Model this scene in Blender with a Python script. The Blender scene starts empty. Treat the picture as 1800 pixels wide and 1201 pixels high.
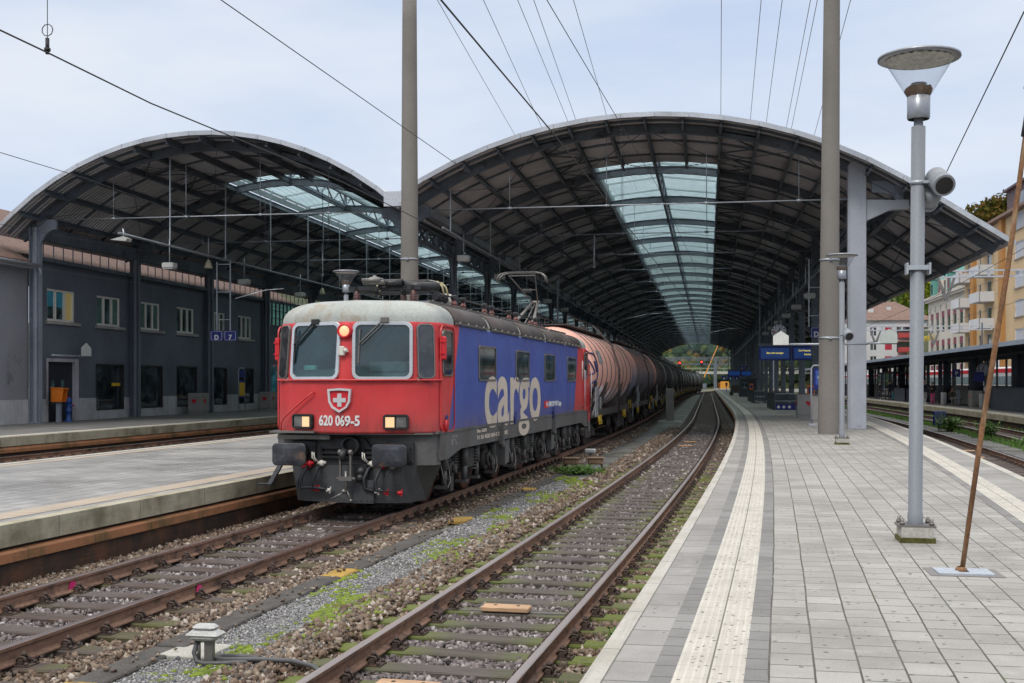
import bpy, math, random
import numpy as np
from mathutils import Vector, Matrix
R = math.radians
C = bpy.context.scene.collection
SC = bpy.context.scene
random.seed(7)
# ------------------------------------------------------------------ camera
YAW = math.atan(345 / 2000)
cam_d = bpy.data.cameras.new('camera')
cam = bpy.data.objects.new('camera', cam_d)
C.objects.link(cam)
cam.location = (0, 0, 2.2)
cam.rotation_euler = (R(90), 0, YAW)
cam_d.sensor_width = 36
cam_d.lens = 40
cam_d.shift_y = 71.5 / 1800
cam_d.clip_end = 9000
cam_d.clip_start = 0.05
SC.camera = cam
# ------------------------------------------------------------------ world and sun
SUN_EL, SUN_AZ = 48, 200      # degrees; azimuth of the sun measured from +Y clockwise
w = bpy.data.worlds.new('World')
SC.world = w
w.use_nodes = True
nt = w.node_tree
for n in list(nt.nodes):
    nt.nodes.remove(n)
def wn(t, **k):
    n = nt.nodes.new(t)
    for a, b in k.items():
        setattr(n, a, b)
    return n
out = wn('ShaderNodeOutputWorld')
bg = wn('ShaderNodeBackground')
bg.inputs['Strength'].default_value = 0.1
sky = wn('ShaderNodeTexSky', sky_type='NISHITA', sun_disc=False)
sky.sun_elevation = R(SUN_EL)
sky.sun_rotation = R(SUN_AZ)
tc = wn('ShaderNodeTexCoord')
sep = wn('ShaderNodeSeparateXYZ')
nt.links.new(tc.outputs['Generated'], sep.inputs[0])
# thick overcast: brighter towards the zenith (CIE overcast sky)
zr = wn('ShaderNodeMapRange')
zr.inputs['From Min'].default_value = 0.36
zr.inputs['From Max'].default_value = 1.0
zr.inputs['To Min'].default_value = 0.93
zr.inputs['To Max'].default_value = 2.5
nt.links.new(sep.outputs['Z'], zr.inputs['Value'])
mp = wn('ShaderNodeMapping')
mp.inputs['Scale'].default_value = (1.0, 1.0, 3.6)
nt.links.new(tc.outputs['Generated'], mp.inputs['Vector'])
no = wn('ShaderNodeTexNoise')
no.inputs['Scale'].default_value = 2.6
no.inputs['Detail'].default_value = 6
no.inputs['Roughness'].default_value = 0.52
nt.links.new(mp.outputs[0], no.inputs['Vector'])
cr = wn('ShaderNodeValToRGB')
cr.color_ramp.elements[0].position = 0.33
cr.color_ramp.elements[0].color = (5.5, 6.5, 8.4, 1)
cr.color_ramp.elements[1].position = 0.66
cr.color_ramp.elements[1].color = (7.6, 8.1, 8.9, 1)
nt.links.new(no.outputs['Fac'], cr.inputs[0])
mul = wn('ShaderNodeVectorMath', operation='SCALE')
zm = wn('ShaderNodeMix', data_type='RGBA')
zf = wn('ShaderNodeMapRange')
zf.inputs['From Min'].default_value = 0.3
zf.inputs['From Max'].default_value = 0.7
nt.links.new(sep.outputs['Z'], zf.inputs['Value'])
nt.links.new(zf.outputs[0], zm.inputs['Factor'])
nt.links.new(cr.outputs[0], zm.inputs['A'])
zm.inputs['B'].default_value = (8.0, 7.8, 7.6, 1)
nt.links.new(zm.outputs['Result'], mul.inputs[0])
nt.links.new(zr.outputs[0], mul.inputs['Scale'])
mx = wn('ShaderNodeMix', data_type='RGBA')
mx.inputs['Factor'].default_value = 0.92
nt.links.new(sky.outputs[0], mx.inputs['A'])
nt.links.new(mul.outputs[0], mx.inputs['B'])
nt.links.new(mx.outputs['Result'], bg.inputs['Color'])
nt.links.new(bg.outputs[0], out.inputs['Surface'])
sun_d = bpy.data.lights.new('sun', 'SUN')
sun_d.energy = 1.3
sun_d.angle = R(14)
sun_d.color = (1.0, 0.96, 0.9)
sun = bpy.data.objects.new('sun', sun_d)
C.objects.link(sun)
az = R(SUN_AZ)
sdir = Vector((math.sin(az) * math.cos(R(SUN_EL)), math.cos(az) * math.cos(R(SUN_EL)), math.sin(R(SUN_EL))))
sun.rotation_euler = sdir.to_track_quat('Z', 'Y').to_euler()
sun.location = sdir * 60
SC.view_settings.view_transform = 'Standard'
SC.view_settings.look = 'None'
SC.view_settings.exposure = 0.22
SC.view_settings.gamma = 1.0
SC.view_settings.use_curve_mapping = False
try:
    SC.cycles.use_denoising = True
    SC.cycles.max_bounces = 8
    SC.cycles.transparent_max_bounces = 16
    SC.cycles.diffuse_bounces = 4
    SC.cycles.caustics_reflective = False
    SC.cycles.caustics_refractive = False
except Exception:
    pass
# ------------------------------------------------------------------ curves of the tracks
def c1(y):
    return -0.00046 * max(0.0, 75.0 - y) ** 2
def cT(y):
    return c1(y) + 0.00042 * max(0.0, y - 165.0) ** 2
def cR(y):
    return -0.00074 * max(0.0, 82.7 - y) ** 2
def ysamp(y0, y1):
    ys = []
    y = y0
    while y < y1:
        ys.append(y)
        y += 1.0 if y < 60 else (2.5 if y < 100 else 12)
    ys.append(y1)
    return ys
# ------------------------------------------------------------------ mesh helper
class MB:
    def __init__(s):
        s.v = []; s.f = []; s.m = []; s.sm = []
    def add(s, vs, fs, mat=0, smooth=False, M=None):
        o = len(s.v)
        if M is not None:
            vs = [tuple(M @ Vector(p)) for p in vs]
        s.v.extend([tuple(p) for p in vs])
        for f in fs:
            s.f.append(tuple(o + i for i in f)); s.m.append(mat); s.sm.append(smooth)
        return s
    def box(s, x0, y0, z0, x1, y1, z1, mat=0, M=None):
        vs = [(x0, y0, z0), (x1, y0, z0), (x1, y1, z0), (x0, y1, z0), (x0, y0, z1), (x1, y0, z1), (x1, y1, z1), (x0, y1, z1)]
        fs = [(0, 3, 2, 1), (4, 5, 6, 7), (0, 1, 5, 4), (1, 2, 6, 5), (2, 3, 7, 6), (3, 0, 4, 7)]
        return s.add(vs, fs, mat, False, M)
    def rbox(s, x0, y0, z0, x1, y1, z1, r=0.02, mat=0, M=None):
        # box with the four vertical edges and the top and bottom rims chamfered
        def ring(z, d):
            a, b, c, e = x0 + d, y0 + d, x1 - d, y1 - d
            return [(a + r, b, z), (c - r, b, z), (c, b + r, z), (c, e - r, z), (c - r, e, z), (a + r, e, z), (a, e - r, z), (a, b + r, z)]
        vs = ring(z0, r * .7) + ring(z0 + r * .7, 0) + ring(z1 - r * .7, 0) + ring(z1, r * .7)
        fs = [tuple(range(7, -1, -1)), tuple(range(24, 32))]
        for k in range(3):
            for i in range(8):
                j = (i + 1) % 8
                fs.append((k * 8 + i, k * 8 + j, k * 8 + 8 + j, k * 8 + 8 + i))
        return s.add(vs, fs, mat, False, M)
    def bar(s, p0, p1, w, h=None, mat=0, up=(0, 0, 1)):
        p0 = Vector(p0); p1 = Vector(p1); h = h or w
        d = (p1 - p0); L = d.length
        if L < 1e-6: return s
        d.normalize(); u = Vector(up)
        if abs(d.dot(u)) > .98: u = Vector((0, 1, 0)) if abs(d.y) < .9 else Vector((1, 0, 0))
        x = d.cross(u).normalized(); z = x.cross(d).normalized()
        vs = []
        for p in (p0, p1):
            for a, b in ((-1, -1), (1, -1), (1, 1), (-1, 1)):
                vs.append(p + x * a * w / 2 + z * b * h / 2)
        return s.add(vs, [(0, 3, 2, 1), (4, 5, 6, 7), (0, 1, 5, 4), (1, 2, 6, 5), (2, 3, 7, 6), (3, 0, 4, 7)], mat)
    def cyl(s, p0, p1, r0, r1=None, n=12, mat=0, caps=True, smooth=True):
        p0 = Vector(p0); p1 = Vector(p1); r1 = r0 if r1 is None else r1
        d = (p1 - p0)
        if d.length < 1e-6: return s
        d.normalize(); u = Vector((0, 0, 1)) if abs(d.z) < .9 else Vector((1, 0, 0))
        x = d.cross(u).normalized(); y = d.cross(x).normalized()
        vs = []
        for p, r in ((p0, r0), (p1, r1)):
            for i in range(n):
                a = 2 * math.pi * i / n
                vs.append(p + x * math.cos(a) * r + y * math.sin(a) * r)
        fs = [(i, (i + 1) % n, n + (i + 1) % n, n + i) for i in range(n)]
        s.add(vs, [(f[3], f[2], f[1], f[0]) for f in fs], mat, smooth)
        if caps:
            o = len(s.v) - 2 * n
            s.f.append(tuple(o + i for i in range(n))); s.m.append(mat); s.sm.append(False)
            s.f.append(tuple(o + n + i for i in range(n - 1, -1, -1))); s.m.append(mat); s.sm.append(False)
        return s
    def tube(s, pts, r, n=8, mat=0, caps=True):
        pts = [Vector(p) for p in pts]
        rs = r if isinstance(r, (list, tuple)) else [r] * len(pts)
        rings = []; px = None
        for i, p in enumerate(pts):
            d = (pts[min(i + 1, len(pts) - 1)] - pts[max(i - 1, 0)])
            if d.length < 1e-9: d = Vector((0, 0, 1))
            d.normalize()
            if px is None:
                u = Vector((0, 0, 1)) if abs(d.z) < .9 else Vector((1, 0, 0))
                x = d.cross(u).normalized()
            else:
                x = (px - d * px.dot(d)).normalized()
            px = x; y = d.cross(x)
            rings.append([p + x * math.cos(2 * math.pi * k / n) * rs[i] + y * math.sin(2 * math.pi * k / n) * rs[i] for k in range(n)])
        vs = [q for g in rings for q in g]; fs = []
        for i in range(len(rings) - 1):
            for k in range(n):
                a, b = i * n + k, i * n + (k + 1) % n
                fs.append((a, b, b + n, a + n))
        s.add(vs, fs, mat, True)
        if caps and len(rings) > 1:
            o = len(s.v) - len(vs)
            s.f.append(tuple(o + k for k in range(n - 1, -1, -1))); s.m.append(mat); s.sm.append(False)
            q = o + (len(rings) - 1) * n
            s.f.append(tuple(q + k for k in range(n))); s.m.append(mat); s.sm.append(False)
        return s
    def lathe(s, prof, n=24, mat=0, M=None, smooth=True):
        vs = []; fs = []
        for r, z in prof:
            for k in range(n):
                a = 2 * math.pi * k / n
                vs.append((r * math.cos(a), r * math.sin(a), z))
        for i in range(len(prof) - 1):
            for k in range(n):
                a, b = i * n + k, i * n + (k + 1) % n
                fs.append((a, b, b + n, a + n))
        return s.add(vs, fs, mat, smooth, M)
    def prism(s, poly, axis, a, b, mat=0, M=None):
        # poly: list of 2D points; axis 'x','y','z' is the extrusion axis
        def mk(p, t):
            if axis == 'x': return (t, p[0], p[1])
            if axis == 'y': return (p[0], t, p[1])
            return (p[0], p[1], t)
        n = len(poly)
        vs = [mk(p, a) for p in poly] + [mk(p, b) for p in poly]
        fs = [tuple(range(n - 1, -1, -1)), tuple(range(n, 2 * n))] + [(i, (i + 1) % n, n + (i + 1) % n, n + i) for i in range(n)]
        return s.add(vs, fs, mat, False, M)
    def quad(s, a, b, c, d, mat=0):
        return s.add([a, b, c, d], [(0, 1, 2, 3)], mat)
    def ball(s, c, r, n=10, mat=0, sc=(1, 1, 1)):
        vs = []; fs = []; m = max(4, n // 2)
        for i in range(m + 1):
            t = math.pi * i / m
            for k in range(n):
                a = 2 * math.pi * k / n
                vs.append((c[0] + r * sc[0] * math.sin(t) * math.cos(a), c[1] + r * sc[1] * math.sin(t) * math.sin(a), c[2] - r * sc[2] * math.cos(t)))
        for i in range(m):
            for k in range(n):
                a, b = i * n + k, i * n + (k + 1) % n
                fs.append((a, b, b + n, a + n))
        return s.add(vs, fs, mat, True)
    def mesh(s, name, mats, fix=True):
        me = bpy.data.meshes.new(name)
        me.from_pydata(s.v, [], s.f)
        for m in (mats if isinstance(mats, (list, tuple)) else [mats]):
            me.materials.append(m)
        me.polygons.foreach_set('material_index', s.m)
        me.polygons.foreach_set('use_smooth', s.sm)
        if fix:
            import bmesh
            bm = bmesh.new(); bm.from_mesh(me)
            bmesh.ops.recalc_face_normals(bm, faces=bm.faces)
            bm.to_mesh(me); bm.free()
        me.update()
        return me
    def obj(s, name, mats, parent=None, loc=None, fix=True, label=None):
        o = bpy.data.objects.new(name, s.mesh(name, mats, fix))
        C.objects.link(o)
        if parent is not None: o.parent = parent
        if loc is not None: o.location = loc
        if label: o['label'] = label
        return o
def link(name, me, parent=None, loc=(0, 0, 0), rz=0.0):
    o = bpy.data.objects.new(name, me)
    C.objects.link(o)
    if parent is not None: o.parent = parent
    o.location = loc; o.rotation_euler = (0, 0, rz)
    return o
def tag(o, label=None, cat=None, group=None, kind=None):
    if label: o['label'] = label
    if cat: o['category'] = cat
    if group: o['group'] = group
    if kind: o['kind'] = kind
    return o
def thing(name, label, cat, loc=(0, 0, 0), rz=0.0, group=None):
    o = bpy.data.objects.new(name, None)
    o.empty_display_size = 0.3
    C.objects.link(o)
    o.location = loc; o.rotation_euler = (0, 0, rz)
    return tag(o, label, cat, group)
def copy_tree(o, parent=None):
    c = o.copy(); C.objects.link(c); c.parent = parent
    for ch in list(o.children): copy_tree(ch, c)
    return c
def again(o, loc, rz=None, label=None):
    c = copy_tree(o); c.location = loc
    if rz is not None: c.rotation_euler = (0, 0, rz)
    if label: c['label'] = label
    return c
def struct(o):
    o['kind'] = 'structure'; return o
def ribbon(name, mats, prof, f, y0, y1, parent=None, closed=False, uv0=0.0, smooth=False, g=None, pm_=None):
    """sweep a profile of (offset, z) along Y with the lateral shift f(y); UV in metres"""
    ys = ysamp(y0, y1); n = len(prof); vs = []; fs = []; uv = []; mi = []
    us = [0.0]
    for i in range(1, n + (1 if closed else 0)):
        a, b = prof[i - 1], prof[i % n]
        us.append(us[-1] + math.hypot(b[0] - a[0], b[1] - a[1]))
    for y in ys:
        for o, z in prof:
            vs.append((o + f(y), y, z))
    k = n if closed else n - 1
    for j in range(len(ys) - 1):
        for i in range(k):
            a, b = j * n + i, j * n + (i + 1) % n
            fs.append((a, b, b + n, a + n)); mi.append(pm_[i] if pm_ else 0)
            uv += [(us[i] + uv0, ys[j]), (us[i + 1] + uv0, ys[j]), (us[i + 1] + uv0, ys[j + 1]), (us[i] + uv0, ys[j + 1])]
    if closed:
        fs.append(tuple(range(n - 1, -1, -1))); mi.append(0); uv += [(0, 0)] * n
    me = bpy.data.meshes.new(name)
    me.from_pydata(vs, [], fs)
    for m in (mats if isinstance(mats, (list, tuple)) else [mats]): me.materials.append(m)
    l = me.uv_layers.new(name='UVMap')
    l.data.foreach_set('uv', [c for p in uv for c in p])
    me.polygons.foreach_set('material_index', mi)
    if smooth: me.polygons.foreach_set('use_smooth', [True] * len(fs))
    me.update()
    o = bpy.data.objects.new(name, me); C.objects.link(o)
    if parent is not None: o.parent = parent
    return o
def text_mesh(name, s, size, mat, bold=0.0, sx=1.0, depth=0.004, align='CENTER'):
    cu = bpy.data.curves.new(name, 'FONT')
    cu.body = s; cu.size = size; cu.offset = bold; cu.extrude = depth
    cu.align_x = align; cu.resolution_u = 4
    o = bpy.data.objects.new(name, cu); C.objects.link(o)
    bpy.context.view_layer.update()
    dg = bpy.context.evaluated_depsgraph_get()
    me = bpy.data.meshes.new_from_object(o.evaluated_get(dg))
    bpy.data.objects.remove(o)
    me.name = name
    me.transform(Matrix.Diagonal((sx, 1, 1, 1)))
    me.materials.clear(); me.materials.append(mat)
    return me
def text(name, s, size, mat, loc, rot, parent=None, bold=0.0, sx=1.0, depth=0.004, align='CENTER'):
    o = bpy.data.objects.new(name, text_mesh(name, s, size, mat, bold, sx, depth, align)); C.objects.link(o)
    if parent is not None: o.parent = parent
    o.location = loc; o.rotation_euler = rot
    return o
# ------------------------------------------------------------------ materials
MATS = {}
def _new(name):
    m = bpy.data.materials.new(name); m.use_nodes = True
    t = m.node_tree
    for n in list(t.nodes): t.nodes.remove(n)
    o = t.nodes.new('ShaderNodeOutputMaterial')
    return m, t, o
def N(t, ty, **k):
    n = t.nodes.new(ty)
    for a, b in k.items(): setattr(n, a, b)
    return n
def mixc(t, fac, a, b, mode='MIX'):
    n = N(t, 'ShaderNodeMix', data_type='RGBA', blend_type=mode)
    for s, v in (('Factor', fac), ('A', a), ('B', b)):
        if isinstance(v, bpy.types.NodeSocket): t.links.new(v, n.inputs[s])
        elif s == 'Factor': n.inputs[s].default_value = v
        else: n.inputs[s].default_value = (v[0], v[1], v[2], 1)
    return n.outputs['Result']
def mathn(t, op, a, b=None, clamp=False):
    n = N(t, 'ShaderNodeMath', operation=op, use_clamp=clamp)
    for i, v in enumerate((a, b)):
        if v is None: continue
        if isinstance(v, bpy.types.NodeSocket): t.links.new(v, n.inputs[i])
        else: n.inputs[i].default_value = v
    return n.outputs[0]
def noise(t, vec, scale, detail=4, rough=.55):
    n = N(t, 'ShaderNodeTexNoise'); n.inputs['Scale'].default_value = scale
    n.inputs['Detail'].default_value = detail; n.inputs['Roughness'].default_value = rough
    t.links.new(vec, n.inputs['Vector'])
    return n.outputs['Fac']
def ramp(t, fac, a, b, lo=0.0, hi=1.0):
    n = N(t, 'ShaderNodeMapRange'); n.interpolation_type = 'SMOOTHSTEP'
    t.links.new(fac, n.inputs['Value'])
    n.inputs['From Min'].default_value = a; n.inputs['From Max'].default_value = b
    n.inputs['To Min'].default_value = lo; n.inputs['To Max'].default_value = hi
    return n.outputs[0]
def coords(t, stretch=(1, 1, 1), rnd=True, uv=False, world=False):
    tc = N(t, 'ShaderNodeTexCoord')
    if world:
        g = N(t, 'ShaderNodeNewGeometry'); v = g.outputs['Position']
    else:
        v = tc.outputs['UV'] if uv else tc.outputs['Object']
    if rnd and not world:
        oi = N(t, 'ShaderNodeObjectInfo')
        sc = N(t, 'ShaderNodeVectorMath', operation='SCALE'); sc.inputs[0].default_value = (37, 53, 71)
        t.links.new(oi.outputs['Random'], sc.inputs['Scale'])
        ad = N(t, 'ShaderNodeVectorMath', operation='ADD')
        t.links.new(v, ad.inputs[0]); t.links.new(sc.outputs[0], ad.inputs[1]); v = ad.outputs[0]
    if stretch != (1, 1, 1):
        m = N(t, 'ShaderNodeMapping'); m.inputs['Scale'].default_value = stretch
        t.links.new(v, m.inputs['Vector']); v = m.outputs[0]
    return v
def bsdf(t, o, col, rough=.6, metal=0.0, bump=None, bs=.3, bd=.02, spec=.5, emit=None, es=0):
    p = N(t, 'ShaderNodeBsdfPrincipled')
    if isinstance(col, bpy.types.NodeSocket): t.links.new(col, p.inputs['Base Color'])
    else: p.inputs['Base Color'].default_value = (*col, 1)
    if isinstance(rough, bpy.types.NodeSocket): t.links.new(rough, p.inputs['Roughness'])
    else: p.inputs['Roughness'].default_value = rough
    p.inputs['Metallic'].default_value = metal
    p.inputs['Specular IOR Level'].default_value = spec
    if bump is not None:
        b = N(t, 'ShaderNodeBump'); b.inputs['Strength'].default_value = bs; b.inputs['Distance'].default_value = bd
        t.links.new(bump, b.inputs['Height']); t.links.new(b.outputs[0], p.inputs['Normal'])
    if emit:
        p.inputs['Emission Color'].default_value = (*emit, 1); p.inputs['Emission Strength'].default_value = es
    t.links.new(p.outputs[0], o.inputs['Surface'])
    return p
def pm(name, c, rough=.6, metal=0.0, var=.22, sc=1.5, fine=.12, fsc=25, c2=None, amt=.5, c2sc=1.2, stretch=(1, 1, 1), bump=0.0, bsc=40, bd=.01, spec=.5, c2s=(1, 1, 1)):
    """weathered plain material: broad and fine colour variation, an optional second colour in patches, bump"""
    if name in MATS: return MATS[name]
    m, t, o = _new(name)
    v = coords(t, stretch)
    n1 = noise(t, v, sc); n2 = noise(t, v, fsc, 3)
    lo = tuple(x * (1 - var) for x in c); hi = tuple(min(1, x * (1 + var)) for x in c)
    col = mixc(t, ramp(t, n1, .3, .7), lo, hi)
    col = mixc(t, ramp(t, n2, .3, .7, 0, fine * 2), col, tuple(x * .45 for x in c))
    if c2:
        v2 = coords(t, c2s)
        n3 = noise(t, v2, c2sc, 6, .65)
        th = .75 - amt * .5
        col = mixc(t, ramp(t, n3, th, th + .16), col, c2)
    rr = ramp(t, n2, .2, .8, max(.02, rough - .08), min(1, rough + .1))
    h = noise(t, v, bsc, 4) if bump else None
    bsdf(t, o, col, rr, metal, h, bump, bd, spec)
    MATS[name] = m
    return m
def emi(name, c, s, base=(.02, .02, .02)):
    if name in MATS: return MATS[name]
    m, t, o = _new(name); bsdf(t, o, base, .3, 0, emit=c, es=s); MATS[name] = m; return m
def schlick(t):
    lw = N(t, 'ShaderNodeLayerWeight'); lw.inputs[0].default_value = .5
    return mathn(t, 'ADD', mathn(t, 'MULTIPLY', mathn(t, 'POWER', lw.outputs['Facing'], 5.0), .7), .035)
def glass(name, tint, refl=.25, rough=.04, var=.4, sc=1.2):
    """dark room behind a pane: dark body with a mirror-like coat"""
    if name in MATS: return MATS[name]
    m, t, o = _new(name)
    v = coords(t)
    col = mixc(t, ramp(t, noise(t, v, sc, 3), .35, .65), tuple(x * (1 - var) for x in tint), tuple(x * (1 + var) for x in tint))
    d = N(t, 'ShaderNodeBsdfDiffuse'); t.links.new(col, d.inputs[0])
    g = N(t, 'ShaderNodeBsdfGlossy'); g.inputs['Roughness'].default_value = rough; g.inputs['Color'].default_value = (.95, .97, 1, 1)
    f = mathn(t, 'ADD', schlick(t), refl, True)
    mx = N(t, 'ShaderNodeMixShader'); t.links.new(f, mx.inputs[0]); t.links.new(d.outputs[0], mx.inputs[1]); t.links.new(g.outputs[0], mx.inputs[2])
    t.links.new(mx.outputs[0], o.inputs['Surface']); MATS[name] = m
    return m
def clear(name, tint, opac=.2, body=(.5, .6, .62), rough=.08, refl=0.0):
    """see-through pane: tinted transparency, a little dirt, reflection at grazing angles"""
    if name in MATS: return MATS[name]
    m, t, o = _new(name)
    tr = N(t, 'ShaderNodeBsdfTransparent'); tr.inputs[0].default_value = (*tint, 1)
    v = coords(t)
    d = N(t, 'ShaderNodeBsdfDiffuse')
    t.links.new(mixc(t, ramp(t, noise(t, v, 2.0, 5), .3, .7), tuple(x * .6 for x in body), body), d.inputs[0])
    g = N(t, 'ShaderNodeBsdfGlossy'); g.inputs['Roughness'].default_value = rough
    m1 = N(t, 'ShaderNodeMixShader'); t.links.new(ramp(t, noise(t, v, 1.3, 4), .2, .8, opac * .6, min(1, opac * 1.4)), m1.inputs[0])
    t.links.new(tr.outputs[0], m1.inputs[1]); t.links.new(d.outputs[0], m1.inputs[2])
    m2 = N(t, 'ShaderNodeMixShader'); t.links.new(mathn(t, 'ADD', schlick(t), refl, True), m2.inputs[0])
    t.links.new(m1.outputs[0], m2.inputs[1]); t.links.new(g.outputs[0], m2.inputs[2])
    t.links.new(m2.outputs[0], o.inputs['Surface']); MATS[name] = m
    return m
# ------------------------------------------------------------------ ground, platforms, tracks
def paver_mat(name, a, b, mortar, bw, rh, off=.37, moss=True, specks=1.0, rough=.75, wet=0.0, ms=.0075):
    m, t, o = _new(name)
    tc = N(t, 'ShaderNodeTexCoord'); uv = tc.outputs['UV']
    sw = N(t, 'ShaderNodeMapping'); sw.inputs['Rotation'].default_value = (0, 0, R(90)); t.links.new(uv, sw.inputs['Vector'])
    wob = N(t, 'ShaderNodeTexNoise'); wob.inputs['Scale'].default_value = 1.3; t.links.new(sw.outputs[0], wob.inputs['Vector'])
    ad = N(t, 'ShaderNodeVectorMath', operation='SCALE'); ad.inputs['Scale'].default_value = .02; t.links.new(wob.outputs['Color'], ad.inputs[0])
    a2 = N(t, 'ShaderNodeVectorMath', operation='ADD'); t.links.new(sw.outputs[0], a2.inputs[0]); t.links.new(ad.outputs[0], a2.inputs[1])
    br = N(t, 'ShaderNodeTexBrick'); t.links.new(a2.outputs[0], br.inputs['Vector'])
    br.offset = off; br.offset_frequency = 2; br.squash = 1.0
    br.inputs['Scale'].default_value = 1.0; br.inputs['Brick Width'].default_value = bw; br.inputs['Row Height'].default_value = rh
    br.inputs['Mortar Size'].default_value = ms; br.inputs['Mortar Smooth'].default_value = .3; br.inputs['Bias'].default_value = 0
    br.inputs['Color1'].default_value = (*a, 1); br.inputs['Color2'].default_value = (*b, 1)
    n1 = noise(t, uv, .45, 5, .6)
    mm = mixc(t, ramp(t, n1, .48, .6), mortar, (.05, .07, .018)) if moss else mortar
    if moss: t.links.new(mm, br.inputs['Mortar'])
    else: br.inputs['Mortar'].default_value = (*mortar, 1)
    col = mixc(t, ramp(t, noise(t, uv, .7, 7, .65), .38, .68, 0, .6), br.outputs['Color'], tuple(x * .60 for x in a))
    col = mixc(t, ramp(t, noise(t, uv, 60, 3), .35, .8, 0, .3), col, tuple(x * .4 for x in a))
    col = mixc(t, ramp(t, noise(t, uv, 4.2, 5), .55, .8, 0, .4), col, tuple(min(1, x * 1.25) for x in b))
    if specks:
        vo = N(t, 'ShaderNodeTexVoronoi'); vo.inputs['Scale'].default_value = 13; t.links.new(uv, vo.inputs['Vector'])
        sx = N(t, 'ShaderNodeSeparateXYZ'); t.links.new(vo.outputs['Color'], sx.inputs[0])
        th = mathn(t, 'MULTIPLY', ramp(t, sx.outputs[0], .25, 1.0), .23 * specks)
        sp = mathn(t, 'LESS_THAN', vo.outputs['Distance'], th)
        col = mixc(t, mathn(t, 'MULTIPLY', sp, .72), col, (.045, .04, .037))
    h = mathn(t, 'SUBTRACT', mathn(t, 'MULTIPLY', noise(t, uv, 130, 2), .25), br.outputs['Fac'])
    ro = ramp(t, n1, .35, .65, rough - wet, rough)
    bsdf(t, o, col, ro, 0, h, .5, .004, .4)
    return m
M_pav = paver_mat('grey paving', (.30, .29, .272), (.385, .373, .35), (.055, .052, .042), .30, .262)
M_slab = paver_mat('grey edge slabs', (.27, .262, .25), (.345, .335, .32), (.06, .06, .05), .45, 1.5, moss=False, specks=.8)
M_dark = paver_mat('dark paving', (.20, .195, .19), (.265, .26, .25), (.06, .06, .05), .26, .9, moss=True, specks=.6)
M_isl = paver_mat('worn island paving', (.30, .297, .29), (.38, .372, .36), (.13, .125, .12), .6, .30, moss=False, specks=.5, rough=.5, wet=.25, ms=.017)
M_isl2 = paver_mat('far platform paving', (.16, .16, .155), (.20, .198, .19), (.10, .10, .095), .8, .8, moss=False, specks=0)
def coping_mat(name, a, dirt, joint=1.2):
    m, t, o = _new(name)
    tc = N(t, 'ShaderNodeTexCoord'); uv = tc.outputs['UV']
    sx = N(t, 'ShaderNodeSeparateXYZ'); t.links.new(uv, sx.inputs[0])
    st = N(t, 'ShaderNodeMapping'); st.inputs['Scale'].default_value = (14, .5, 1); t.links.new(uv, st.inputs['Vector'])
    col = mixc(t, ramp(t, noise(t, uv, 1.1, 6, .65), .42, .72), a, dirt)
    col = mixc(t, ramp(t, noise(t, st.outputs[0], 1.4, 5), .5, .75, 0, .55), col, tuple(x * .55 for x in a))
    col = mixc(t, ramp(t, noise(t, uv, 45, 3), .4, .8, 0, .35), col, tuple(x * .35 for x in a))
    fr = mathn(t, 'FRACT', mathn(t, 'DIVIDE', sx.outputs[1], joint))
    jt = mathn(t, 'LESS_THAN', fr, .012 / joint)
    col = mixc(t, mathn(t, 'MULTIPLY', jt, .8), col, (.04, .045, .03))
    bsdf(t, o, col, .8, 0, noise(t, uv, 60, 4), .4, .006, .3)
    return m
M_cop = coping_mat('pale coping stone', (.46, .445, .405), (.34, .325, .28))
M_copI = coping_mat('weathered concrete edge', (.40, .375, .285), (.155, .14, .09), 1.9)
M_brick = coping_mat('orange edge stone', (.34, .16, .085), (.20, .10, .06), .8)
M_rust = coping_mat('rusty retaining wall', (.030, .024, .020), (.115, .052, .030), 1.4)
M_ledge = coping_mat('rusty sandstone ledge', (.33, .15, .075), (.075, .07, .03), 1.4)
def tactile_mat(name, a):
    m, t, o = _new(name)
    tc = N(t, 'ShaderNodeTexCoord'); uv = tc.outputs['UV']
    sx = N(t, 'ShaderNodeSeparateXYZ'); t.links.new(uv, sx.inputs[0])
    rib = mathn(t, 'SINE', mathn(t, 'MULTIPLY', sx.outputs[0], 2 * math.pi / .05))
    ribs = ramp(t, rib, -.2, .5)
    col = mixc(t, ramp(t, noise(t, uv, 2.2, 5), .35, .7), a, tuple(x * .84 for x in a))
    col = mixc(t, mathn(t, 'MULTIPLY', ramp(t, rib, .1, -.5), .16), col, (.16, .14, .11))
    vo = N(t, 'ShaderNodeTexVoronoi'); vo.inputs['Scale'].default_value = 22; t.links.new(uv, vo.inputs['Vector'])
    s2 = N(t, 'ShaderNodeSeparateXYZ'); t.links.new(vo.outputs['Color'], s2.inputs[0])
    sp = mathn(t, 'LESS_THAN', vo.outputs['Distance'], mathn(t, 'MULTIPLY', ramp(t, s2.outputs[0], .25, 1.0), .32))
    col = mixc(t, mathn(t, 'MULTIPLY', sp, .85), col, (.06, .05, .04))
    fr = mathn(t, 'LESS_THAN', mathn(t, 'FRACT', mathn(t, 'DIVIDE', sx.outputs[1], .3)), .025)
    col = mixc(t, mathn(t, 'MULTIPLY', fr, .4), col, (.1, .09, .07))
    mid = mathn(t, 'LESS_THAN', mathn(t, 'ABSOLUTE', mathn(t, 'SUBTRACT', sx.outputs[0], .20)), .006)
    col = mixc(t, mathn(t, 'MULTIPLY', mid, .75), col, (.07, .075, .04))
    bsdf(t, o, col, .7, 0, ribs, .6, .006, .35)
    return m
M_tac = tactile_mat('cream tactile strip', (.53, .505, .45))
M_tacI = coping_mat('tan tactile strip', (.42, .35, .275), (.34, .30, .25), .3)
M_white = coping_mat('white painted line', (.66, .63, .56), (.5, .48, .42), 3)
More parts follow.
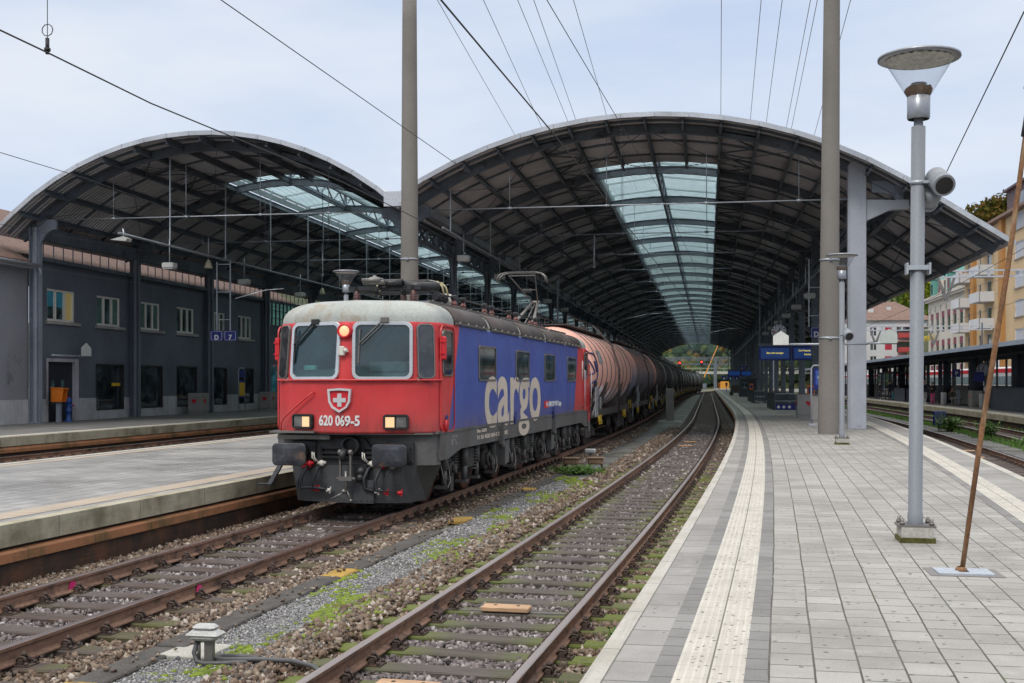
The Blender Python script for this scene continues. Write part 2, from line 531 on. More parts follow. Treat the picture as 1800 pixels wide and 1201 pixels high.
def ballast_mat(name, cols, rough=.85):
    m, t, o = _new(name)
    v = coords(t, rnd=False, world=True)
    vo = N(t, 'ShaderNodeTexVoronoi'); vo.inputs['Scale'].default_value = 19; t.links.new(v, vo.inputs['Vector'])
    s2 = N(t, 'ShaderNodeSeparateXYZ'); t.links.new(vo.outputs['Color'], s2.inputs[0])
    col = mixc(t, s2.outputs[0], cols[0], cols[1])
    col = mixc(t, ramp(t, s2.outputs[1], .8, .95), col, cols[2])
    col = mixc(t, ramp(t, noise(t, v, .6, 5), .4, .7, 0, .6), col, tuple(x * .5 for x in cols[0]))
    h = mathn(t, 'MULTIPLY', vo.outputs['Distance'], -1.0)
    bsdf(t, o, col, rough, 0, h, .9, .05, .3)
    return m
M_balB = ballast_mat('brown ballast bed', ((.06, .045, .036), (.12, .095, .075), (.24, .21, .18)))  # bed tones darkened to paint the shadowed gaps between the stones
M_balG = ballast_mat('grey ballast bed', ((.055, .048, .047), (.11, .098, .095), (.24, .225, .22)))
def gravel_mat():
    m, t, o = _new('fine gravel with moss')
    v = coords(t, rnd=False, world=True)
    vo = N(t, 'ShaderNodeTexVoronoi'); vo.inputs['Scale'].default_value = 55; t.links.new(v, vo.inputs['Vector'])
    s2 = N(t, 'ShaderNodeSeparateXYZ'); t.links.new(vo.outputs['Color'], s2.inputs[0])
    col = mixc(t, s2.outputs[0], (.10, .10, .105), (.30, .30, .31))
    col = mixc(t, ramp(t, noise(t, v, .8, 5), .45, .65, 0, .7), col, (.075, .07, .05))
    moss = ramp(t, noise(t, v, 5.5, 6, .7), .54, .64)
    col = mixc(t, mathn(t, 'MULTIPLY', moss, ramp(t, noise(t, v, .35, 3), .36, .5)), col, (.14, .19, .02))
    h = mathn(t, 'MULTIPLY', vo.outputs['Distance'], -1.0)
    bsdf(t, o, col, .85, 0, h, .8, .02, .3)
    return m
M_grav = gravel_mat()
def stone_mat(name, cs):
    m, t, o = _new(name)
    g = N(t, 'ShaderNodeNewGeometry')
    r = N(t, 'ShaderNodeValToRGB')
    els = r.color_ramp.elements
    for i, (p, c) in enumerate(cs):
        e = els[i] if i < 2 else els.new(p)
        e.position = p; e.color = (*c, 1)
    r.color_ramp.interpolation = 'LINEAR'
    t.links.new(g.outputs['Random Per Island'], r.inputs[0])
    v = coords(t, rnd=False, world=True)
    col = mixc(t, ramp(t, noise(t, v, 45, 4), .35, .75, 0, .3), r.outputs[0], (.07, .052, .042))
    bsdf(t, o, col, .8, 0, noise(t, v, 90, 3), .4, .006, .35)
    return m
M_stB = stone_mat('brown ballast stone', [(0, (.085, .055, .04)), (1, (.50, .45, .40)), (.22, (.14, .092, .062)), (.45, (.24, .178, .13)), (.62, (.10, .08, .07)), (.82, (.29, .225, .165)), (.94, (.36, .31, .26))])
M_stG = stone_mat('grey ballast stone', [(0, (.09, .078, .08)), (1, (.46, .43, .425)), (.35, (.17, .145, .145)), (.55, (.105, .09, .092)), (.8, (.25, .222, .22)), (.93, (.33, .30, .298))])
M_stF = stone_mat('fine grey chippings', [(0, (.10, .10, .11)), (1, (.52, .51, .50)), (.5, (.24, .24, .245)), (.8, (.36, .355, .35))])
M_moss = pm('moss', (.17, .235, .015), .95, var=.45, sc=7, fine=.4, fsc=60, c2=(.10, .085, .02), amt=.4, c2sc=5, bump=.6, bsc=120)
M_railS = pm('rusty rail side', (.27, .155, .105), .75, .1, .3, 1.2, .3, 40, (.07, .045, .035), .5, 2.5, bump=.2, bsc=60, stretch=(1, .3, 1))
M_railT = pm('worn rail top', (.20, .155, .145), .33, .75, .2, 1.0, .15, 30, (.12, .085, .07), .35, 1.2, stretch=(3, .08, 1))
M_railB = pm('bright rail top', (.36, .32, .31), .38, .55, .15, 1.0, .1, 30, stretch=(3, .08, 1))
def wood_mat(name, a, moss, amt):
    m, t, o = _new(name)
    v = coords(t, (1.2, 22, 22)); v1 = coords(t)
    col = mixc(t, ramp(t, noise(t, v, 1.6, 6, .65), .3, .72), tuple(x * .42 for x in a), tuple(x * 1.35 for x in a))
    col = mixc(t, ramp(t, noise(t, v1, 1.1, 4), .4, .65, 0, .7), col, (.10, .085, .085))
    tcx = N(t, 'ShaderNodeTexCoord'); sx = N(t, 'ShaderNodeSeparateXYZ'); t.links.new(tcx.outputs['Object'], sx.inputs[0])
    oi = N(t, 'ShaderNodeObjectInfo')
    ends = ramp(t, mathn(t, 'ABSOLUTE', sx.outputs[0]), .15, .8, .12, 1.0)
    mk = mathn(t, 'MULTIPLY', ramp(t, noise(t, v1, 1.8, 5), .62 - amt * .45, .8 - amt * .45), ends)
    mk = mathn(t, 'MULTIPLY', mk, ramp(t, oi.outputs['Random'], .1, .7, .45, 1))
    col = mixc(t, mk, col, moss)
    bsdf(t, o, col, .7, 0, noise(t, v, 2.2, 5), .9, .02, .35)
    return m
M_wood1 = wood_mat('dark wet sleeper wood', (.080, .055, .045), (.085, .09, .028), .45)
M_wood2 = wood_mat('mossy sleeper wood', (.088, .070, .071), (.115, .14, .028), 1.0)
M_woodF = wood_mat('dry dark sleeper wood', (.10, .078, .068), (.075, .065, .045), .2)
M_iron = pm('rusty iron fastening', (.085, .06, .05), .7, .3, .35, 6, .3, 50, (.14, .075, .045), .4, 8)
M_pink = pm('pink marker paint', (.8, .03, .22), .5)

# base ground, far beyond the tracks
mb = MB(); mb.quad((-700, -300, -.42), (900, -300, -.42), (900, 2600, -.42), (-700, 2600, -.42))
M_earth = pm('earth and grass', (.10, .105, .06), .95, var=.4, sc=.05, fine=.3, fsc=2)
struct(mb.obj('ground', M_earth))
Y0, Y1 = -8, 300
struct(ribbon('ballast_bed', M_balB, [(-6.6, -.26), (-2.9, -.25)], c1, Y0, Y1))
struct(ribbon('gravel_path', M_grav, [(-2.9, -.235), (-2.55, -.165), (-1.62, -.16), (-1.3, -.235)], c1, Y0, Y1))
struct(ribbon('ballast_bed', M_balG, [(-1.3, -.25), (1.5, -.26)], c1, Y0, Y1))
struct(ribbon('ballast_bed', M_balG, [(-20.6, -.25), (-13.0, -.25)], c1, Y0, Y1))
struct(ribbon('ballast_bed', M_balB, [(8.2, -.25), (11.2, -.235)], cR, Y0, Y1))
struct(ribbon('gravel_path', M_grav, [(11.2, -.2), (12.2, -.2)], cR, Y0, Y1))
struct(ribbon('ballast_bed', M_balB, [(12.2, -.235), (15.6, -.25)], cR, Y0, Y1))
# main platform (right): surface, strips, edge wall
PZ = .5
PLAT = thing('platform', 'curving platform of small grey pavers with a cream ribbed strip along its edge', 'platform')
def main_platform():
    ys = ysamp(Y0, Y1); vs = []; fs = []; uv = []
    for y in ys:
        vs += [(1.45 + c1(y) + .1, y, PZ), (8.3 + cR(y) - .1, y, PZ)]
    for j in range(len(ys) - 1):
        fs.append((2 * j, 2 * j + 1, 2 * j + 3, 2 * j + 2))
        for k in (2 * j, 2 * j + 1, 2 * j + 3, 2 * j + 2):
            l = 1.45 + c1(vs[k][1])
            uv.append((vs[k][0] - l, vs[k][1]))
    me = bpy.data.meshes.new('platform'); me.from_pydata(vs, [], fs); me.materials.append(M_pav)
    me.uv_layers.new(name='UVMap').data.foreach_set('uv', [c for p in uv for c in p])
    o = bpy.data.objects.new('paving', me); C.objects.link(o); o.parent = PLAT
main_platform()
def strip(name, m, a, b, f, y0=Y0, y1=Y1, dz=.004, base=PZ):
    return ribbon(name, m, [(a, base + dz), (b, base + dz)], f, y0, y1, parent=PLAT)
L = 1.45
ribbon('coping', M_cop, [(L, .36), (L, PZ + .006), (L + .02, PZ + .012), (L + .115, PZ + .012), (L + .12, PZ - .02)], c1, Y0, Y1, parent=PLAT)
ribbon('edge_wall', [M_brick, M_rust], [(L + .04, .36), (L - .035, .352), (L - .035, .27), (L + .06, .262), (L + .06, -.4)], c1, Y0, Y1, pm_=[0, 0, 0, 1], parent=PLAT)
strip('edge_paving', M_slab, L + .12, L + .37, c1)
strip('dark_paving', M_dark, L + .37, L + .50, c1)
strip('tactile_strip', M_tac, L + .50, L + .90, c1)
strip('dark_paving', M_dark, L + .90, L + 1.03, c1, dz=.0045)
Rr = 8.3
ribbon('coping', M_cop, [(Rr, .36), (Rr, PZ + .012), (Rr - .16, PZ + .012), (Rr - .17, PZ - .02)], cR, Y0, Y1, parent=PLAT)
ribbon('edge_wall', [M_brick, M_rust], [(Rr - .04, .36), (Rr + .012, .352), (Rr + .012, .27), (Rr - .06, .262), (Rr - .06, -.4)], cR, Y0, Y1, pm_=[0, 0, 0, 1], parent=PLAT)
strip('edge_paving', M_slab, Rr - .72, Rr - .17, cR)
strip('tactile_strip', M_tac, Rr - 1.12, Rr - .72, cR, dz=.005)
strip('dark_paving', M_dark, Rr - 1.25, Rr - 1.12, cR, dz=.0045)
# island platform left of the locomotive
I0, I1 = -13.2, -6.4
PLAT = thing('platform', 'island platform with a weathered concrete edge over a rusty stone wall, beside the locomotive', 'platform')
ribbon('paving', M_isl, [(I0 + .1, PZ), (I1 - .1, PZ)], c1, Y0, Y1, parent=PLAT)
ribbon('coping', M_copI, [(I1 - .22, PZ - .02), (I1 - .22, PZ + .008), (I1, PZ + .008), (I1, .24), (I1 - .1, .23)], c1, Y0, Y1, parent=PLAT)
ribbon('ledge', M_ledge, [(I1 - .1, .20), (I1 + .04, .19), (I1 + .06, .17), (I1 + .06, .06), (I1 + .03, .05)], c1, Y0, Y1, parent=PLAT)
ribbon('edge_wall', M_rust, [(I1 - .08, .25), (I1 - .08, .2), (I1 + .02, .05), (I1 + .02, -.4)], c1, Y0, Y1, parent=PLAT)
strip('tactile_strip', M_tacI, I1 - .86, I1 - .42, c1)
ribbon('coping', M_cop, [(I0 + .22, PZ - .02), (I0 + .22, PZ + .008), (I0, PZ + .008), (I0, .2), (I0 + .1, .2)], c1, Y0, Y1, parent=PLAT)
strip('painted_line', M_tacI, I0 + .35, I0 + .62, c1)
ribbon('edge_wall', M_rust, [(I0 + .06, .3), (I0 + .06, -.4)], c1, Y0, Y1, parent=PLAT)
# platform in front of the station building
B1 = -20.4
PLAT = thing('platform', 'platform with a grey surface in front of the dark station building', 'platform')
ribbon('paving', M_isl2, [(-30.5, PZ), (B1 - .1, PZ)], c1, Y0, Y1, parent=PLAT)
ribbon('coping', M_copI, [(B1 - .30, PZ - .02), (B1 - .30, PZ + .008), (B1, PZ + .008), (B1, .22), (B1 - .1, .2)], c1, Y0, Y1, parent=PLAT)
ribbon('edge_wall', [M_ledge, M_rust], [(B1 - .05, .22), (B1 + .02, .12), (B1 + .02, .02), (B1 - .03, .0), (B1 - .03, -.4)], c1, Y0, Y1, pm_=[0, 0, 0, 1], parent=PLAT)
strip('painted_line', M_white, B1 - .75, B1 - .5, c1)
# far platform on the right
PLAT = thing('platform', 'far platform under the low canopy where people wait', 'platform')
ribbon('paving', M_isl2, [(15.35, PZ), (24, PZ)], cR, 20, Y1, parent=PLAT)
ribbon('edge_wall', [M_rust, M_copI], [(15.3, -.4), (15.3, .2), (15.25, .2), (15.25, PZ + .01), (15.55, PZ + .01)], cR, 20, Y1, pm_=[0, 1, 1, 1], parent=PLAT)
strip('painted_line', M_white, 15.85, 15.98, cR, 20)
strip('painted_line', M_white, 16.15, 16.24, cR, 20)

# ---------------------------- tracks
RAILP = [(-.07, -.16), (.07, -.16), (.07, -.146), (.012, -.125), (.009, -.05), (.034, -.036), (.036, -.008), (.026, 0), (-.026, 0), (-.036, -.008), (-.034, -.036), (-.009, -.05), (-.012, -.125), (-.07, -.146)]
def sleeper_mesh(seed):
    r = random.Random(seed)
    mb = MB(); l, wd = 1.28 + r.uniform(-.03, .03), .125
    n = 7; vs = []
    for i in range(n):
        x = -l + 2 * l * i / (n - 1); dz = r.uniform(-.004, .004)
        vs += [(x, -wd, -.33), (x, -wd + r.uniform(0, .006), -.185 + dz), (x, -wd + .015, -.172 + dz), (x, wd - .015, -.172 + dz), (x, wd - r.uniform(0, .006), -.185 + dz), (x, wd, -.33)]
    fs = []
    for i in range(n - 1):
        for k in range(5): fs.append((i * 6 + k, i * 6 + k + 1, i * 6 + 7 + k, i * 6 + 6 + k))
    fs += [tuple(range(5, -1, -1)), tuple(range((n - 1) * 6, n * 6))]
    mb.add(vs, fs)
    return mb
def fasten_mb(x0, mb=None, y=0, lo=False):
    mb = mb or MB()
    mb.box(x0 - .19, y - .085, -.173, x0 + .19, y + .085, -.158)
    for s in (-1, 1):
        if lo:
            mb.box(x0 + s * .10 - .045, y - .05, -.158, x0 + s * .10 + .045, y + .05, -.10); continue
        mb.box(x0 + s * .105 - .022, y - .06, -.158, x0 + s * .105 + .022, y + .06, -.112)
        mb.cyl((x0 + s * .10, y, -.15), (x0 + s * .10, y, -.055), .012, n=6)
        mb.cyl((x0 + s * .10, y, -.088), (x0 + s * .10, y, -.068), .024, n=6)
        mb.tube([(x0 + s * .055, y - .03, -.13), (x0 + s * .08, y - .03, -.095), (x0 + s * .125, y - .03, -.10), (x0 + s * .14, y - .03, -.14)], .012, 5)
        mb.tube([(x0 + s * .055, y + .03, -.13), (x0 + s * .08, y + .03, -.095), (x0 + s * .125, y + .03, -.10), (x0 + s * .14, y + .03, -.14)], .012, 5)
        for d in (-.06, .06):
            mb.cyl((x0 + s * .165, y + d, -.16), (x0 + s * .165, y + d, -.135), .017, n=6)
    return mb
def track(xc, f, label, wood, top, first=100, detail=45, ystart=1.5, yend=296, y_rail=-6):
    root = thing('railway_track', label, 'railway track', (0, 0, 0))
    for s in (-1, 1):
        ribbon('rail', [M_railS, top], [(xc + s * .7535 + a, b) for a, b in RAILP], f, y_rail, yend, root, closed=True, pm_=[0] * 6 + [1] * 3 + [0] * 5)
    sm = [sleeper_mesh(i).mesh('sleeper', wood) for i in range(5)]; smF = [sleeper_mesh(i).mesh('sleeper', M_woodF) for i in range(5)]
    fmL = fasten_mb(-.7535).mesh('rail_fastening', M_iron); fmR = fasten_mb(.7535).mesh('rail_fastening', M_iron)
    y = ystart; i = 0; far = MB(); ff = MB()
    while y < yend:
        x = xc + f(y); sl = (f(y + .5) - f(y - .5)); rz = -math.atan(sl) + random.uniform(-.008, .008)
        if i < first:
            o = link('sleeper', sm[i % 5] if i < detail + random.randint(-8, 8) else smF[i % 5], root, (x, y, random.uniform(-.006, .003)), rz)
            if i < detail:
                link('rail_fastening', fmL, o); link('rail_fastening', fmR, o)
            else:
                for s in (-1, 1): fasten_mb(x + s * .7535, ff, y, True)
        else:
            far.box(x - 1.28, y - .12, -.3, x + 1.28, y + .12, -.172)
            if y < 130:
                for s in (-1, 1): fasten_mb(x + s * .7535, ff, y, True)
        y += .6 + random.uniform(-.012, .012); i += 1
    if far.v: o = far.obj('sleeper', M_woodF, root, fix=False); o['kind'] = 'stuff'
    if ff.v: o = ff.obj('rail_fastening', M_iron, root, fix=False); o['kind'] = 'stuff'
    return root
T1 = track(-4.5, cT, 'rusty track the red locomotive stands on, beside the rusty platform wall', M_wood1, M_railT, 100, 45, 7.0)
T2 = track(-.13, c1, 'empty track with mossy sleepers curving along the grey paved platform', M_wood2, M_railB, 100, 45, 5.0, 236)
T0 = track(-18.75, c1, 'rusty track between the low platform walls at the dark station building', M_wood1, M_railT, 60, 0, 14)
T3 = track(9.75, cR, 'track along the far side of the paved platform, orange boards between its rails', M_wood1, M_railB, 60, 0, 16)
T4 = track(13.6, cR, 'rightmost track, in front of the far platform where people wait', M_wood1, M_railB, 60, 0, 30)
# pink paint marks on the rails
for (px_, s) in ((9.32, -1), (9.9, 1)):
    pass

# ---------------------------- ballast stones
def stones(name, mat, regions, seed, flat=.75):
    rs = np.random.RandomState(seed)
    ph = 1
    base = np.array([(-1, -1, -1), (1, -1, -1), (1, 1, -1), (-1, 1, -1), (-1, -1, 1), (1, -1, 1), (1, 1, 1), (-1, 1, 1)], float) * .72
    tri = np.array([(0, 2, 1), (0, 3, 2), (4, 5, 6), (4, 6, 7), (0, 1, 5), (0, 5, 4), (1, 2, 6), (1, 6, 5), (2, 3, 7), (2, 7, 6), (3, 0, 4), (3, 4, 7)])
    V = []
    for (a, b, ya, yb, dens, r0, r1, z0, z1, f) in regions:
        n = int((b - a) * (yb - ya) * dens)
        y = rs.uniform(ya, yb, n); x = rs.uniform(a, b, n) + np.array([f(q) for q in y])
        z = rs.uniform(z0, z1, n); r = r0 + (r1 - r0) * rs.beta(1.6, 2.2, n)
        sc = np.stack([rs.uniform(.8, 1.35, n), rs.uniform(.7, 1.1, n), rs.uniform(.4, 1.0, n) * flat / .75], 1) * r[:, None]
        pts = base[None] * (1 + rs.uniform(-.55, .45, (n, 8)))[..., None] * sc[:, None, :]
        q = rs.normal(size=(n, 4)); q[:, 1:3] *= .45; q /= np.linalg.norm(q, axis=1)[:, None]
        w_, xx, yy, zz = q.T
        M = np.stack([np.stack([1 - 2 * (yy * yy + zz * zz), 2 * (xx * yy - zz * w_), 2 * (xx * zz + yy * w_)], 1),
                      np.stack([2 * (xx * yy + zz * w_), 1 - 2 * (xx * xx + zz * zz), 2 * (yy * zz - xx * w_)], 1),
                      np.stack([2 * (xx * zz - yy * w_), 2 * (yy * zz + xx * w_), 1 - 2 * (xx * xx + yy * yy)], 1)], 1)
        pts = np.einsum('nij,nkj->nki', M, pts * 1.05) + np.stack([x, y, z], 1)[:, None, :]
        V.append(pts.reshape(-1, 3))
    V = np.concatenate(V); n = len(V) // 8; nf = len(tri)
    F = (tri[None] + (np.arange(n) * 8)[:, None, None]).reshape(-1)
    me = bpy.data.meshes.new(name)
    me.vertices.add(len(V)); me.vertices.foreach_set('co', V.astype(np.float32).ravel())
    me.loops.add(len(F)); me.loops.foreach_set('vertex_index', F.astype(np.int32))
    me.polygons.add(n * nf)
    me.polygons.foreach_set('loop_start', np.arange(0, n * nf * 3, 3, dtype=np.int32))
    me.polygons.foreach_set('loop_total', np.full(n * nf, 3, dtype=np.int32))
    me.materials.append(mat); me.update(); me.validate()
    o = bpy.data.objects.new(name, me); C.objects.link(o)
    o['kind'] = 'stuff'
    return o
reg = []
for ya, yb, d, r0, r1 in ((6.5, 15, 800, .013, .038), (15, 27, 420, .02, .043), (27, 60, 90, .04, .065)):
    reg += [(-6.34, -5.25, ya, yb, d, r0, r1, -.242, -.205, c1), (-3.75, -2.86, ya, yb, d, r0, r1, -.242, -.205, c1), (-2.92, -2.52, ya, yb, d * .035, .010, .03, -.125, -.118, c1), (-3.25, -2.88, ya, yb, d * .8, r0, r1, -.20, -.165, c1)]
stones('ballast', M_stB, reg, 3)['label'] = 'brown ballast stones around the rusty track'
reg = []
for ya, yb, d, r0, r1 in ((6.5, 15, 650, .013, .038), (15, 27, 400, .02, .043)):
    reg += [(-5.2, -3.8, ya, yb, d, r0, r1, -.238, -.206, cT)]
for ya, yb, d, r0, r1 in ((4.5, 13, 850, .013, .038), (13, 25, 420, .02, .043), (25, 60, 90, .04, .065)):
    reg += [(-.85, .6, ya, yb, d, r0, r1, -.238, -.207, c1)]
stones('ballast', M_stG, reg, 5)['label'] = 'grey ballast stones between the rails of the empty track'
reg = []
for ya, yb, d, r0, r1 in ((4.5, 13, 800, .013, .042), (13, 25, 420, .02, .045), (25, 60, 90, .04, .065)):
    reg += [(-1.75, -.85, ya, yb, d, r0, r1, -.238, -.212, c1), (-1.9, -1.3, ya, yb, d * .7, r0, r1, -.185, -.14, c1), (.6, 1.46, ya, yb, d * .75, r0, r1, -.235, -.2, c1)]
stones('ballast', M_stB, reg, 9)['label'] = 'brown ballast stones along both sides of the empty track'
stones('gravel', M_stF, [(-2.56, -1.6, 6.5, 14, 1500, .006, .016, -.168, -.156, c1), (-2.56, -1.6, 14, 26, 600, .009, .02, -.168, -.155, c1)], 11)['label'] = 'fine grey gravel between the two tracks'
def patches(n, ya, yb, seed, xa, xb, thr):
    rs = random.Random(seed); out = []
    while len(out) < n:
        y = rs.uniform(ya, yb); a = rs.gauss((xa + xb) / 2, (xb - xa) / 3.2)
        if math.sin(y * 1.7 + a * 3) + math.sin(y * .9 - a * 5 + 2) * .8 < thr: continue
        k = rs.randint(3, 9)
        for _ in range(k):
            out.append((a + rs.gauss(0, .045), y + rs.gauss(0, .11), rs.uniform(.010, .036)))
    return out
def moss():
    mb = MB()
    for a, y, r in patches(1500, 8.6, 29, 4, -2.3, -1.6, .1) + patches(700, 9.5, 30, 14, -2.0, -1.55, -.4) + patches(130, 8, 30, 8, -2.58, -2.5, .9) + patches(260, 9, 12, 5, -2.1, -1.8, .2):
        r *= 1 + max(0, y - 15) * .05; mb.ball((a + c1(y), y, -.158), r, 6, sc=(1.2, 1.5, .5))
    o = mb.obj('moss', M_moss, fix=False); o['kind'] = 'stuff'; o['label'] = 'bright green moss cushions on the gravel'
moss()
# cable duct covers between the tracks
M_duct = pm('dark concrete cover', (.082, .076, .070), .85, var=.3, sc=3, fine=.35, fsc=60, c2=(.07, .075, .03), amt=.35, c2sc=2.5, bump=.4, bsc=70)
M_ductY = pm('yellow painted cover', (.40, .25, .045), .8, var=.3, sc=3, fine=.35, fsc=40, c2=(.13, .10, .06), amt=.5, c2sc=5, bump=.4, bsc=70)
root = thing('cable_duct', 'line of dark concrete cover slabs, a few painted yellow, between the two tracks', 'cable duct')
slab = {}
for i in range(60):
    y = 6.0 + i * .62
    if 17.5 < y < 18.5 or y > 30: continue
    yel = i in (3, 12, 21, 30)
    mb = MB(); mb.rbox(-.15, -.306, -.20, .15, .306, -.134, .02)
    key = yel
    if key not in slab: slab[key] = mb.mesh('duct_cover', M_ductY if yel else M_duct)
    o = link('duct_cover', slab[key], root, (-2.72 + c1(y) + random.uniform(-.012, .012), y, random.uniform(-.008, .006)), -math.atan(c1(y + .5) - c1(y - .5)) + random.uniform(-.03, .03))
    if yel: o['label'] = 'yellow painted duct cover'
# ------------------------------------------------------------------ train shed
M_steel = pm('dark grey painted steel', (.115, .138, .168), .55, .0, .25, .8, .2, 12, (.035, .038, .042), .4, 1.3)
M_steelL = pm('mid grey painted steel', (.25, .28, .335), .5, 0, .15, .6, .12, 15, (.17, .19, .22), .3, 1.5)
M_steelM = pm('grey blue column paint', (.13, .15, .18), .5, 0, .15, .6, .12, 15, (.09, .10, .12), .3, 1.5)
M_white_st = pm('light grey painted steel', (.42, .44, .49), .45, 0, .10, .6, .08, 18, (.30, .32, .37), .3, 1.0, c2s=(2, 2, .4))
M_zinc = pm('bare zinc', (.50, .52, .56), .4, .5, .15, .8, .15, 15, (.36, .37, .38), .4, 1.2)
M_galv = pm('galvanised tube', (.42, .46, .50), .42, .5, .15, 1.5, .15, 20)
def clad_mat(name, a, per):
    m, t, o = _new(name)
    tc = N(t, 'ShaderNodeTexCoord'); sx = N(t, 'ShaderNodeSeparateXYZ'); t.links.new(tc.outputs['Object'], sx.inputs[0])
    s = mathn(t, 'SINE', mathn(t, 'MULTIPLY', sx.outputs[1], 2 * math.pi / per))
    v = coords(t, rnd=False)
    col = mixc(t, ramp(t, noise(t, v, .35, 5), .35, .7), tuple(x * .78 for x in a), tuple(x * 1.2 for x in a))
    col = mixc(t, ramp(t, noise(t, v, 2.5, 5), .5, .8, 0, .35), col, tuple(x * .5 for x in a))
    jt = mathn(t, 'LESS_THAN', mathn(t, 'FRACT', mathn(t, 'DIVIDE', sx.outputs[1], 1.66)), .025)
    col = mixc(t, mathn(t, 'MULTIPLY', jt, .6), col, tuple(x * .3 for x in a))
    bsdf(t, o, col, .6, 0, s, .8, .05, .3)
    return m
M_clad = clad_mat('corrugated roof sheet', (.60, .60, .625), .24)
def skylight_mat():
    m, t, o = _new('wired roof light glass')
    v = coords(t, rnd=False)
    tr = N(t, 'ShaderNodeBsdfTransparent'); tr.inputs[0].default_value = (.74, .90, .89, 1)
    tl = N(t, 'ShaderNodeBsdfTranslucent'); t.links.new(mixc(t, ramp(t, noise(t, v, .8, 5), .3, .7), (.50, .64, .65), (.68, .84, .85)), tl.inputs[0])
    mx_ = N(t, 'ShaderNodeMixShader'); t.links.new(ramp(t, noise(t, v, .5, 4),   .3, .7, .2, .4), mx_.inputs[0])
    t.links.new(tr.outputs[0], mx_.inputs[1]); t.links.new(tl.outputs[0], mx_.inputs[2]); t.links.new(mx_.outputs[0], o.inputs['Surface'])
    return m
M_sky = skylight_mat()
M_skyf = pm('pale grey roof light bar', (.30, .36, .37), .5, 0, .1, 1, .1, 20)
M_clere = clear('clerestory glass', (.95, .95, .96), .10, (.5, .5, .52), .08)
YF, BAY, NB = 43.0, 8.3, 28
YE = YF + BAY * NB
def arch(cx, zc, Rr, half, endL, endR):
    """height of the rib axis at x; straight tangents beyond the springing"""
    def z(x):
        d = x - cx
        if abs(d) <= half: return zc - Rr + math.sqrt(Rr * Rr - d * d)
        s = half / math.sqrt(Rr * Rr - half * half)
        return zc - Rr + math.sqrt(Rr * Rr - half * half) - s * (abs(d) - half)
    return z
def arc_pts(z, x0, x1, n, dz=0.0):
    out = []
    for i in range(n + 1):
        x = x0 + (x1 - x0) * i / n
        s = (z(x + .01) - z(x - .01)) / .02; l = math.hypot(1, s)
        out.append((x - s / l * dz, z(x) + dz / l))
    return out
def rib_mesh(z, x0, x1, n=30, depth=.34, fl=.17):
    mb = MB()
    a = arc_pts(z, x0, x1, n, -depth / 2); b = arc_pts(z, x0, x1, n, depth / 2)
    def sweep(lo, hi, hw):
        vs = []
        for (p, q) in zip(lo, hi):
            vs += [(p[0], -hw, p[1]), (p[0], hw, p[1]), (q[0], hw, q[1]), (q[0], -hw, q[1])]
        fs = []
        for i in range(n):
            for k in range(4):
                fs.append((i * 4 + k, i * 4 + (k + 1) % 4, i * 4 + 4 + (k + 1) % 4, i * 4 + 4 + k))
        fs += [(3, 2, 1, 0), (n * 4, n * 4 + 1, n * 4 + 2, n * 4 + 3)]
        mb.add(vs, fs)
    sweep(arc_pts(z, x0, x1, n, -depth / 2), arc_pts(z, x0, x1, n, -depth / 2 + .03), fl / 2)
    sweep(arc_pts(z, x0, x1, n, depth / 2 - .03), arc_pts(z, x0, x1, n, depth / 2), fl / 2)
    sweep(arc_pts(z, x0, x1, n, -depth / 2 + .03), arc_pts(z, x0, x1, n, depth / 2 - .03), .03)
    # rivet heads on the front face
    for k, (x, zz) in enumerate(arc_pts(z, x0 + .3, x1 - .3, 44, 0)):
        mb.box(x - .025, -.045, zz - .025, x + .025, -.03, zz + .025)
    return mb
def knee(side, w=.85, h=1.25, th=.12):
    """curved bracket plate between column head and rib; side +1 opens to +X; origin at the column axis, springing level"""
    mb = MB(); poly = []
    poly.append((0, -h)); poly.append((.06, -h))
    for i in range(9):
        a = math.pi / 2 * i / 8
        poly.append((.06 + (w - .06) * (1 - math.cos(a)), -h + (h - .15) * math.sin(a) ** 1.0))
    poly.append((w, .25)); poly.append((0, .25))
    mb.prism([(side * x, z) for x, z in poly], 'y', -th / 2, th / 2)
    for i in range(8):
        z = -h + .1 + i * (h) / 8
        for s in (-1, 1): mb.box(side * .09 - .02, s * th / 2 - .015, z - .02, side * .09 + .02, s * th / 2 + .015, z + .02)
    return mb
def roof_sheet(z, x0, x1, y0, y1, mb, n=12, d0=.20, d1=.25, bays=24):
    """curved sheet with thickness"""
    a = arc_pts(z, x0, x1, n, d0); b = arc_pts(z, x0, x1, n, d1)
    vs = [(p[0], y0, p[1]) for p in a] + [(p[0], y1, p[1]) for p in a] + [(p[0], y0, p[1]) for p in b] + [(p[0], y1, p[1]) for p in b]
    m = n + 1; fs = []
    for i in range(n):
        fs.append((i, i + 1, m + i + 1, m + i)); fs.append((2 * m + i, 3 * m + i, 3 * m + i + 1, 2 * m + i + 1))
        fs.append((i, 2 * m + i, 2 * m + i + 1, i + 1)); fs.append((m + i, m + i + 1, 3 * m + i + 1, 3 * m + i))
    fs.append((0, m, 3 * m, 2 * m)); fs.append((n, 2 * m + n, 3 * m + n, m + n))
    mb.add(vs, fs)
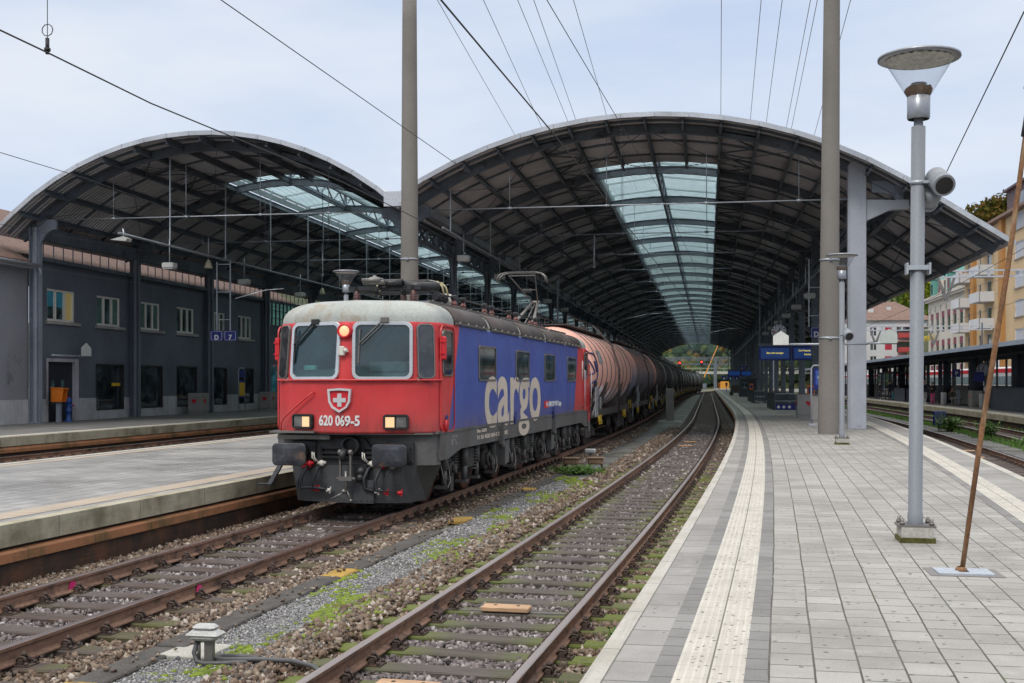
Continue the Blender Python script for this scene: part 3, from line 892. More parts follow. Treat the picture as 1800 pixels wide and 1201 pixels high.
def shed(name, label, cx, zc, Rr, half, xl, xr, sl, sr, eave_l, eave_r):
    z = arch(cx, zc, Rr, half, xl, xr)
    root = thing('train_shed', label, 'train shed', (cx, YF, 0))
    zz = lambda x: z(x + cx)
    xl -= cx; xr -= cx; sl -= cx; sr -= cx
    # ribs (one per frame)
    rm = rib_mesh(zz, xl, xr).mesh('rib', M_steel)
    for k in range(NB + 1): link('rib', rm, root, (0, k * BAY, 0))
    # secondary rafters, two per bay, on top of the purlins
    rf = MB(); a = arc_pts(zz, xl, xr, 24, .12); b = arc_pts(zz, xl, xr, 24, .198)
    for (p, q, p2, q2) in zip(a[:-1], a[1:], b[:-1], b[1:]):
        rf.add([(p[0], -.05, p[1]), (q[0], -.05, q[1]), (q2[0], -.05, q2[1]), (p2[0], -.05, p2[1]), (p[0], .05, p[1]), (q[0], .05, q[1]), (q2[0], .05, q2[1]), (p2[0], .05, p2[1])],
               [(0, 1, 2, 3), (4, 7, 6, 5), (0, 4, 5, 1), (3, 2, 6, 7)])
    rfm = rf.mesh('rafter', M_steel)
    half_n = NB
    # only the solid bay carries rafters across the middle; elsewhere they stop at the roof light
    def half_rafter(x0, x1):
        mb = MB(); a = arc_pts(zz, x0, x1, 10, .12); b = arc_pts(zz, x0, x1, 10, .198)
        for (p, q, p2, q2) in zip(a[:-1], a[1:], b[:-1], b[1:]):
            mb.add([(p[0], -.05, p[1]), (q[0], -.05, q[1]), (q2[0], -.05, q2[1]), (p2[0], -.05, p2[1]), (p[0], .05, p[1]), (q[0], .05, q[1]), (q2[0], .05, q2[1]), (p2[0], .05, p2[1])],
                   [(0, 1, 2, 3), (4, 7, 6, 5), (0, 4, 5, 1), (3, 2, 6, 7)])
        return mb
    link('rafter', rfm, root, (0, BAY / 3, 0)); link('rafter', rfm, root, (0, 2 * BAY / 3, 0)); link('rafter', rfm, root, (0, -.8, 0))
    hb = MB()
    hms = [half_rafter(xl, sl).mesh('rafter', M_steel), half_rafter(sr, xr).mesh('rafter', M_steel)]; far = MB()
    for k in range(1, NB):
        for q in (1, 2):
            for i_, hm in enumerate(hms):
                if k < 13: link('rafter', hm, root, (0, (k + q / 3) * BAY, 0))
                else: far.add([(v.co.x, v.co.y + (k + q / 3) * BAY, v.co.z) for v in hm.vertices], [tuple(p.vertices) for p in hm.polygons])
    far.obj('rafter', M_steel, root, fix=False)['kind'] = 'stuff'
    # purlins
    step = 1.38; k = -20; done = []
    while k <= 20:
        x = Rr * math.sin(k * step / Rr) if abs(k * step) < Rr * 1.2 else None
        if x is not None and abs(x) > half:
            x = math.copysign(half + (abs(k * step) - Rr * math.asin(half / Rr)) * math.cos(math.asin(half / Rr)), x)
        if x is not None and xl + .1 < x < xr - .05:
            s = (zz(x + .01) - zz(x - .01)) / .02; al = -math.atan(s)
            inside = sl + .2 < x < sr - .2
            y1 = BAY * .92 if inside and k != 0 else BAY * NB
            M = Matrix.Translation((x, 0, zz(x))) @ Matrix.Rotation(al, 4, 'Y')
            mb = MB()
            mb.box(-.055, -1.5, .15, .055, y1, .19, M=M)
            mb.box(-.012, -1.45, -.05, .012, y1, .15, M=M)
            mb.box(-.055, -1.45, -.075, .055, y1, -.05, M=M)
            mb.obj('purlin', M_steel, root, fix=False)
        k += 1
    # roof sheets
    mb = MB(); roof_sheet(zz, xl - .15, sl, -1.55, BAY * NB + 1.2, mb)
    roof_sheet(zz, sr, xr + .15, -1.55, BAY * NB + 1.2, mb)
    roof_sheet(zz, sl, sr, -1.55, BAY * .9, mb, 8)
    mb.obj('roof_sheet', M_clad, root)
    # front verge flashing in straight lengths
    mb = MB(); n = 18; a = arc_pts(zz, xl - .17, xr + .17, n, .12); b = arc_pts(zz, xl - .17, xr + .17, n, .29)
    for i in range(n):
        p, q, p2, q2 = a[i], a[i + 1], b[i], b[i + 1]; g = .006
        mb.add([(p[0] + g, -1.62, p[1]), (q[0] - g, -1.62, q[1]), (q2[0] - g, -1.62, q2[1]), (p2[0] + g, -1.62, p2[1]),
                (p[0] + g, -1.5, p[1]), (q[0] - g, -1.5, q[1]), (q2[0] - g, -1.3, q2[1]), (p2[0] + g, -1.3, p2[1])],
               [(0, 1, 2, 3), (4, 7, 6, 5), (0, 4, 5, 1), (3, 2, 6, 7), (0, 3, 7, 4), (1, 5, 6, 2)])
    mb.obj('verge_flashing', M_zinc, root)
    # roof light: raised pitched glass on the middle strip, from the second frame back
    y0, y1 = BAY * .9, BAY * NB
    mid = (sl + sr) / 2; ze = zz(sl) + .75; zr_ = zz(mid) + .85; hw = (sr - sl) / 2
    gl = MB(); bars = MB()
    for s in (-1, 1):
        e = mid + s * (hw + .1)
        gl.add([(mid, y0, zr_), (e, y0, ze), (e, y1, ze), (mid, y1, zr_)], [(0, 1, 2, 3)])
        bars.bar((e, y0, ze - .03), (e, y1, ze - .03), .09, .1)
        bars.bar((mid + s * hw, y0, zz(sl) + .42), (mid + s * hw, y1, zz(sl) + .42), .10, .26)
        yy = y0; i = 0
        while yy < y1:
            bars.bar((mid, yy, zr_ - .02), (e, yy, ze - .02), .05 if i % 12 else .07, .022 if i % 12 else .05)
            if i % 6 == 0: bars.bar((mid + s * hw, yy, zz(sl) + .4), (mid + s * hw, yy, ze), .08 if i % 12 else .16)
            yy += .30 if yy < 140 else .60; i += 1
        gv = MB()
    bars.bar((mid, y0, zr_ - .06), (mid, y1, zr_ - .06), .16, .14)
    gl.obj('skylight_glass', M_sky, root)
    bars.obj('skylight_frame', M_skyf, root, fix=False)
    # ridge truss under the roof light
    tr = MB(); zb = zz(mid) + .12; zt = zr_ - .12
    for k in range(1, NB):
        ya = k * BAY
        tr.bar((mid, ya, zb), (mid, ya + BAY, zb), .10, .09)
        n = 8
        for i in range(n):
            p, q = ya + BAY * i / n, ya + BAY * (i + 1) / n
            if i % 2 == 0: tr.bar((mid, p, zb), (mid, q, zt), .07, .05)
            else: tr.bar((mid, p, zt), (mid, q, zb), .07, .05)
        tr.bar((mid, ya, zb), (mid, ya, zt), .16, .1)
    tr.obj('ridge_truss', M_steelL, root, fix=False)
    # wind bracing beside the roof light and crossed rods in the first bay
    wb = MB()
    for k in range(NB):
        for (xa, xb) in ((sl, sl - 1.35), (sr, sr + 1.35)):
            for i in range(4):
                p, q = (k + i / 4) * BAY, (k + (i + 1) / 4) * BAY
                a_, b_ = (xa, xb) if i % 2 == 0 else (xb, xa)
                wb.bar((a_, p, zz(a_) + .05), (b_, q, zz(b_) + .05), .07, .05)
            if k > 12: continue
            for i in range(4): wb.bar((xa, (k + i / 4) * BAY, zz(xa) + .05), (xb, (k + i / 4) * BAY, zz(xb) + .05), .06, .05)
    for (xa, xb) in ((xl + 1, mid), (mid, xr - 1.2)):
        m1 = (xa + xb) / 2
        for (p, q) in ((xa, m1), (m1, xa), (m1, xb), (xb, m1)):
            wb.bar((p, .1, zz(p) - .02), (q, BAY - .1, zz(q) - .02), .025)
    wb.obj('wind_bracing', M_steel, root, fix=False)
    # tie rods with hangers
    L_, Rg = xl if eave_l is None else eave_l - cx, xr if eave_r is None else eave_r - cx
    for k in range(NB + 1):
        tm = MB(); tm.cyl((L_ + .1, k * BAY, 8.88), (Rg - .1, k * BAY, 8.88), .026 if k == 0 else .02, n=8)
        for f in (.22, .42, .62, .80):
            x = L_ + (Rg - L_) * f
            tm.cyl((x, k * BAY, 8.88), (x, k * BAY, zz(x) - .1), .014, n=6)
            tm.cyl((x - .09, k * BAY, 8.88), (x + .09, k * BAY, 8.88), .05, n=8)
        tm.obj('tie_rod', M_galv if k == 0 else M_steelL, root)
    return root, zz
XL, XV, XR = -27.4, -11.6, 7.0
shedM, zM = shed('main', 'wider dark steel arched train shed over the freight train, long roof light down its middle', -2.3, 11.7, 17.0, 9.3, XV + .12, 10.1, -5.05, .45, XV, XR)
shedL, zL = shed('left', 'narrower arched train shed on the left, against the dark station building', -19.5, 11.67, 11.9, 7.9, -28.0, XV - .12, -22.25, -16.75, XL, XV)
# columns ------------------------------------------------------------
def hcol(h, w, d, z0=.5, fl=.03, rivets=True, core=False):
    mb = MB()
    mb.box(-w / 2, -d / 2, z0, -w / 2 + fl, d / 2, h); mb.box(w / 2 - fl, -d / 2, z0, w / 2, d / 2, h)
    mb.box(-w / 2 + fl, -fl / 2, z0, w / 2 - fl, fl / 2, h)
    if core:
        mb.cyl((0, 0, z0), (0, 0, h), w * .30, n=16, caps=False)
    if rivets:
        z = z0 + .2
        while z < h - .1:
            for s in (-1, 1): mb.box(s * (w / 2 - .045) - .018, -d / 2 - .012, z - .018, s * (w / 2 - .045) + .018, -d / 2, z + .018)
            z += .22
    mb.box(-w / 2 - .06, -d / 2 - .05, z0, w / 2 + .06, d / 2 + .05, z0 + .05)
    return mb
cl = hcol(8.6, .46, .24, core=True).mesh('column', M_steelL)
cl2 = hcol(8.6, .46, .24, core=True).mesh('column', M_steelM)
kr = knee(1).mesh('column_bracket', M_steel); kl = knee(-1).mesh('column_bracket', M_steel)
krL = knee(1).mesh('column_bracket', M_steelL); klW = knee(-1, 1.0, .55).mesh('column_bracket', M_steelL)
for k in range(NB + 1):
    o = link('column', cl if k == 0 else cl2, shedL, (XL + 19.5, k * BAY, 0)); link('column_bracket', krL if k == 0 else kr, o, (.1, 0, 8.65))
    if k == 0: o['label'] = 'lighter grey end column'
cv = hcol(8.7, .29, .27).mesh('column', M_steel)
for k in range(NB + 1):
    o = link('column', cv, shedM, (XV + 2.3, k * BAY, 0)); link('column_bracket', kr, o, (.1, 0, 8.75)); link('column_bracket', kl, o, (-.1, 0, 8.75))
# right-hand columns with the cantilevers that carry the outer springing
cw = MB(); cw.rbox(-.29, -.25, .5, .29, .25, 10.2, .02); cw.box(-.34, -.2, .5, -.29, .2, 10.1); cw.box(-.02, -.27, .62, .1, -.25, .8)
cant = MB(); cant.prism([(.29, 8.05), (1.1, 8.42), (1.75, 8.46), (1.75, 8.76), (.29, 8.82)], 'y', -.16, .16); cant.box(1.1, -.18, 8.44, 1.78, .18, 8.78)
stub = MB(); stub.box(1.32, -.12, 8.78, 1.6, .12, 9.5)
for q in range(5): stub.box(1.28, -.14, 8.82 + q * .13, 1.32, .14, 8.86 + q * .13)
cd = MB(); cd.rbox(-.17, -.17, .5, .17, .17, 9.6, .02); cd.box(-.23, -.23, .5, .23, .23, .56)
cwm = cw.mesh('column', M_white_st); cdm = cd.mesh('column', M_steel)
cam_ = cant.mesh('cantilever', M_white_st); cad = cant.mesh('cantilever', M_steel)
stm = stub.mesh('column_bracket', M_steelL)
for k in range(NB + 1):
    o = link('column', cwm if k == 0 else cdm, shedM, (5.35 + 2.3, k * BAY, 0))
    if k == 0: o['label'] = 'pale grey end column'
    link('cantilever', cam_ if k == 0 else cad, o); link('column_bracket', stm, o); link('column_bracket', klW, o, (1.5, 0, 9.25))
# longitudinal girders along the column rows
def girder(x, z0, z1, parent, cx, m, panels=True, arches=False):
    mb = MB(); Lg = BAY * NB
    mb.box(x - cx - .12, 0, z1 - .06, x - cx + .12, Lg, z1); mb.box(x - cx - .12, 0, z0, x - cx + .12, Lg, z0 + .06)
    n = NB * 5
    for i in range(n):
        p, q = Lg * i / n, Lg * (i + 1) / n
        mb.bar((x - cx, p, z0), (x - cx, q, z1), .09, .05); mb.bar((x - cx, p, z1), (x - cx, q, z0), .09, .05)
        mb.bar((x - cx, p, z0), (x - cx, p, z1), .12, .06)
    if arches:
        for k in range(NB):
            for s in (0, 1):
                yb = (k + s) * BAY; d = 1 if s == 0 else -1
                poly = [(yb + d * .15, z0 - 1.3)]
                for i in range(9):
                    a = math.pi / 2 * i / 8
                    poly.append((yb + d * (.15 + 1.25 * (1 - math.cos(a))), z0 - 1.3 + 1.28 * math.sin(a)))
                poly.append((yb + d * .15, z0 + .02))
                mb.prism(poly, 'x', x - cx - .06, x - cx + .06)
    return mb.obj('eaves_girder', m, parent)
girder(XV, 7.95, 8.6, shedM, -2.3, M_steel, arches=True)
girder(XR - .1, 8.5, 8.95, shedM, -2.3, M_steel)
girder(5.35, 7.7, 8.1, shedM, -2.3, M_steel)
mb = MB(); mb.box(XL + 19.5 - .14, 0, 8.13, XL + 19.5 + .12, BAY * NB, 8.66); mb.box(XL + 19.5 - .2, 0, 7.28, XL + 19.5 - .02, BAY * NB, 7.43)
mb.obj('eaves_girder', M_steel, shedL)
# clerestory band between girder and wall head
mb = MB(); fb = MB()
mb.quad((XL + 19.5 - .13, 0, 7.43), (XL + 19.5 - .13, BAY * NB, 7.43), (XL + 19.5 - .13, BAY * NB, 8.13), (XL + 19.5 - .13, 0, 8.13))
for z_ in (7.44, 8.11): fb.box(XL + 19.5 - .14, 0, z_ - .02, XL + 19.5 - .11, BAY * NB, z_ + .02)
for i in range(NB * 11):
    y = BAY * i / 11
    fb.box(XL + 19.5 - .14, y - .022, 7.43, XL + 19.5 - .11, y + .022, 8.13)
mb.obj('clerestory_glass', M_clere, shedL); fb.obj('clerestory_frame', M_steelL, shedL)
# valley gutter and the end brackets at the front
mb = MB(); mb.box(XV + 2.3 - .42, -1.6, 9.0, XV + 2.3 + .42, BAY * NB, 9.06)
for s in (-1, 1): mb.box(XV + 2.3 + s * .42 - .02, -1.6, 9.0, XV + 2.3 + s * .42 + .02, BAY * NB, 9.3)
mb.box(XV + 2.3 - .40, -1.75, 8.8, XV + 2.3 + .40, -1.55, 9.35)
mb.obj('valley_gutter', M_zinc, shedM)
mb = MB(); mb.cyl((10.15 + 2.3, -1.5, zM(10.1 + 2.3) + .25), (10.15 + 2.3, BAY * NB, zM(10.1 + 2.3) + .25), .1, n=10); mb.obj('eaves_gutter', M_steel, shedM)
# ------------------------------------------------------------------ locomotive
def livery():
    m, t, o = _new('locomotive paint: red ends, blue side, grey sill')
    tc = N(t, 'ShaderNodeTexCoord'); sx = N(t, 'ShaderNodeSeparateXYZ'); t.links.new(tc.outputs['Object'], sx.inputs[0])
    y, z = sx.outputs[1], sx.outputs[2]
    sl = mathn(t, 'MULTIPLY', mathn(t, 'SUBTRACT', z, 1.34), .41)
    ys = mathn(t, 'SUBTRACT', y, sl)
    blue = mathn(t, 'MULTIPLY', mathn(t, 'GREATER_THAN', ys, 1.12), mathn(t, 'LESS_THAN', ys, 14.22))
    v = coords(t, rnd=False); vs = coords(t, (6, 6, .5), rnd=False)
    red = mixc(t, ramp(t, noise(t, v, 1.4, 5), .3, .7), (.53, .034, .038), (.63, .052, .054))
    red = mixc(t, ramp(t, noise(t, vs, 1.6, 6), .5, .8, 0, .35), red, (.26, .03, .04))
    blu = mixc(t, ramp(t, noise(t, v, .7, 5), .3, .7), (.038, .070, .31), (.052, .092, .37))
    blu = mixc(t, ramp(t, noise(t, vs, 1.2, 6), .5, .85, 0, .4), blu, (.07, .09, .23))
    col = mixc(t, blue, red, blu)
    st_ = mathn(t, 'MULTIPLY', ramp(t, noise(t, coords(t, (9, 9, .35), rnd=False), 1.5, 6, .7), .52, .74), ramp(t, z, 2.2, 3.2, .18, .5))
    col = mixc(t, st_, col, (.085, .07, .075))
    sp = ramp(t, noise(t, v, 40, 3), .66, .78, 0, .35)
    col = mixc(t, sp, col, (.10, .03, .03))
    # road dirt, thickest just above the sill (wear that belongs to the paint)
    dirt = mathn(t, 'MULTIPLY', ramp(t, z, 2.0, 1.3, 0, .38), ramp(t, noise(t, v, 2.2, 5), .3, .7, .3, 1))
    col = mixc(t, dirt, col, (.15, .105, .095))
    brk = mathn(t, 'MULTIPLY', ramp(t, z, 1.62, 1.36, 0, .55), ramp(t, noise(t, vs, 2.2, 6), .4, .7))
    col = mixc(t, brk, col, (.085, .055, .045))
    # panel joints on the blue side
    jt = mathn(t, 'LESS_THAN', mathn(t, 'ABSOLUTE', mathn(t, 'SUBTRACT', mathn(t, 'FRACT', mathn(t, 'DIVIDE', mathn(t, 'ADD', y, .9), 2.95)), .5)), .0025)
    col = mixc(t, mathn(t, 'MULTIPLY', mathn(t, 'MULTIPLY', jt, blue), .4), col, (.02, .03, .1))
    p = bsdf(t, o, col, ramp(t, noise(t, v, 3, 4), .3, .7, .32, .5), 0, noise(t, v, 2.5, 3), .06, .05, .5)
    return m
M_liv = livery()
M_red = pm('red locomotive paint', (.57, .042, .045), .4, 0, .12, 1.5, .1, 30)
M_redB = pm('bright red paint', (.62, .018, .03), .38, 0, .08, 2, .06, 30)
M_sill = pm('dirty grey sill paint', (.10, .10, .10), .6, 0, .2, 1.2, .15, 20, (.075, .065, .055), .4, 1.6, c2s=(1, 1, .4))
M_under = pm('dirty underframe', (.050, .048, .046), .7, 0, .3, 2.5, .25, 25, (.075, .06, .048), .45, 2.5)
M_black = pm('black rubber', (.018, .018, .019), .55, 0, .2, 3, .1, 20)
M_blk2 = pm('greasy black steel', (.032, .033, .036), .42, .2, .3, 4, .2, 25, (.09, .06, .045), .3, 4)
M_buf = pm('greased buffer face', (.06, .065, .078), .36, .3, .35, 5, .3, 18, (.17, .11, .08), .45, 3)
M_domeR = pm('grey green cab roof', (.36, .385, .365), .5, 0, .12, 1.1, .16, 28, (.28, .25, .195), .5, 1.6, c2s=(1.6, 1.6, .7))
M_brown = pm('dark brown roof panel', (.062, .048, .044), .5, 0, .2, 1.5, .2, 18, (.10, .085, .07), .3, 1.5)
M_roofD = pm('sooty roof deck', (.10, .095, .09), .7, 0, .3, 1.5, .25, 15)
M_blueg = pm('blue grey roof box', (.19, .215, .27), .5, 0, .15, 2, .15, 20, (.12, .11, .105), .35, 3)
M_alu = pm('brushed window frame', (.62, .64, .65), .3, .75, .08, 3, .08, 40)
M_chrome = pm('polished metal', (.60, .61, .63), .2, .9, .1, 3, .1, 30)
M_gfrm = pm('grey metal frame', (.20, .19, .18), .4, .5, .1, 3, .1, 30)
M_cabg = glass('windscreen', (.022, .050, .066), .07, .03, .45, .9)
M_wscr = clear('tinted windscreen', (.55, .78, .82), .20, (.09, .22, .28), .03, .05)
M_cabg2 = glass('corner window', (.03, .03, .034), .04, .06, .6, 4)
M_sideg = glass('side window', (.035, .055, .055), .06, .06, .5, 2.2)
M_insul = pm('brown porcelain', (.10, .045, .04), .3, 0, .2, 3, .1, 20)
M_insR = pm('red brown porcelain', (.20, .075, .065), .35, 0, .2, 3, .1, 20)
M_hose = pm('rubber hose', (.020, .022, .028), .5, 0, .2, 3, .1, 20)
M_wht = pm('white painted iron', (.66, .64, .58), .5, 0, .1, 3, .15, 30)
M_letter = pm('cream lettering', (.60, .52, .44), .5, 0, .10, .9, .12, 40, (.46, .36, .27), .4, .8)
M_letw = pm('white lettering', (.72, .72, .72), .5, 0, .05, 2, .05, 30)
M_amber = emi('lit amber lamp', (1.0, .58, .30), .75, (.38, .27, .16))
M_lens = pm('lamp glass', (.20, .20, .20), .12, .3, .2, 8, .2, 40)
M_wheel = pm('wheel steel', (.075, .06, .055), .5, .4, .25, 3, .2, 20, (.16, .075, .05), .35, 3)
M_tyre = pm('rust red wheel rim', (.17, .065, .045), .55, .3, .25, 4, .2, 20)
LOCO = thing('locomotive', 'red and blue electric locomotive with the word cargo on its side, headlights lit', 'locomotive', (-5.98, 18.25, 0), -R(2.9))
LL = 17.35
def outline(dy=0.0, sx=1.0, ins=0.0):
    """plan outline of the body, counter-clockwise from the nose; ins = inset all round"""
    w_ = 1.475 * sx - ins
    h = [(0.0, 0.0), (.125, .0335), (.55, .147), (1.045, .281), (1.10, .30), (1.16, .335), (1.36, .50), (1.42, .56), (1.46, .64), (1.475, .75)]
    pts = []
    for x, y in h:
        pts.append((x * w_ / 1.475, y * (1 - ins * .25) + dy + ins * .95))
    return pts
def body_loft(levels):
    mb = MB(); rings = []
    for z, dy, sx, ins in levels:
        h = outline(dy, sx, ins)
        right = h + [(h[-1][0], LL - h[-1][1])] + [(x, LL - y) for x, y in reversed(h[:-1])]
        left = [(-x, y) for x, y in reversed(right[1:-1])]
        rings.append([(x, y, z) for x, y in right + left])
    n = len(rings[0]); vs = [p for r in rings for p in r]; fs = []
    for k in range(len(rings) - 1):
        for i in range(n):
            j = (i + 1) % n
            fs.append((k * n + i, k * n + j, k * n + n + j, k * n + n + i))
    mb.add(vs, fs, 0, True)
    return mb, n
lv = [(1.335, 0, 1, 0), (1.38, 0, 1, 0), (1.8, .0, 1, 0), (2.22, .0, 1, 0), (2.28, .0, 1, 0), (2.7, .035, .998, 0), (3.165, .076, .993, 0), (3.2, .08, .992, 0), (3.23, .085, .985, .01)]
mb, nr = body_loft(lv)
# cut the openings of the two windscreens at the front
keep = [(f, a, b) for f, a, b in zip(mb.f, mb.m, mb.sm) if not (len(f) == 4 and sum(mb.v[i][1] for i in f) / 4 < .6 and 2.25 < sum(mb.v[i][2] for i in f) / 4 < 3.17 and .12 < abs(sum(mb.v[i][0] for i in f) / 4) < 1.05)]
mb.f = [k_[0] for k_ in keep]; mb.m = [k_[1] for k_ in keep]; mb.sm = [k_[2] for k_ in keep]
# close the two end loops
mb.f.append(tuple(range(nr - 1, -1, -1))); mb.m.append(0); mb.sm.append(False)
mb.obj('body', M_liv, LOCO)
# roof: dome ends and curved shoulders
rl = []
for i in range(9):
    a = math.pi / 2 * i / 8
    rl.append((3.215 + .40 * math.sin(a), .085, .987, .62 * (1 - math.cos(a)) ** 1.15 + .003))
mb, nr = body_loft(rl); o = (len(rl) - 1) * nr
mb.f.append(tuple(range(o, o + nr))); mb.m.append(0); mb.sm.append(True)
mb.v += []
mb.obj('roof', M_domeR, LOCO)
# brown shoulder panels between the pale bands, with studs and rails
def shoulder(side, y0, y1):
    mb = MB(); pr_ = []
    for i in range(9):
        a = math.pi / 2 * (.04 + .84 * i / 8)
        ins = .62 * (1 - math.cos(a)) ** 1.15
        pr_.append((side * (1.475 * .987 - ins + .022), 3.215 + .40 * math.sin(a) + .012))
    vs = [(x, y, z) for y in (y0, y1) for x, z in pr_] + [(x - side * .02, y, z - .02) for y in (y0, y1) for x, z in pr_]
    n = 9; fs = []
    for i in range(n - 1):
        fs.append((i, i + 1, n + i + 1, n + i)); fs.append((2 * n + i, 3 * n + i, 3 * n + i + 1, 2 * n + i + 1))
        fs.append((i, 2 * n + i, 2 * n + i + 1, i + 1)); fs.append((n + i, n + i + 1, 3 * n + i + 1, 3 * n + i))
    fs += [(0, n, 3 * n, 2 * n), (n - 1, 3 * n - 1, 4 * n - 1, 2 * n - 1)]
    mb.add(vs, fs, 0, True)
    p = mb.obj('roof_panel', M_brown, LOCO)
    mb = MB(); a, b = pr_[0], pr_[-1]
    mb.bar((a[0] + side * .02, y0, a[1] - .01), (a[0] + side * .02, y1, a[1] - .01), .035, .03)
    mb.bar((b[0], y0, b[1] + .03), (b[0], y1, b[1] + .03), .05, .035)
    k = y0 + .25
    while k < y1:
        mb.cyl((a[0], k, a[1] - .01), (a[0] + side * .045, k, a[1] + .012), .024, n=8); mb.cyl((b[0], k, b[1] + .02), (b[0], k, b[1] + .062), .02, n=8); k += .58
    mb.obj('panel_rail', M_gfrm, p)
for s in (1, -1):
    for (a, b) in ((1.55, 3.98), (4.26, 6.93), (7.21, 9.88), (10.16, 12.75), (13.02, 15.5)): shoulder(s, a, b)
mb = MB(); mb.box(-.82, 1.5, 3.605, .82, LL - 1.5, 3.64); mb.obj('roof_deck', M_roofD, LOCO)
# grey sill, stepped down at the cabs; buffer beam
mb = MB()
for s in (-1, 1):
    poly = [(.62, 1.34), (LL - .62, 1.34), (LL - .62, .86), (LL - 1.1, .86), (LL - 1.9, 1.0), (1.95, 1.0), (1.1, .87), (.62, .87)]
    mb.prism(poly, 'x', s * 1.44, s * 1.478)
    mb.prism([(.45, 1.37), (LL - .45, 1.37), (LL - .45, 1.325), (.45, 1.325)], 'x', s * 1.44, s * 1.492)
mb.obj('sill', M_sill, LOCO)
def halfoutline(ins=0.0, zz=0):
    h = outline(0, 1, ins); return [(-x, y) for x, y in reversed(h[1:])] + h
mb = MB()
for e in (0, 1):
    mb = MB(); f = (lambda p: p) if e == 0 else (lambda p: (p[0], LL - p[1]))
    base = [(-1.46, .70), (-1.42, .54), (-1.30, .46), (-1.0, .40), (1.0, .40), (1.30, .46), (1.42, .54), (1.46, .70)]
    mb.prism([f(p) for p in base], 'z', .80, 1.335)
    mb.prism([f((x, y - .03)) for x, y in [(-1.46, .68), (-1.40, .44), (-1.0, .30), (0, .05), (1.0, .30), (1.40, .44), (1.46, .68)]], 'z', 1.318, 1.345)
    mb.obj('buffer_beam', M_sill, LOCO)
mb = MB(); mb.box(-1.35, -.02, 1.345, -.55, .38, 1.372); mb.box(-1.30, .20, 1.23, -.35, .42, 1.30); mb.obj('front_step', M_gfrm, LOCO)
# frames and glass
def rrect(x0, z0, x1, z1, r, n=5):
    out = []
    for cx, cz, a0 in ((x1 - r, z1 - r, 0), (x0 + r, z1 - r, 90), (x0 + r, z0 + r, 180), (x1 - r, z0 + r, 270)):
        for i in range(n + 1):
            a = R(a0 + 90 * i / n); out.append((cx + r * math.cos(a), cz + r * math.sin(a)))
    return out
def window(name, parent, M, w_, h, fr, mg, mf, r=.1, proud=.025, sub=True):
    """pane in a raised frame; local x across, z up, looking along -y"""
    outer = rrect(-w_ / 2, -h / 2, w_ / 2, h / 2, r); inner = rrect(-w_ / 2 + fr, -h / 2 + fr, w_ / 2 - fr, h / 2 - fr, max(.01, r - fr * .6)); n = len(outer)
    g = MB(); g.add([(x, -.006, z) for x, z in inner], [tuple(range(n))], M=M)
    p = g.obj(name, mg, parent, fix=False)
    f = MB(); vs = [(x, .03, z) for x, z in outer] + [(x, -proud * .6, z) for x, z in outer] + [(x * .985, -proud, z * .985) for x, z in outer] + [(x, -proud, z) for x, z in inner] + [(x, .0, z) for x, z in inner]
    fs = [(k * n + i, k * n + (i + 1) % n, k * n + n + (i + 1) % n, k * n + n + i) for k in range(4) for i in range(n)]
    f.add(vs, fs, 0, False, M)
    f.obj('frame', mf, p)
    return p
def onfront(x, z, side):
    # matrix of a plane lying on one half of the folded front, leaning back above the belt
    y = .27 * abs(x) + (.085 * max(0, (z - 2.24)) / 1.0) - .012
    tilt = math.atan(.085) if z > 2.24 else 0
    return Matrix.Translation((x, y, z)) @ Matrix.Rotation(math.atan(.27) * (1 if x > 0 else -1), 4, 'Z') @ Matrix.Rotation(-tilt, 4, 'X')
for s in (-1, 1):
    p = window('windscreen', LOCO, onfront(s * .595, 2.725, s), 1.02, .99, .058, M_wscr, M_alu, .13, .035)
    # corner window on the chamfer
    cx_, cy_ = s * 1.262, .415 + .05
    M = Matrix.Translation((cx_ + s * .012, cy_ - .022, 2.72)) @ Matrix.Rotation(s * math.atan2(.165, .20), 4, 'Z') @ Matrix.Rotation(-.075, 4, 'X')
    window('corner_window', LOCO, M, .315, .93, .02, M_cabg2, M_gfrm, .09, .02)
# dark cab behind the windscreens: floor and rear wall, desk, seats
M_cabin = pm('dark cab lining', (.10, .15, .16), .8, 0, .2, 3, .2, 20); M_seat = pm('dark seat', (.016, .02, .024), .7); M_desk = pm('grey green desk', (.085, .11, .10), .6)
mb = MB(); mb.quad((-1.35, .66, 2.2), (1.35, .66, 2.2), (1.35, 2.0, 2.2), (-1.35, 2.0, 2.2)); mb.quad((-1.35, 2.0, 2.2), (1.35, 2.0, 2.2), (1.35, 2.0, 3.2), (-1.35, 2.0, 3.2)); mb.quad((-1.35, .66, 3.2), (1.35, .66, 3.2), (1.35, 2.0, 3.2), (-1.35, 2.0, 3.2))
for s in (-1, 1): mb.quad((s * 1.35, .66, 2.2), (s * 1.35, 2.0, 2.2), (s * 1.35, 2.0, 3.2), (s * 1.35, .66, 3.2)); mb.quad((0, .05, 2.2), (s * 1.35, .42, 2.2), (s * 1.35, .66, 2.2), (0, .66, 2.2)); mb.quad((0, .14, 3.19), (s * 1.3, .5, 3.19), (s * 1.35, .66, 3.2), (0, .66, 3.2))
cab_in = mb.obj('cab_interior', M_cabin, LOCO, fix=False)
mb = MB(); mb.prism([(.30, 2.22), (.9, 2.22), (.9, 2.34), (.55, 2.42), (.35, 2.30)], 'x', -1.2, 1.2); mb.rbox(.25, .42, 2.36, .95, .62, 2.55, .04); mb.obj('desk', M_desk, cab_in)
for x in (-.6, .62):
    mb = MB(); mb.rbox(x - .23, 1.30, 2.22, x + .23, 1.42, 2.78, .06); mb.rbox(x - .14, 1.30, 2.80, x + .14, 1.40, 3.0, .05); mb.bar((x, 1.36, 2.75), (x, 1.36, 2.85), .05); mb.obj('seat', M_seat, cab_in)
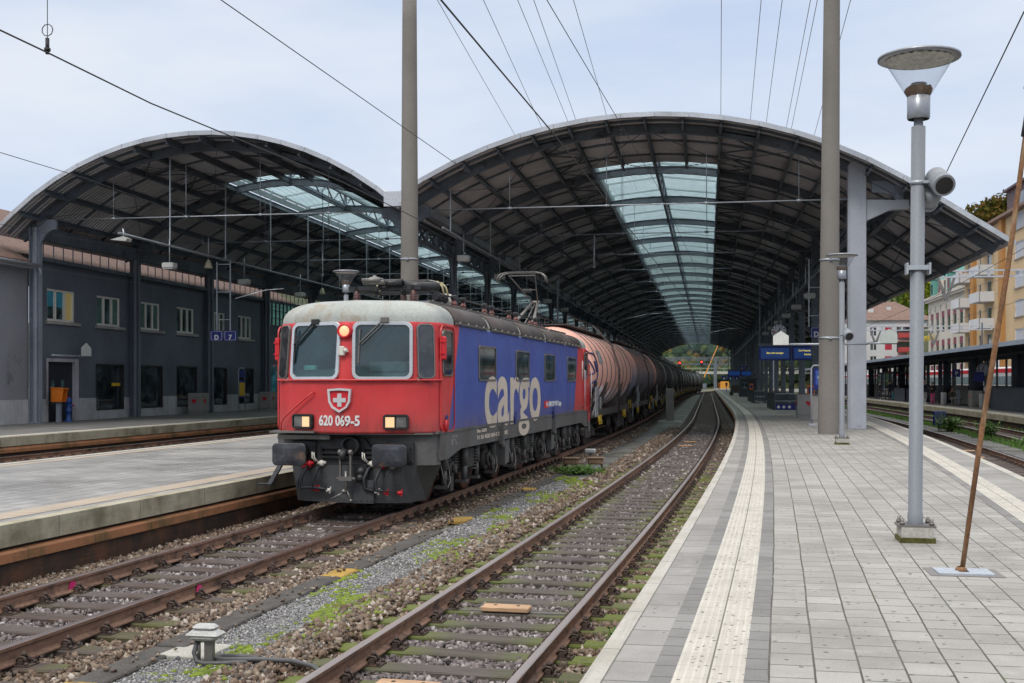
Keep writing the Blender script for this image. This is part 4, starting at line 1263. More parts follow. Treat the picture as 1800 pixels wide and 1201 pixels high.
mb = MB(); mb.prism([(-.38, 2.40), (-.20, 2.40), (-.24, 2.50), (-.29, 2.56), (-.34, 2.48)], 'y', .45, .6); mb.rbox(-.95, .48, 2.40, -.72, .62, 2.49, .02); mb.obj('bag', pm('pale green bag', (.25, .52, .44), .6), cab_in)
# the far end, plainer
for s in (-1, 1):
    M = Matrix.Translation((0, LL, 0)) @ Matrix.Rotation(math.pi, 4, 'Z') @ onfront(s * .595, 2.725, s)
    window('windscreen', LOCO, M, 1.02, .99, .058, M_cabg, M_alu, .13, .035)
def sidewin(name, s, yc, zc, w_, h, fr, mf, mg=None, r=.08):
    M = Matrix.Translation((s * (1.478 - .006 * max(0, zc - 2.2)), yc, zc)) @ Matrix.Rotation(s * math.pi / 2, 4, 'Z')
    return window(name, LOCO, M, w_, h, fr, mg or M_sideg, mf, r, .022)
for s in (1, -1):
    for yc in (3.92, 7.22, 10.50, 13.80): sidewin('side_window', s, yc, 2.565, 1.42, .69, .035, M_gfrm)
    # cab door with its own drop window
    d = MB(); M = Matrix.Translation((s * 1.482, 1.05, 2.3)) @ Matrix.Rotation(s * math.pi / 2, 4, 'Z')
    for (yy) in (1.06, LL - 1.06):
        out_ = rrect(-.43, -.92, .43, .92, .14); inn = rrect(-.405, -.895, .405, .895, .12); n = len(out_)
        dm = MB(); M = Matrix.Translation((s * 1.479, yy, 2.26)) @ Matrix.Rotation(s * math.pi / 2, 4, 'Z')
        dm.add([(x, .01, z) for x, z in out_] + [(x, -.014, z) for x, z in out_] + [(x, -.014, z) for x, z in inn] + [(x, .0, z) for x, z in inn],
               [(k * n + i, k * n + (i + 1) % n, k * n + n + (i + 1) % n, k * n + n + i) for k in range(3) for i in range(n)], M=M)
        dd = dm.obj('cab_door', M_red, LOCO)
        M2 = Matrix.Translation((s * 1.478, yy, 2.70)) @ Matrix.Rotation(s * math.pi / 2, 4, 'Z')
        window('door_window', dd, M2, .62, .80, .03, M_cabg2, M_gfrm, .08, .02)
        hm = MB()
        for q in ((.0,) if False else (-.62, .62) if yy > 5 else ()):
            hm.tube([(s * 1.48, yy + q, 1.45), (s * 1.56, yy + q, 1.48), (s * 1.56, yy + q, 2.55), (s * 1.48, yy + q, 2.58)], .016, 6)
        if hm.v: hm.obj('handrail', M_chrome, dd)
    # mirror box
    mm = MB(); mm.rbox(s * 1.515 - .045, .64, 2.58, s * 1.515 + .045, .75, 2.98, .03); mm.box(s * 1.515 - .05, .62, 2.68, s * 1.515 + .05, .64, 2.70); mm.box(s * 1.515 - .05, .62, 2.88, s * 1.515 + .05, .64, 2.90)
    mm.bar((s * 1.46, .70, 2.95), (s * 1.5, .66, 2.95), .03); mm.bar((s * 1.46, .70, 2.63), (s * 1.5, .66, 2.63), .03)
    mm.obj('mirror', M_redB, LOCO)
# belt rail across the front
mb = MB(); pts = [(-1.50, .66, 2.235), (-1.40, .47, 2.235), (-1.08, .255, 2.235), (0, -.045, 2.235), (1.08, .255, 2.235), (1.40, .47, 2.235), (1.50, .66, 2.235)]
mb.tube(pts, .019, 8)
for x in (-1.0, -.5, 0, .5, 1.0): mb.cyl((x, .27 * abs(x) - .04, 2.235), (x, .27 * abs(x) + .02, 2.235), .016, n=6)
mb.obj('front_rail', M_red, LOCO)
mb = MB(); mb.tube([(-.62, .15, 2.02), (-.63, .10, 2.02), (-.78, .14, 1.92), (-1.20, .25, 1.60), (-1.27, .28, 1.50), (-1.27, .28, 1.36)], .014, 8); mb.obj('front_handrail', M_red, LOCO)
# top marker lamp
mb = MB(); M = Matrix.Translation((-.015, .06, 3.06)) @ Matrix.Rotation(R(90), 4, 'X')
mb.lathe([(0, -.05), (.135, -.05), (.14, .0), (.13, .05), (.105, .075), (.09, .06), (.088, .03)], 24, M=M)
ml = mb.obj('marker_lamp', M_redB, LOCO)
mb = MB(); mb.lathe([(.09, .045), (.075, .066), (.04, .08), (0, .084)], 20, M=M); mb.obj('lens', M_amber, ml)
mb = MB(); mb.rbox(-.10, -.05, 2.64, .0, .04, 2.80, .02); mb.cyl((-.0, -.02, 2.72), (.05, -.02, 2.74), .04, n=10); mb.obj('front_camera', M_wht, LOCO)
# headlights
for s in (-1, 1):
    x = s * .83; M = Matrix.Translation((x, .27 * .83 - .035, 1.535)) @ Matrix.Rotation(math.atan(.27) * s, 4, 'Z')
    o_ = rrect(-.215, -.125, .215, .125, .05); i_ = rrect(-.185, -.098, .185, .098, .03); n = len(o_)
    h = MB(); h.add([(a, .06, b) for a, b in o_] + [(a, -.02, b) for a, b in o_] + [(a * .96, -.04, b * .96) for a, b in o_] + [(a, -.04, b) for a, b in i_] + [(a, -.012, b) for a, b in i_],
                    [(k * n + i, k * n + (i + 1) % n, k * n + n + (i + 1) % n, k * n + n + i) for k in range(4) for i in range(n)] + [tuple(4 * n + i for i in range(n))], M=M)
    h = h.obj('headlight', M_black, LOCO)
    q = MB(); xx = -.005 if s < 0 else -.175
    q.rbox(xx if s < 0 else xx, -.020, -.09, xx + .15, -.013, .08, .002, M=M)
    q.obj('lit_lens', M_amber, h)
    q = MB(); xx = -.175 if s < 0 else .01
    q.rbox(xx, -.019, -.09, xx + .165, -.013, .09, .002, M=M); q.obj('dark_lens', M_lens, h)
# badge: a shield with a cross
mb = MB(); M = onfront(-.09, 1.90, 1) @ Matrix.Identity(4)
M = Matrix.Translation((-.09, -.012, 1.90)) @ Matrix.Rotation(0.06, 4, 'Z')
def shield(k): return [(-.205 * k, .185 * k), (0, .20 * k), (.205 * k, .185 * k), (.185 * k, -.03 * k), (.13 * k, -.13 * k), (0, -.21 * k), (-.13 * k, -.13 * k), (-.185 * k, -.03 * k)]
n = 8
mb.add([(x, .03, z) for x, z in shield(1)] + [(x, -.035, z) for x, z in shield(1)] + [(x, -.035, z) for x, z in shield(.82)] + [(x, .0, z) for x, z in shield(.80)],
       [(k * n + i, k * n + (i + 1) % n, k * n + n + (i + 1) % n, k * n + n + i) for k in range(3) for i in range(n)], M=M)
M_bdg = pm('pale grey badge', (.60, .61, .62), .35, .1, .06, 3, .1, 30)
bd = mb.obj('badge', M_bdg, LOCO)
mb = MB(); mb.prism(shield(.82), 'y', -.004, .02, M=M); mb.obj('shield_field', M_redB, bd)
mb = MB(); mb.prism([(-.036, -.11), (.036, -.11), (.036, -.036), (.11, -.036), (.11, .036), (.036, .036), (.036, .11), (-.036, .11), (-.036, .036), (-.11, .036), (-.11, -.036), (-.036, -.036)], 'y', -.014, 0, M=M)
mb.obj('cross', M_bdg, bd)
def ftext(s, x0, x1, z, h, mat, bold=.0):
    # number split on the nose fold
    pass
tm = text_mesh('number', '620 069-5', .235, M_letw, .007, 1.0, .003)
ws = [v.co.x for v in tm.vertices]; k = .755 / (max(ws) - min(ws)); tm.transform(Matrix.Diagonal((k, 1, 1, 1)))
cx0 = -.135
for v in tm.vertices:
    x = v.co.x + cx0; z = v.co.y; d = v.co.z
    v.co = (x, .27 * abs(x) * .985 - .008 - d - (.012 if abs(x) < .06 else 0), 1.475 + z)
tn = bpy.data.objects.new('number', tm); C.objects.link(tn); tn.parent = LOCO
# wipers
for s in (-1, 1):
    mb = MB(); x0, z0 = (-.62, 3.24) if s < 0 else (.62, 3.26)
    y0 = .27 * abs(x0) + .085 - .07
    x1, z1 = x0 - .40, 2.84; y1 = .27 * abs(x1) + .04 - .07
    mb.bar((x0, y0, z0), (x1, y1, z1), .022); mb.bar((x0 + .06, y0, z0 - .01), (x1 + .06, y1, z1 - .005), .014)
    mb.rbox(x0 - .05, y0 - .03, z0 - .06, x0 + .08, y0 + .05, z0 + .03, .01)
    mb.bar((x1 + .03, y1 + .02, z1 + .25), (x1 - .0, y1 + .02, z1 - .32), .022, .03)
    mb.obj('wiper', M_gfrm if s > 0 else M_blk2, LOCO)
# buffers
for e in (0, 1):
    for s in (-1, 1):
        mb = MB(); fy = (lambda y: y) if e == 0 else (lambda y: LL - y)
        mb.rbox(s * .875 - .22, min(fy(.30), fy(.40)), .83, s * .875 + .22, max(fy(.30), fy(.40)), 1.2, .02)
        mb.cyl((s * .875, fy(.34), 1.0), (s * .875, fy(.02), 1.0), .125, .11, n=16); mb.cyl((s * .875, fy(.04), 1.0), (s * .875, fy(-.26), 1.0), .085, n=16)
        for a in range(4): mb.cyl((s * .875 + (.17 if a % 2 else -.17), fy(.31), .9 + .2 * (a // 2)), (s * .875 + (.17 if a % 2 else -.17), fy(.275), .9 + .2 * (a // 2)), .022, n=6)
        b = mb.obj('buffer', M_blk2, LOCO)
        mb = MB(); o_ = rrect(-.295, -.185, .295, .185, .075, 4); n = len(o_)
        pts = []
        for k, (d, y) in enumerate(((0.97, -.24), (1, -.27), (1, -.30), (.95, -.315), (.55, -.33), (.15, -.335))):
            pts += [(s * .875 + x * d, fy(y), 1.0 + z * d) for x, z in o_]
        mb.add(pts, [(k * n + i, k * n + (i + 1) % n, k * n + n + (i + 1) % n, k * n + n + i) for k in range(5) for i in range(n)] + [tuple(range(n)), tuple(5 * n + i for i in range(n))], 0, False)
        mb.obj('buffer_plate', M_buf, b)
# coupling: frame, hook and screw link
mb = MB()
mb.prism([(-.34, 1.10), (-.24, 1.24), (.24, 1.24), (.34, 1.10)], 'y', .30, .42); mb.lathe([(.12, .0), (.17, .0), (.17, .1), (.12, .1)], 18, M=Matrix.Translation((0, .30, 1.13)) @ Matrix.Rotation(R(90), 4, 'X'))
for z in (1.085, 1.0, .925): mb.bar((-.56, .33, z), (.56, .33, z), .05, .035)
for x in (-.55, -.2, .2, .55): mb.box(x - .02, .31, .88, x + .02, .38, 1.1)
cpl = mb.obj('draw_gear', M_blk2, LOCO)
mb = MB(); mb.tube([(-.0, .36, 1.0), (-.0, .1, 1.01), (0, -.06, 1.04), (0, -.13, 1.0), (0, -.12, .92), (0, -.04, .90)], [.05, .055, .06, .06, .05, .035], 8)
mb.ball((-.02, -.02, .99), .085, 10, sc=(.6, .8, 1.3)); mb.obj('hook', M_blk2, cpl)
mb = MB()
for x in (-.06, .12): mb.bar((x, -.05, 1.0), (x, -.04, .58), .03, .05); mb.cyl((x - .03, -.05, 1.03), (x + .03, -.05, 1.03), .05, n=10)
mb.box(-.09, -.09, .56, .15, .02, .63); mb.cyl((.03, -.03, .72), (.03, -.03, .35), .028, n=8); mb.cyl((-.13, -.03, .59), (.19, -.03, .59), .03, n=8)
mb.cyl((.0, -.04, .36), (-.22, -.06, .25), .018, n=6); mb.ball((.0, -.05, .38), .045, 8); mb.cyl((.05, -.04, .40), (.13, -.06, .24), .012, n=6); mb.ball((.13, -.06, .23), .03, 8)
mb.obj('screw_link', M_gfrm, cpl)
# brake hoses
def hose(x0, x1, z0, zb, m1, m2, y=.18, r=.03):
    mb = MB(); d = x1 - x0
    mb.tube([(x0, y + .1, z0), (x0 - .02, y - .05, z0 - .06), (x0 - .07, y - .12, z0 - .22), (x0 - .06, y - .12, z0 - .38), (x0 + d * .35, y - .1, zb + .03), (x1, y - .08, zb)], r, 8)
    h = mb.obj('brake_hose', M_hose, LOCO)
    mb = MB(); mb.ball((x0 + .01, y + .06, z0 + .02), .06, 8); mb.cyl((x0 - .05, y + .02, z0 + .03), (x0 + .09, y + .06, z0 + .03), .03, n=8)
    mb.tube([(x0 - .06, y, z0 + .05), (x0 - .13, y - .02, z0 + .12), (x0 - .13, y - .02, z0 + .22)], .012, 6); mb.tube([(x0 - .03, y, z0 + .05), (x0 - .09, y - .02, z0 + .12), (x0 - .10, y - .02, z0 + .21)], .012, 6)
    mb.obj('cock', m1, h)
    mb = MB(); mb.cyl((x1 - .03, y - .08, zb), (x1 + .05, y - .07, zb), .035, n=8); mb.bar((x1 + .03, y - .08, zb - .05), (x1 + .05, y - .08, zb + .06), .02); mb.obj('hose_end', m2, h)
hose(-.74, -.55, .79, .40, M_redB, M_redB); hose(-.52, -.34, .80, .38, M_wht, M_wht); hose(-.80, -.60, .74, .41, M_redB, M_redB, r=.02)
hose(.38, .52, .80, .37, M_wht, M_wht); hose(.58, .68, .78, .36, M_redB, M_redB); hose(.74, .92, .76, .36, M_gfrm, M_redB, r=.015)
mb = MB(); mb.ball((.24, .12, .70), .09, 10); mb.box(.12, .12, .55, .34, .24, .82); mb.ball((.24, .08, .60), .075, 10); mb.obj('cable_socket', M_blk2, LOCO)
# steps at the left corner and snow plough
for s in (-1, 1):
    mb = MB(); mb.bar((s * 1.30, .36, .80), (s * 1.42, .16, .46), .12, .03); mb.bar((s * 1.36, .14, .455), (s * 1.62, .14, .455), .16, .03) if s < 0 else None
    if s < 0: mb.obj('corner_step', M_blk2, LOCO)
mb = MB()
def plough(f):
    top = [(-1.30, .80), (-1.12, .40), (-.9, .30), (0, .20), (.9, .30), (1.12, .40), (1.42, .85)]
    bot = [(-1.22, .95), (-1.02, .42), (-.85, .30), (0, .14), (.85, .30), (1.02, .42), (1.12, .95)]
    n = len(top)
    vs = [(x, f(y), .80) for x, y in top] + [(x, f(y), .17) for x, y in bot] + [(x, f(y + .05), .80) for x, y in top] + [(x, f(y + .05), .17) for x, y in bot]
    fs = []
    for i in range(n - 1): fs += [(i, i + 1, n + i + 1, n + i), (2 * n + i, 3 * n + i, 3 * n + i + 1, 2 * n + i + 1), (i, 2 * n + i, 2 * n + i + 1, i + 1), (n + i, n + i + 1, 3 * n + i + 1, 3 * n + i)]
    mb.add(vs, fs)
plough(lambda y: y)
mb.box(.10, .115, .17, .46, .16, .56)
for (x, z) in ((.14, .22), (.24, .22), (.34, .22), (.42, .22), (.14, .52), (.30, .45), (.42, .45), (.42, .34)): mb.cyl((x, .12, z), (x, .098, z), .016, n=6)
M_plow = pm('dark grey plough', (.055, .058, .062), .5, 0, .2, 1.6, .2, 20, (.085, .08, .075), .35, 2, c2s=(2, 2, .5))
mb.obj('snow_plough', M_plow, LOCO)
# ---- bogies
def wheelset(parent, y, rad=.63, spokes=False):
    for s in (-1, 1):
        mb = MB(); M = Matrix.Translation((s * .75, y, rad)) @ Matrix.Rotation(s * R(90), 4, 'Y')
        mb.lathe([(.0, -.02), (.14, -.05), (.18, .0), (rad - .13, .012), (rad - .1, .035), (rad, .045), (rad, -.07), (rad + .025, -.085), (rad + .025, -.11), (rad - .1, -.11), (rad - .14, -.06), (0, -.06)], 28, M=M)
        wv = mb.obj('wheel', M_wheel, parent)
        mb = MB(); mb.lathe([(rad - .11, .042), (rad - .002, .052), (rad - .002, .046), (rad - .11, .036)], 28, M=M); mb.obj('tyre', M_tyre, wv)
def bogie(y1, y2):
    mb = MB(); ym = (y1 + y2) / 2
    for s in (-1, 1):
        x = s * 1.02
        poly = [(y1 - .75, .80), (y1 - .55, .92), (y2 + .55, .92), (y2 + .75, .80), (y2 + .70, .66), (y2 + .4, .66), (y2 - .35, .58), (ym + .5, .46), (ym - .5, .46), (y1 + .35, .58), (y1 - .4, .66), (y1 - .7, .66)]
        mb.prism(poly, 'x', x - .07, x + .07)
    mb.box(-1.0, ym - .3, .45, 1.0, ym + .3, .9); mb.box(-1, y1 - .6, .6, 1, y1 - .45, .85); mb.box(-1, y2 + .45, .6, 1, y2 + .6, .85)
    b = mb.obj('bogie', M_under, LOCO)
    for y in (y1, y2): wheelset(b, y)
    for s in (-1, 1):
        x = s * 1.12
        for y in (y1, y2):
            mb = MB(); mb.cyl((x, y, .63), (x + s * .13, y, .63), .21, n=18); mb.cyl((x + s * .13, y, .63), (x + s * .2, y, .63), .13, n=14); mb.cyl((x + s * .2, y, .63), (x + s * .27, y, .63), .075, n=12)
            for k in range(8):
                a = k * math.pi / 4; mb.cyl((x + s * .13, y + .17 * math.cos(a), .63 + .17 * math.sin(a)), (x + s * .15, y + .17 * math.cos(a), .63 + .17 * math.sin(a)), .016, n=6)
            mb.obj('axle_box', M_under, b)
        for y in (y1 + .62, y2 - .62):
            mb = MB()
            for q in range(6): mb.cyl((x, y, .60 + q * .05), (x, y, .632 + q * .05), .13, n=14)
            mb.cyl((x, y, .55), (x, y, .95), .085, n=12); mb.obj('spring', M_under, b)
        for y in (ym - .35, ym + .35):
            mb = MB()
            for q in range(7): mb.cyl((x + s * .05, y, .50 + q * .06), (x + s * .05, y, .535 + q * .06), .15, n=14)
            mb.cyl((x + s * .05, y, .5), (x + s * .05, y, .9), .1, n=10); mb.obj('spring', M_under, b)
        for y, l in ((y1 + .95, 1), (y2 - .95, 1), (y1 - .42, 0), (y2 + .42, 0)):
            mb = MB(); mb.cyl((x + s * .16, y, .36), (x + s * .16, y, .66), .052, n=12); mb.cyl((x + s * .16, y, .64), (x + s * .16, y, .98), .072, n=12); mb.box(x + s * .16 - .06, y - .06, .96, x + s * .16 + .06, y + .06, 1.06); mb.box(x + s * .10 - .1, y - .09, .31, x + s * .10 + .12, y + .09, .36); mb.obj('damper', M_sill, b)
        for y in (y1 - .5, y2 + .3):
            mb = MB(); mb.tube([(x + s * .18, y - .25, .8), (x + s * .24, y - .2, .45), (x + s * .25, y, .33), (x + s * .24, y + .2, .45), (x + s * .16, y + .25, .9)], .012, 6); mb.obj('cable', M_gfrm, b)
        mb = MB(); mb.box(x - .04, y1 + .20, .20, x + .1, y1 + .42, .5); mb.bar((x, y1 + .3, .5), (x, y1 + .3, .8), .05); mb.obj('sand_box', M_under, b); mb = MB(); mb.rbox(x + s * .02 - .10, ym - .28, .55, x + s * .02 + .14, ym + .28, .94, .03); mb.obj('equipment_box', M_under, b)
        mb = MB(); mb.bar((x, y1 - .62, .62), (x - s * .2, y1 - .72, .12), .06); mb.obj('sand_pipe', M_under, b)
for a, b in ((1.95, 4.75), (7.35, 10.05), (12.55, 15.35)): bogie(a, b)
mb = MB(); mb.box(-1.1, 5.6, .42, 1.1, 6.6, 1.0); mb.box(-1.1, 10.9, .42, 1.1, 11.8, 1.0); mb.box(-.9, .8, .55, .9, LL - .8, 1.3); mb.obj('underframe', M_under, LOCO)
for s in (-1, 1):
    for y in (5.75, 11.05):
        mb = MB(); mb.prism([(y, .95), (y + .42, .98), (y + .36, .48), (y - .04, .44)], 'x', s * 1.30, s * 1.42); mb.obj('equipment_flap', M_sill, LOCO)
    for y in (5.0, 10.9): mb = MB(); mb.prism([(y, 1.36), (y + .06, 1.36), (y + .12, .92), (y - .06, .92)], 'x', s * 1.48, s * 1.56); mb.ball((s * 1.52, y + .02, .90), .07, 8); mb.obj('body_stay', M_sill, LOCO)
mb = MB()
for y in (6.35, 10.9): mb.prism([(y - .07, 1.30), (y - .09, 1.45), (y - .03, 1.56), (y + .05, 1.56), (y + .08, 1.45), (y + .06, 1.3)], 'x', 1.47, 1.53)
mb.cyl((1.47, .98, 1.58), (1.50, .98, 1.58), .055, n=12)
mb.obj('side_latch', pm('dark blue latch', (.03, .05, .2), .4), LOCO)
mb = MB(); mb.lathe([(0, 0), (.10, .0), (.11, -.03), (.0, -.03)], 16, M=Matrix.Translation((1.478, .92, 1.45)) @ Matrix.Rotation(R(-90), 4, 'Y')); mb.prism([(.78, 1.45), (1.06, 1.45), (1.06, 1.34), (.78, 1.34)], 'x', 1.47, 1.492); mb.obj('fuel_cap', M_redB, LOCO)
# ---- lettering on the side
RS = (R(90), 0, R(90))
def sidetext(s, y0, y1, z, h, mat, bold, depth=.003, x=1.4795):
    tm = text_mesh('lettering', s, h, mat, bold, 1.0, depth, 'LEFT')
    xs = [v.co.x for v in tm.vertices]; a, b = min(xs), max(xs); k = (y1 - y0) / (b - a)
    tm.transform(Matrix.Translation((y0 - a * k, 0, 0)) @ Matrix.Diagonal((k, 1, 1, 1)))
    o = bpy.data.objects.new('lettering', tm); C.objects.link(o); o.parent = LOCO
    o.location = (x, 0, z); o.rotation_euler = RS
    return o
lt = sidetext('cargo', 3.70, 9.30, 1.32, 1.72, M_letter, .034)
zs = [v.co.y for v in lt.data.vertices]
# fit: x-height 1.0 m, descender 0.33 m
xh = max(zs); lo = min(zs)
for v in lt.data.vertices: v.co.y = v.co.y * (1.0 / xh) if v.co.y > 0 else v.co.y * (.33 / -lo)
sidetext('Re 620', 3.10, 3.85, 1.235, .085, M_letter, .003)
sidetext('91 85 4620 069-5 CH-SBBC', 3.10, 5.75, 1.10, .11, M_letter, .003)
mb = MB(); mb.box(1.476, 9.78, 1.555, 1.482, 10.32, 1.735); lg = mb.obj('logo_plate', M_redB, LOCO)
mb = MB(); mb.bar((1.484, 10.02, 1.645), (1.484, 10.30, 1.645), .004, .03); mb.bar((1.484, 10.16, 1.58), (1.484, 10.16, 1.71), .004, .03, up=(0, 1, 0))
for d in (-1, 1): mb.bar((1.484, 10.16 + d * .14, 1.645), (1.484, 10.16 + d * .07, 1.69), .004, .022); mb.bar((1.484, 10.16 + d * .14, 1.645), (1.484, 10.16 + d * .07, 1.60), .004, .022)
mb.obj('logo_arrow', M_letw, lg)
sidetext('SBB CFF FFS Cargo', 10.40, 12.15, 1.59, .17, M_letw, .006)
mb = MB()
for (y, z) in ((1.35, 1.18), (1.52, 1.18), (1.43, 1.24), (1.60, 1.24), (1.60, 1.12), (1.35, 1.12)): mb.box(1.479, y - .05, z - .022, 1.482, y + .05, z + .022)
mb.obj('data_panel', M_sill if False else pm('faded stencil', (.26, .25, .24), .6), LOCO)
# ---- roof equipment
mb = MB()
for (x, y0, y1, h, w_) in ((.25, 3.3, 4.6, .16, .55), (.35, 4.8, 6.4, .12, .45), (.35, 6.6, 8.6, .13, .45), (.3, 8.9, 10.0, .12, .45), (.3, 10.2, 11.0, .11, .4), (-.4, 4, 9, .12, .4)):
    mb.rbox(x - w_ / 2, y0, 3.63, x + w_ / 2, y1, 3.63 + h, .08)
mb.obj('roof_box', M_blueg, LOCO)
def insulator(x, y, h=.22, big=False):
    mb = MB(); M = Matrix.Translation((x, y, 3.63)); pr_ = [(.10, 0), (.10, .03)]
    n = 3 if not big else 5
    for i in range(n):
        z = .03 + i * (h - .05) / n
        pr_ += [(.055, z + .01), (.095 - i * .008, z + .03), (.055, z + .05)]
    pr_ += [(.045, h), (.045, h + .05), (0, h + .05)]
    mb.lathe(pr_, 14, M=M); return mb.obj('insulator', M_insR if not big else M_insul, LOCO)
ys_ = [4.55, 5.25, 7.1, 7.8, 9.6, 10.4, 12.2, 12.9]
for y in ys_: insulator(.62, y)
mb = MB(); mb.tube([(.1, 3.2, 3.95), (.4, 3.6, 3.98), (.62, 4.55, 3.93), (.62, 5.25, 3.93), (.62, 7.8, 3.93), (.62, 10.4, 3.93), (.62, 12.9, 3.92), (.4, 13.4, 3.85)], .018, 8)
for y in ys_: mb.rbox(.56, y - .07, 3.88, .68, y + .07, 3.98, .02)
mb.obj('busbar', M_blk2, LOCO)
mb = MB()
for q in range(8): mb.cyl((.35, 4.2 + q * .07, 3.92), (.35, 4.235 + q * .07, 3.92), .105, n=14)
mb.cyl((.35, 4.1, 3.92), (.35, 4.85, 3.92), .07, n=12); mb.obj('breaker', M_blk2, LOCO)
mb = MB(); mb.cyl((.35, 4.86, 3.93), (.35, 5.12, 3.93), .12, n=16); mb.obj('breaker_drum', M_wht, LOCO)
# folded pantograph at the front


mb = MB(); zb = 3.62
mb.box(-.7, 2.0, 3.90, .7, 2.10, 3.97); mb.box(-.7, 3.1, 3.90, .7, 3.2, 3.97); mb.bar((-.55, 2.0, 3.93), (-.55, 3.2, 3.93), .07); mb.bar((.55, 2.0, 3.93), (.55, 3.2, 3.93), .07)
mb.cyl((-.1, 2.0, 4.02), (.35, 2.0, 4.02), .075, n=14); mb.cyl((.36, 2.05, 3.98), (.95, 2.35, 3.96), .085, n=14)
pgF = mb.obj('pantograph', M_blk2, LOCO)
for (x, y) in ((-.55, 2.05), (.55, 2.05), (.0, 3.15)): insulator(x, y, .25, True)
mb = MB(); mb.cyl((.0, 1.95, 3.99), (.0, 4.3, 4.05), .055, .04, n=12); mb.cyl((-.05, 1.9, 4.05), (-.05, 4.2, 4.16), .03, n=10); mb.cyl((.2, 1.9, 4.05), (.2, 4.0, 4.08), .025, n=10)
mb.rbox(-.16, 1.55, 3.98, .04, 1.9, 4.10, .03); mb.cyl((-.26, 1.6, 4.0), (.14, 1.6, 4.0), .045, n=12); mb.cyl((-.25, 1.5, 4.04), (.10, 1.5, 4.04), .035, n=10); mb.ball((-.1, 1.75, 4.10), .05)
mb.obj('arm', M_gfrm, pgF)
def panhead(y, z, parent, hw=.72):
    mb = MB()
    for d in (-.14, .14):
        mb.tube([(-hw, y + d, z - .24), (-hw * .93, y + d, z - .10), (-hw * .8, y + d, z - .01), (-hw * .6, y + d, z + .02), (hw * .6, y + d, z + .02), (hw * .8, y + d, z - .01), (hw * .93, y + d, z - .10), (hw, y + d, z - .24)], .016, 8)
        mb.bar((-hw * .6, y + d, z + .03), (hw * .6, y + d, z + .03), .045, .022)
    mb.bar((-hw * .5, y - .14, z), (-hw * .5, y + .14, z), .03); mb.bar((hw * .5, y - .14, z), (hw * .5, y + .14, z), .03)
    h = mb.obj('contact_strip', M_gfrm, parent)
    mb = MB()
    for d in (-.14, .14):
        for s in (-1, 1): mb.tube([(s * hw * .8, y + d, z), (s * hw * .94, y + d, z - .09), (s * hw * 1.005, y + d, z - .26)], .018, 8)
    mb.obj('horn', pm('pale yellow horn', (.50, .42, .22), .5) if y < 9 else M_gfrm, h)
panhead(3.6, 4.17, pgF)
# half raised pantograph at the rear
mb = MB()
mb.box(-.55, 13.9, 3.82, .55, 14.0, 3.89); mb.box(-.55, 14.9, 3.82, .55, 15.0, 3.89); mb.bar((-.45, 13.9, 3.85), (-.45, 15.0, 3.85), .07); mb.bar((.45, 13.9, 3.85), (.45, 15.0, 3.85), .07)
pgR = mb.obj('pantograph', M_blk2, LOCO)
for s_ in (-1, 1): insulator(s_ * .45, 14.45, .2)
mb = MB()
for s in (-1, 1):
    mb.cyl((s * .28, 14.2, 3.88), (s * .08, 15.9, 4.62), .055, .04, n=10)
    mb.cyl((s * .08, 15.9, 4.62), (s * .38, 14.0, 5.26), .02, .016, n=8)
mb.cyl((0, 14.4, 3.9), (0, 15.85, 4.56), .02, n=8); mb.cyl((-.14, 15.9, 4.62), (.14, 15.9, 4.62), .05, n=10); mb.bar((-.4, 14.0, 5.26), (.4, 14.0, 5.26), .03)
mb.bar((-.2, 15.0, 4.93), (.2, 15.0, 4.93), .022)
mb.obj('arm', M_gfrm, pgR)
panhead(14.0, 5.32, pgR)
# rear end ladder and gangway side details
mb = MB()
for s in (1,):
    for y in (LL - .35, LL - .62): mb.bar((1.50, y, 1.0), (1.50, y, 2.75), .025)
    for q in range(6): mb.bar((1.50, LL - .62, 1.15 + q * .28), (1.50, LL - .35, 1.15 + q * .28), .02)
mb.obj('rear_ladder', M_red, LOCO)
mb = MB(); mb.lathe([(0, 0), (.14, 0), (.14, -.02), (0, -.02)], 16, M=Matrix.Translation((1.479, LL - 1.55, 2.55)) @ Matrix.Rotation(R(90), 4, 'Y') @ Matrix.Diagonal((2.1, 1, 1, 1))); mb.obj('oval_plate', M_wht, LOCO)
# ------------------------------------------------------------------ tank wagons
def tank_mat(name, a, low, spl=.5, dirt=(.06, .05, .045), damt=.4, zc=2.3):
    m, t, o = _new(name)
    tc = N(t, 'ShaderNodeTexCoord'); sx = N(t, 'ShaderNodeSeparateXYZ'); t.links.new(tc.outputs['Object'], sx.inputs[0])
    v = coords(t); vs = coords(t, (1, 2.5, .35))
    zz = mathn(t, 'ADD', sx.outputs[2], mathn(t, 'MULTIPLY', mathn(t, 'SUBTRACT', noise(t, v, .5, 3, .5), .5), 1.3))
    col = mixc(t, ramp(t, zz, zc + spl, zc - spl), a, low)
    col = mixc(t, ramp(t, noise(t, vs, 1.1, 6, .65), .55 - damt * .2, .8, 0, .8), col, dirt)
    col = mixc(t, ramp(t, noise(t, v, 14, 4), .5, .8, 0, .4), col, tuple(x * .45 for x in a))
    bsdf(t, o, col, .5, 0, noise(t, v, 3, 3), .08, .03, .4)
    return m
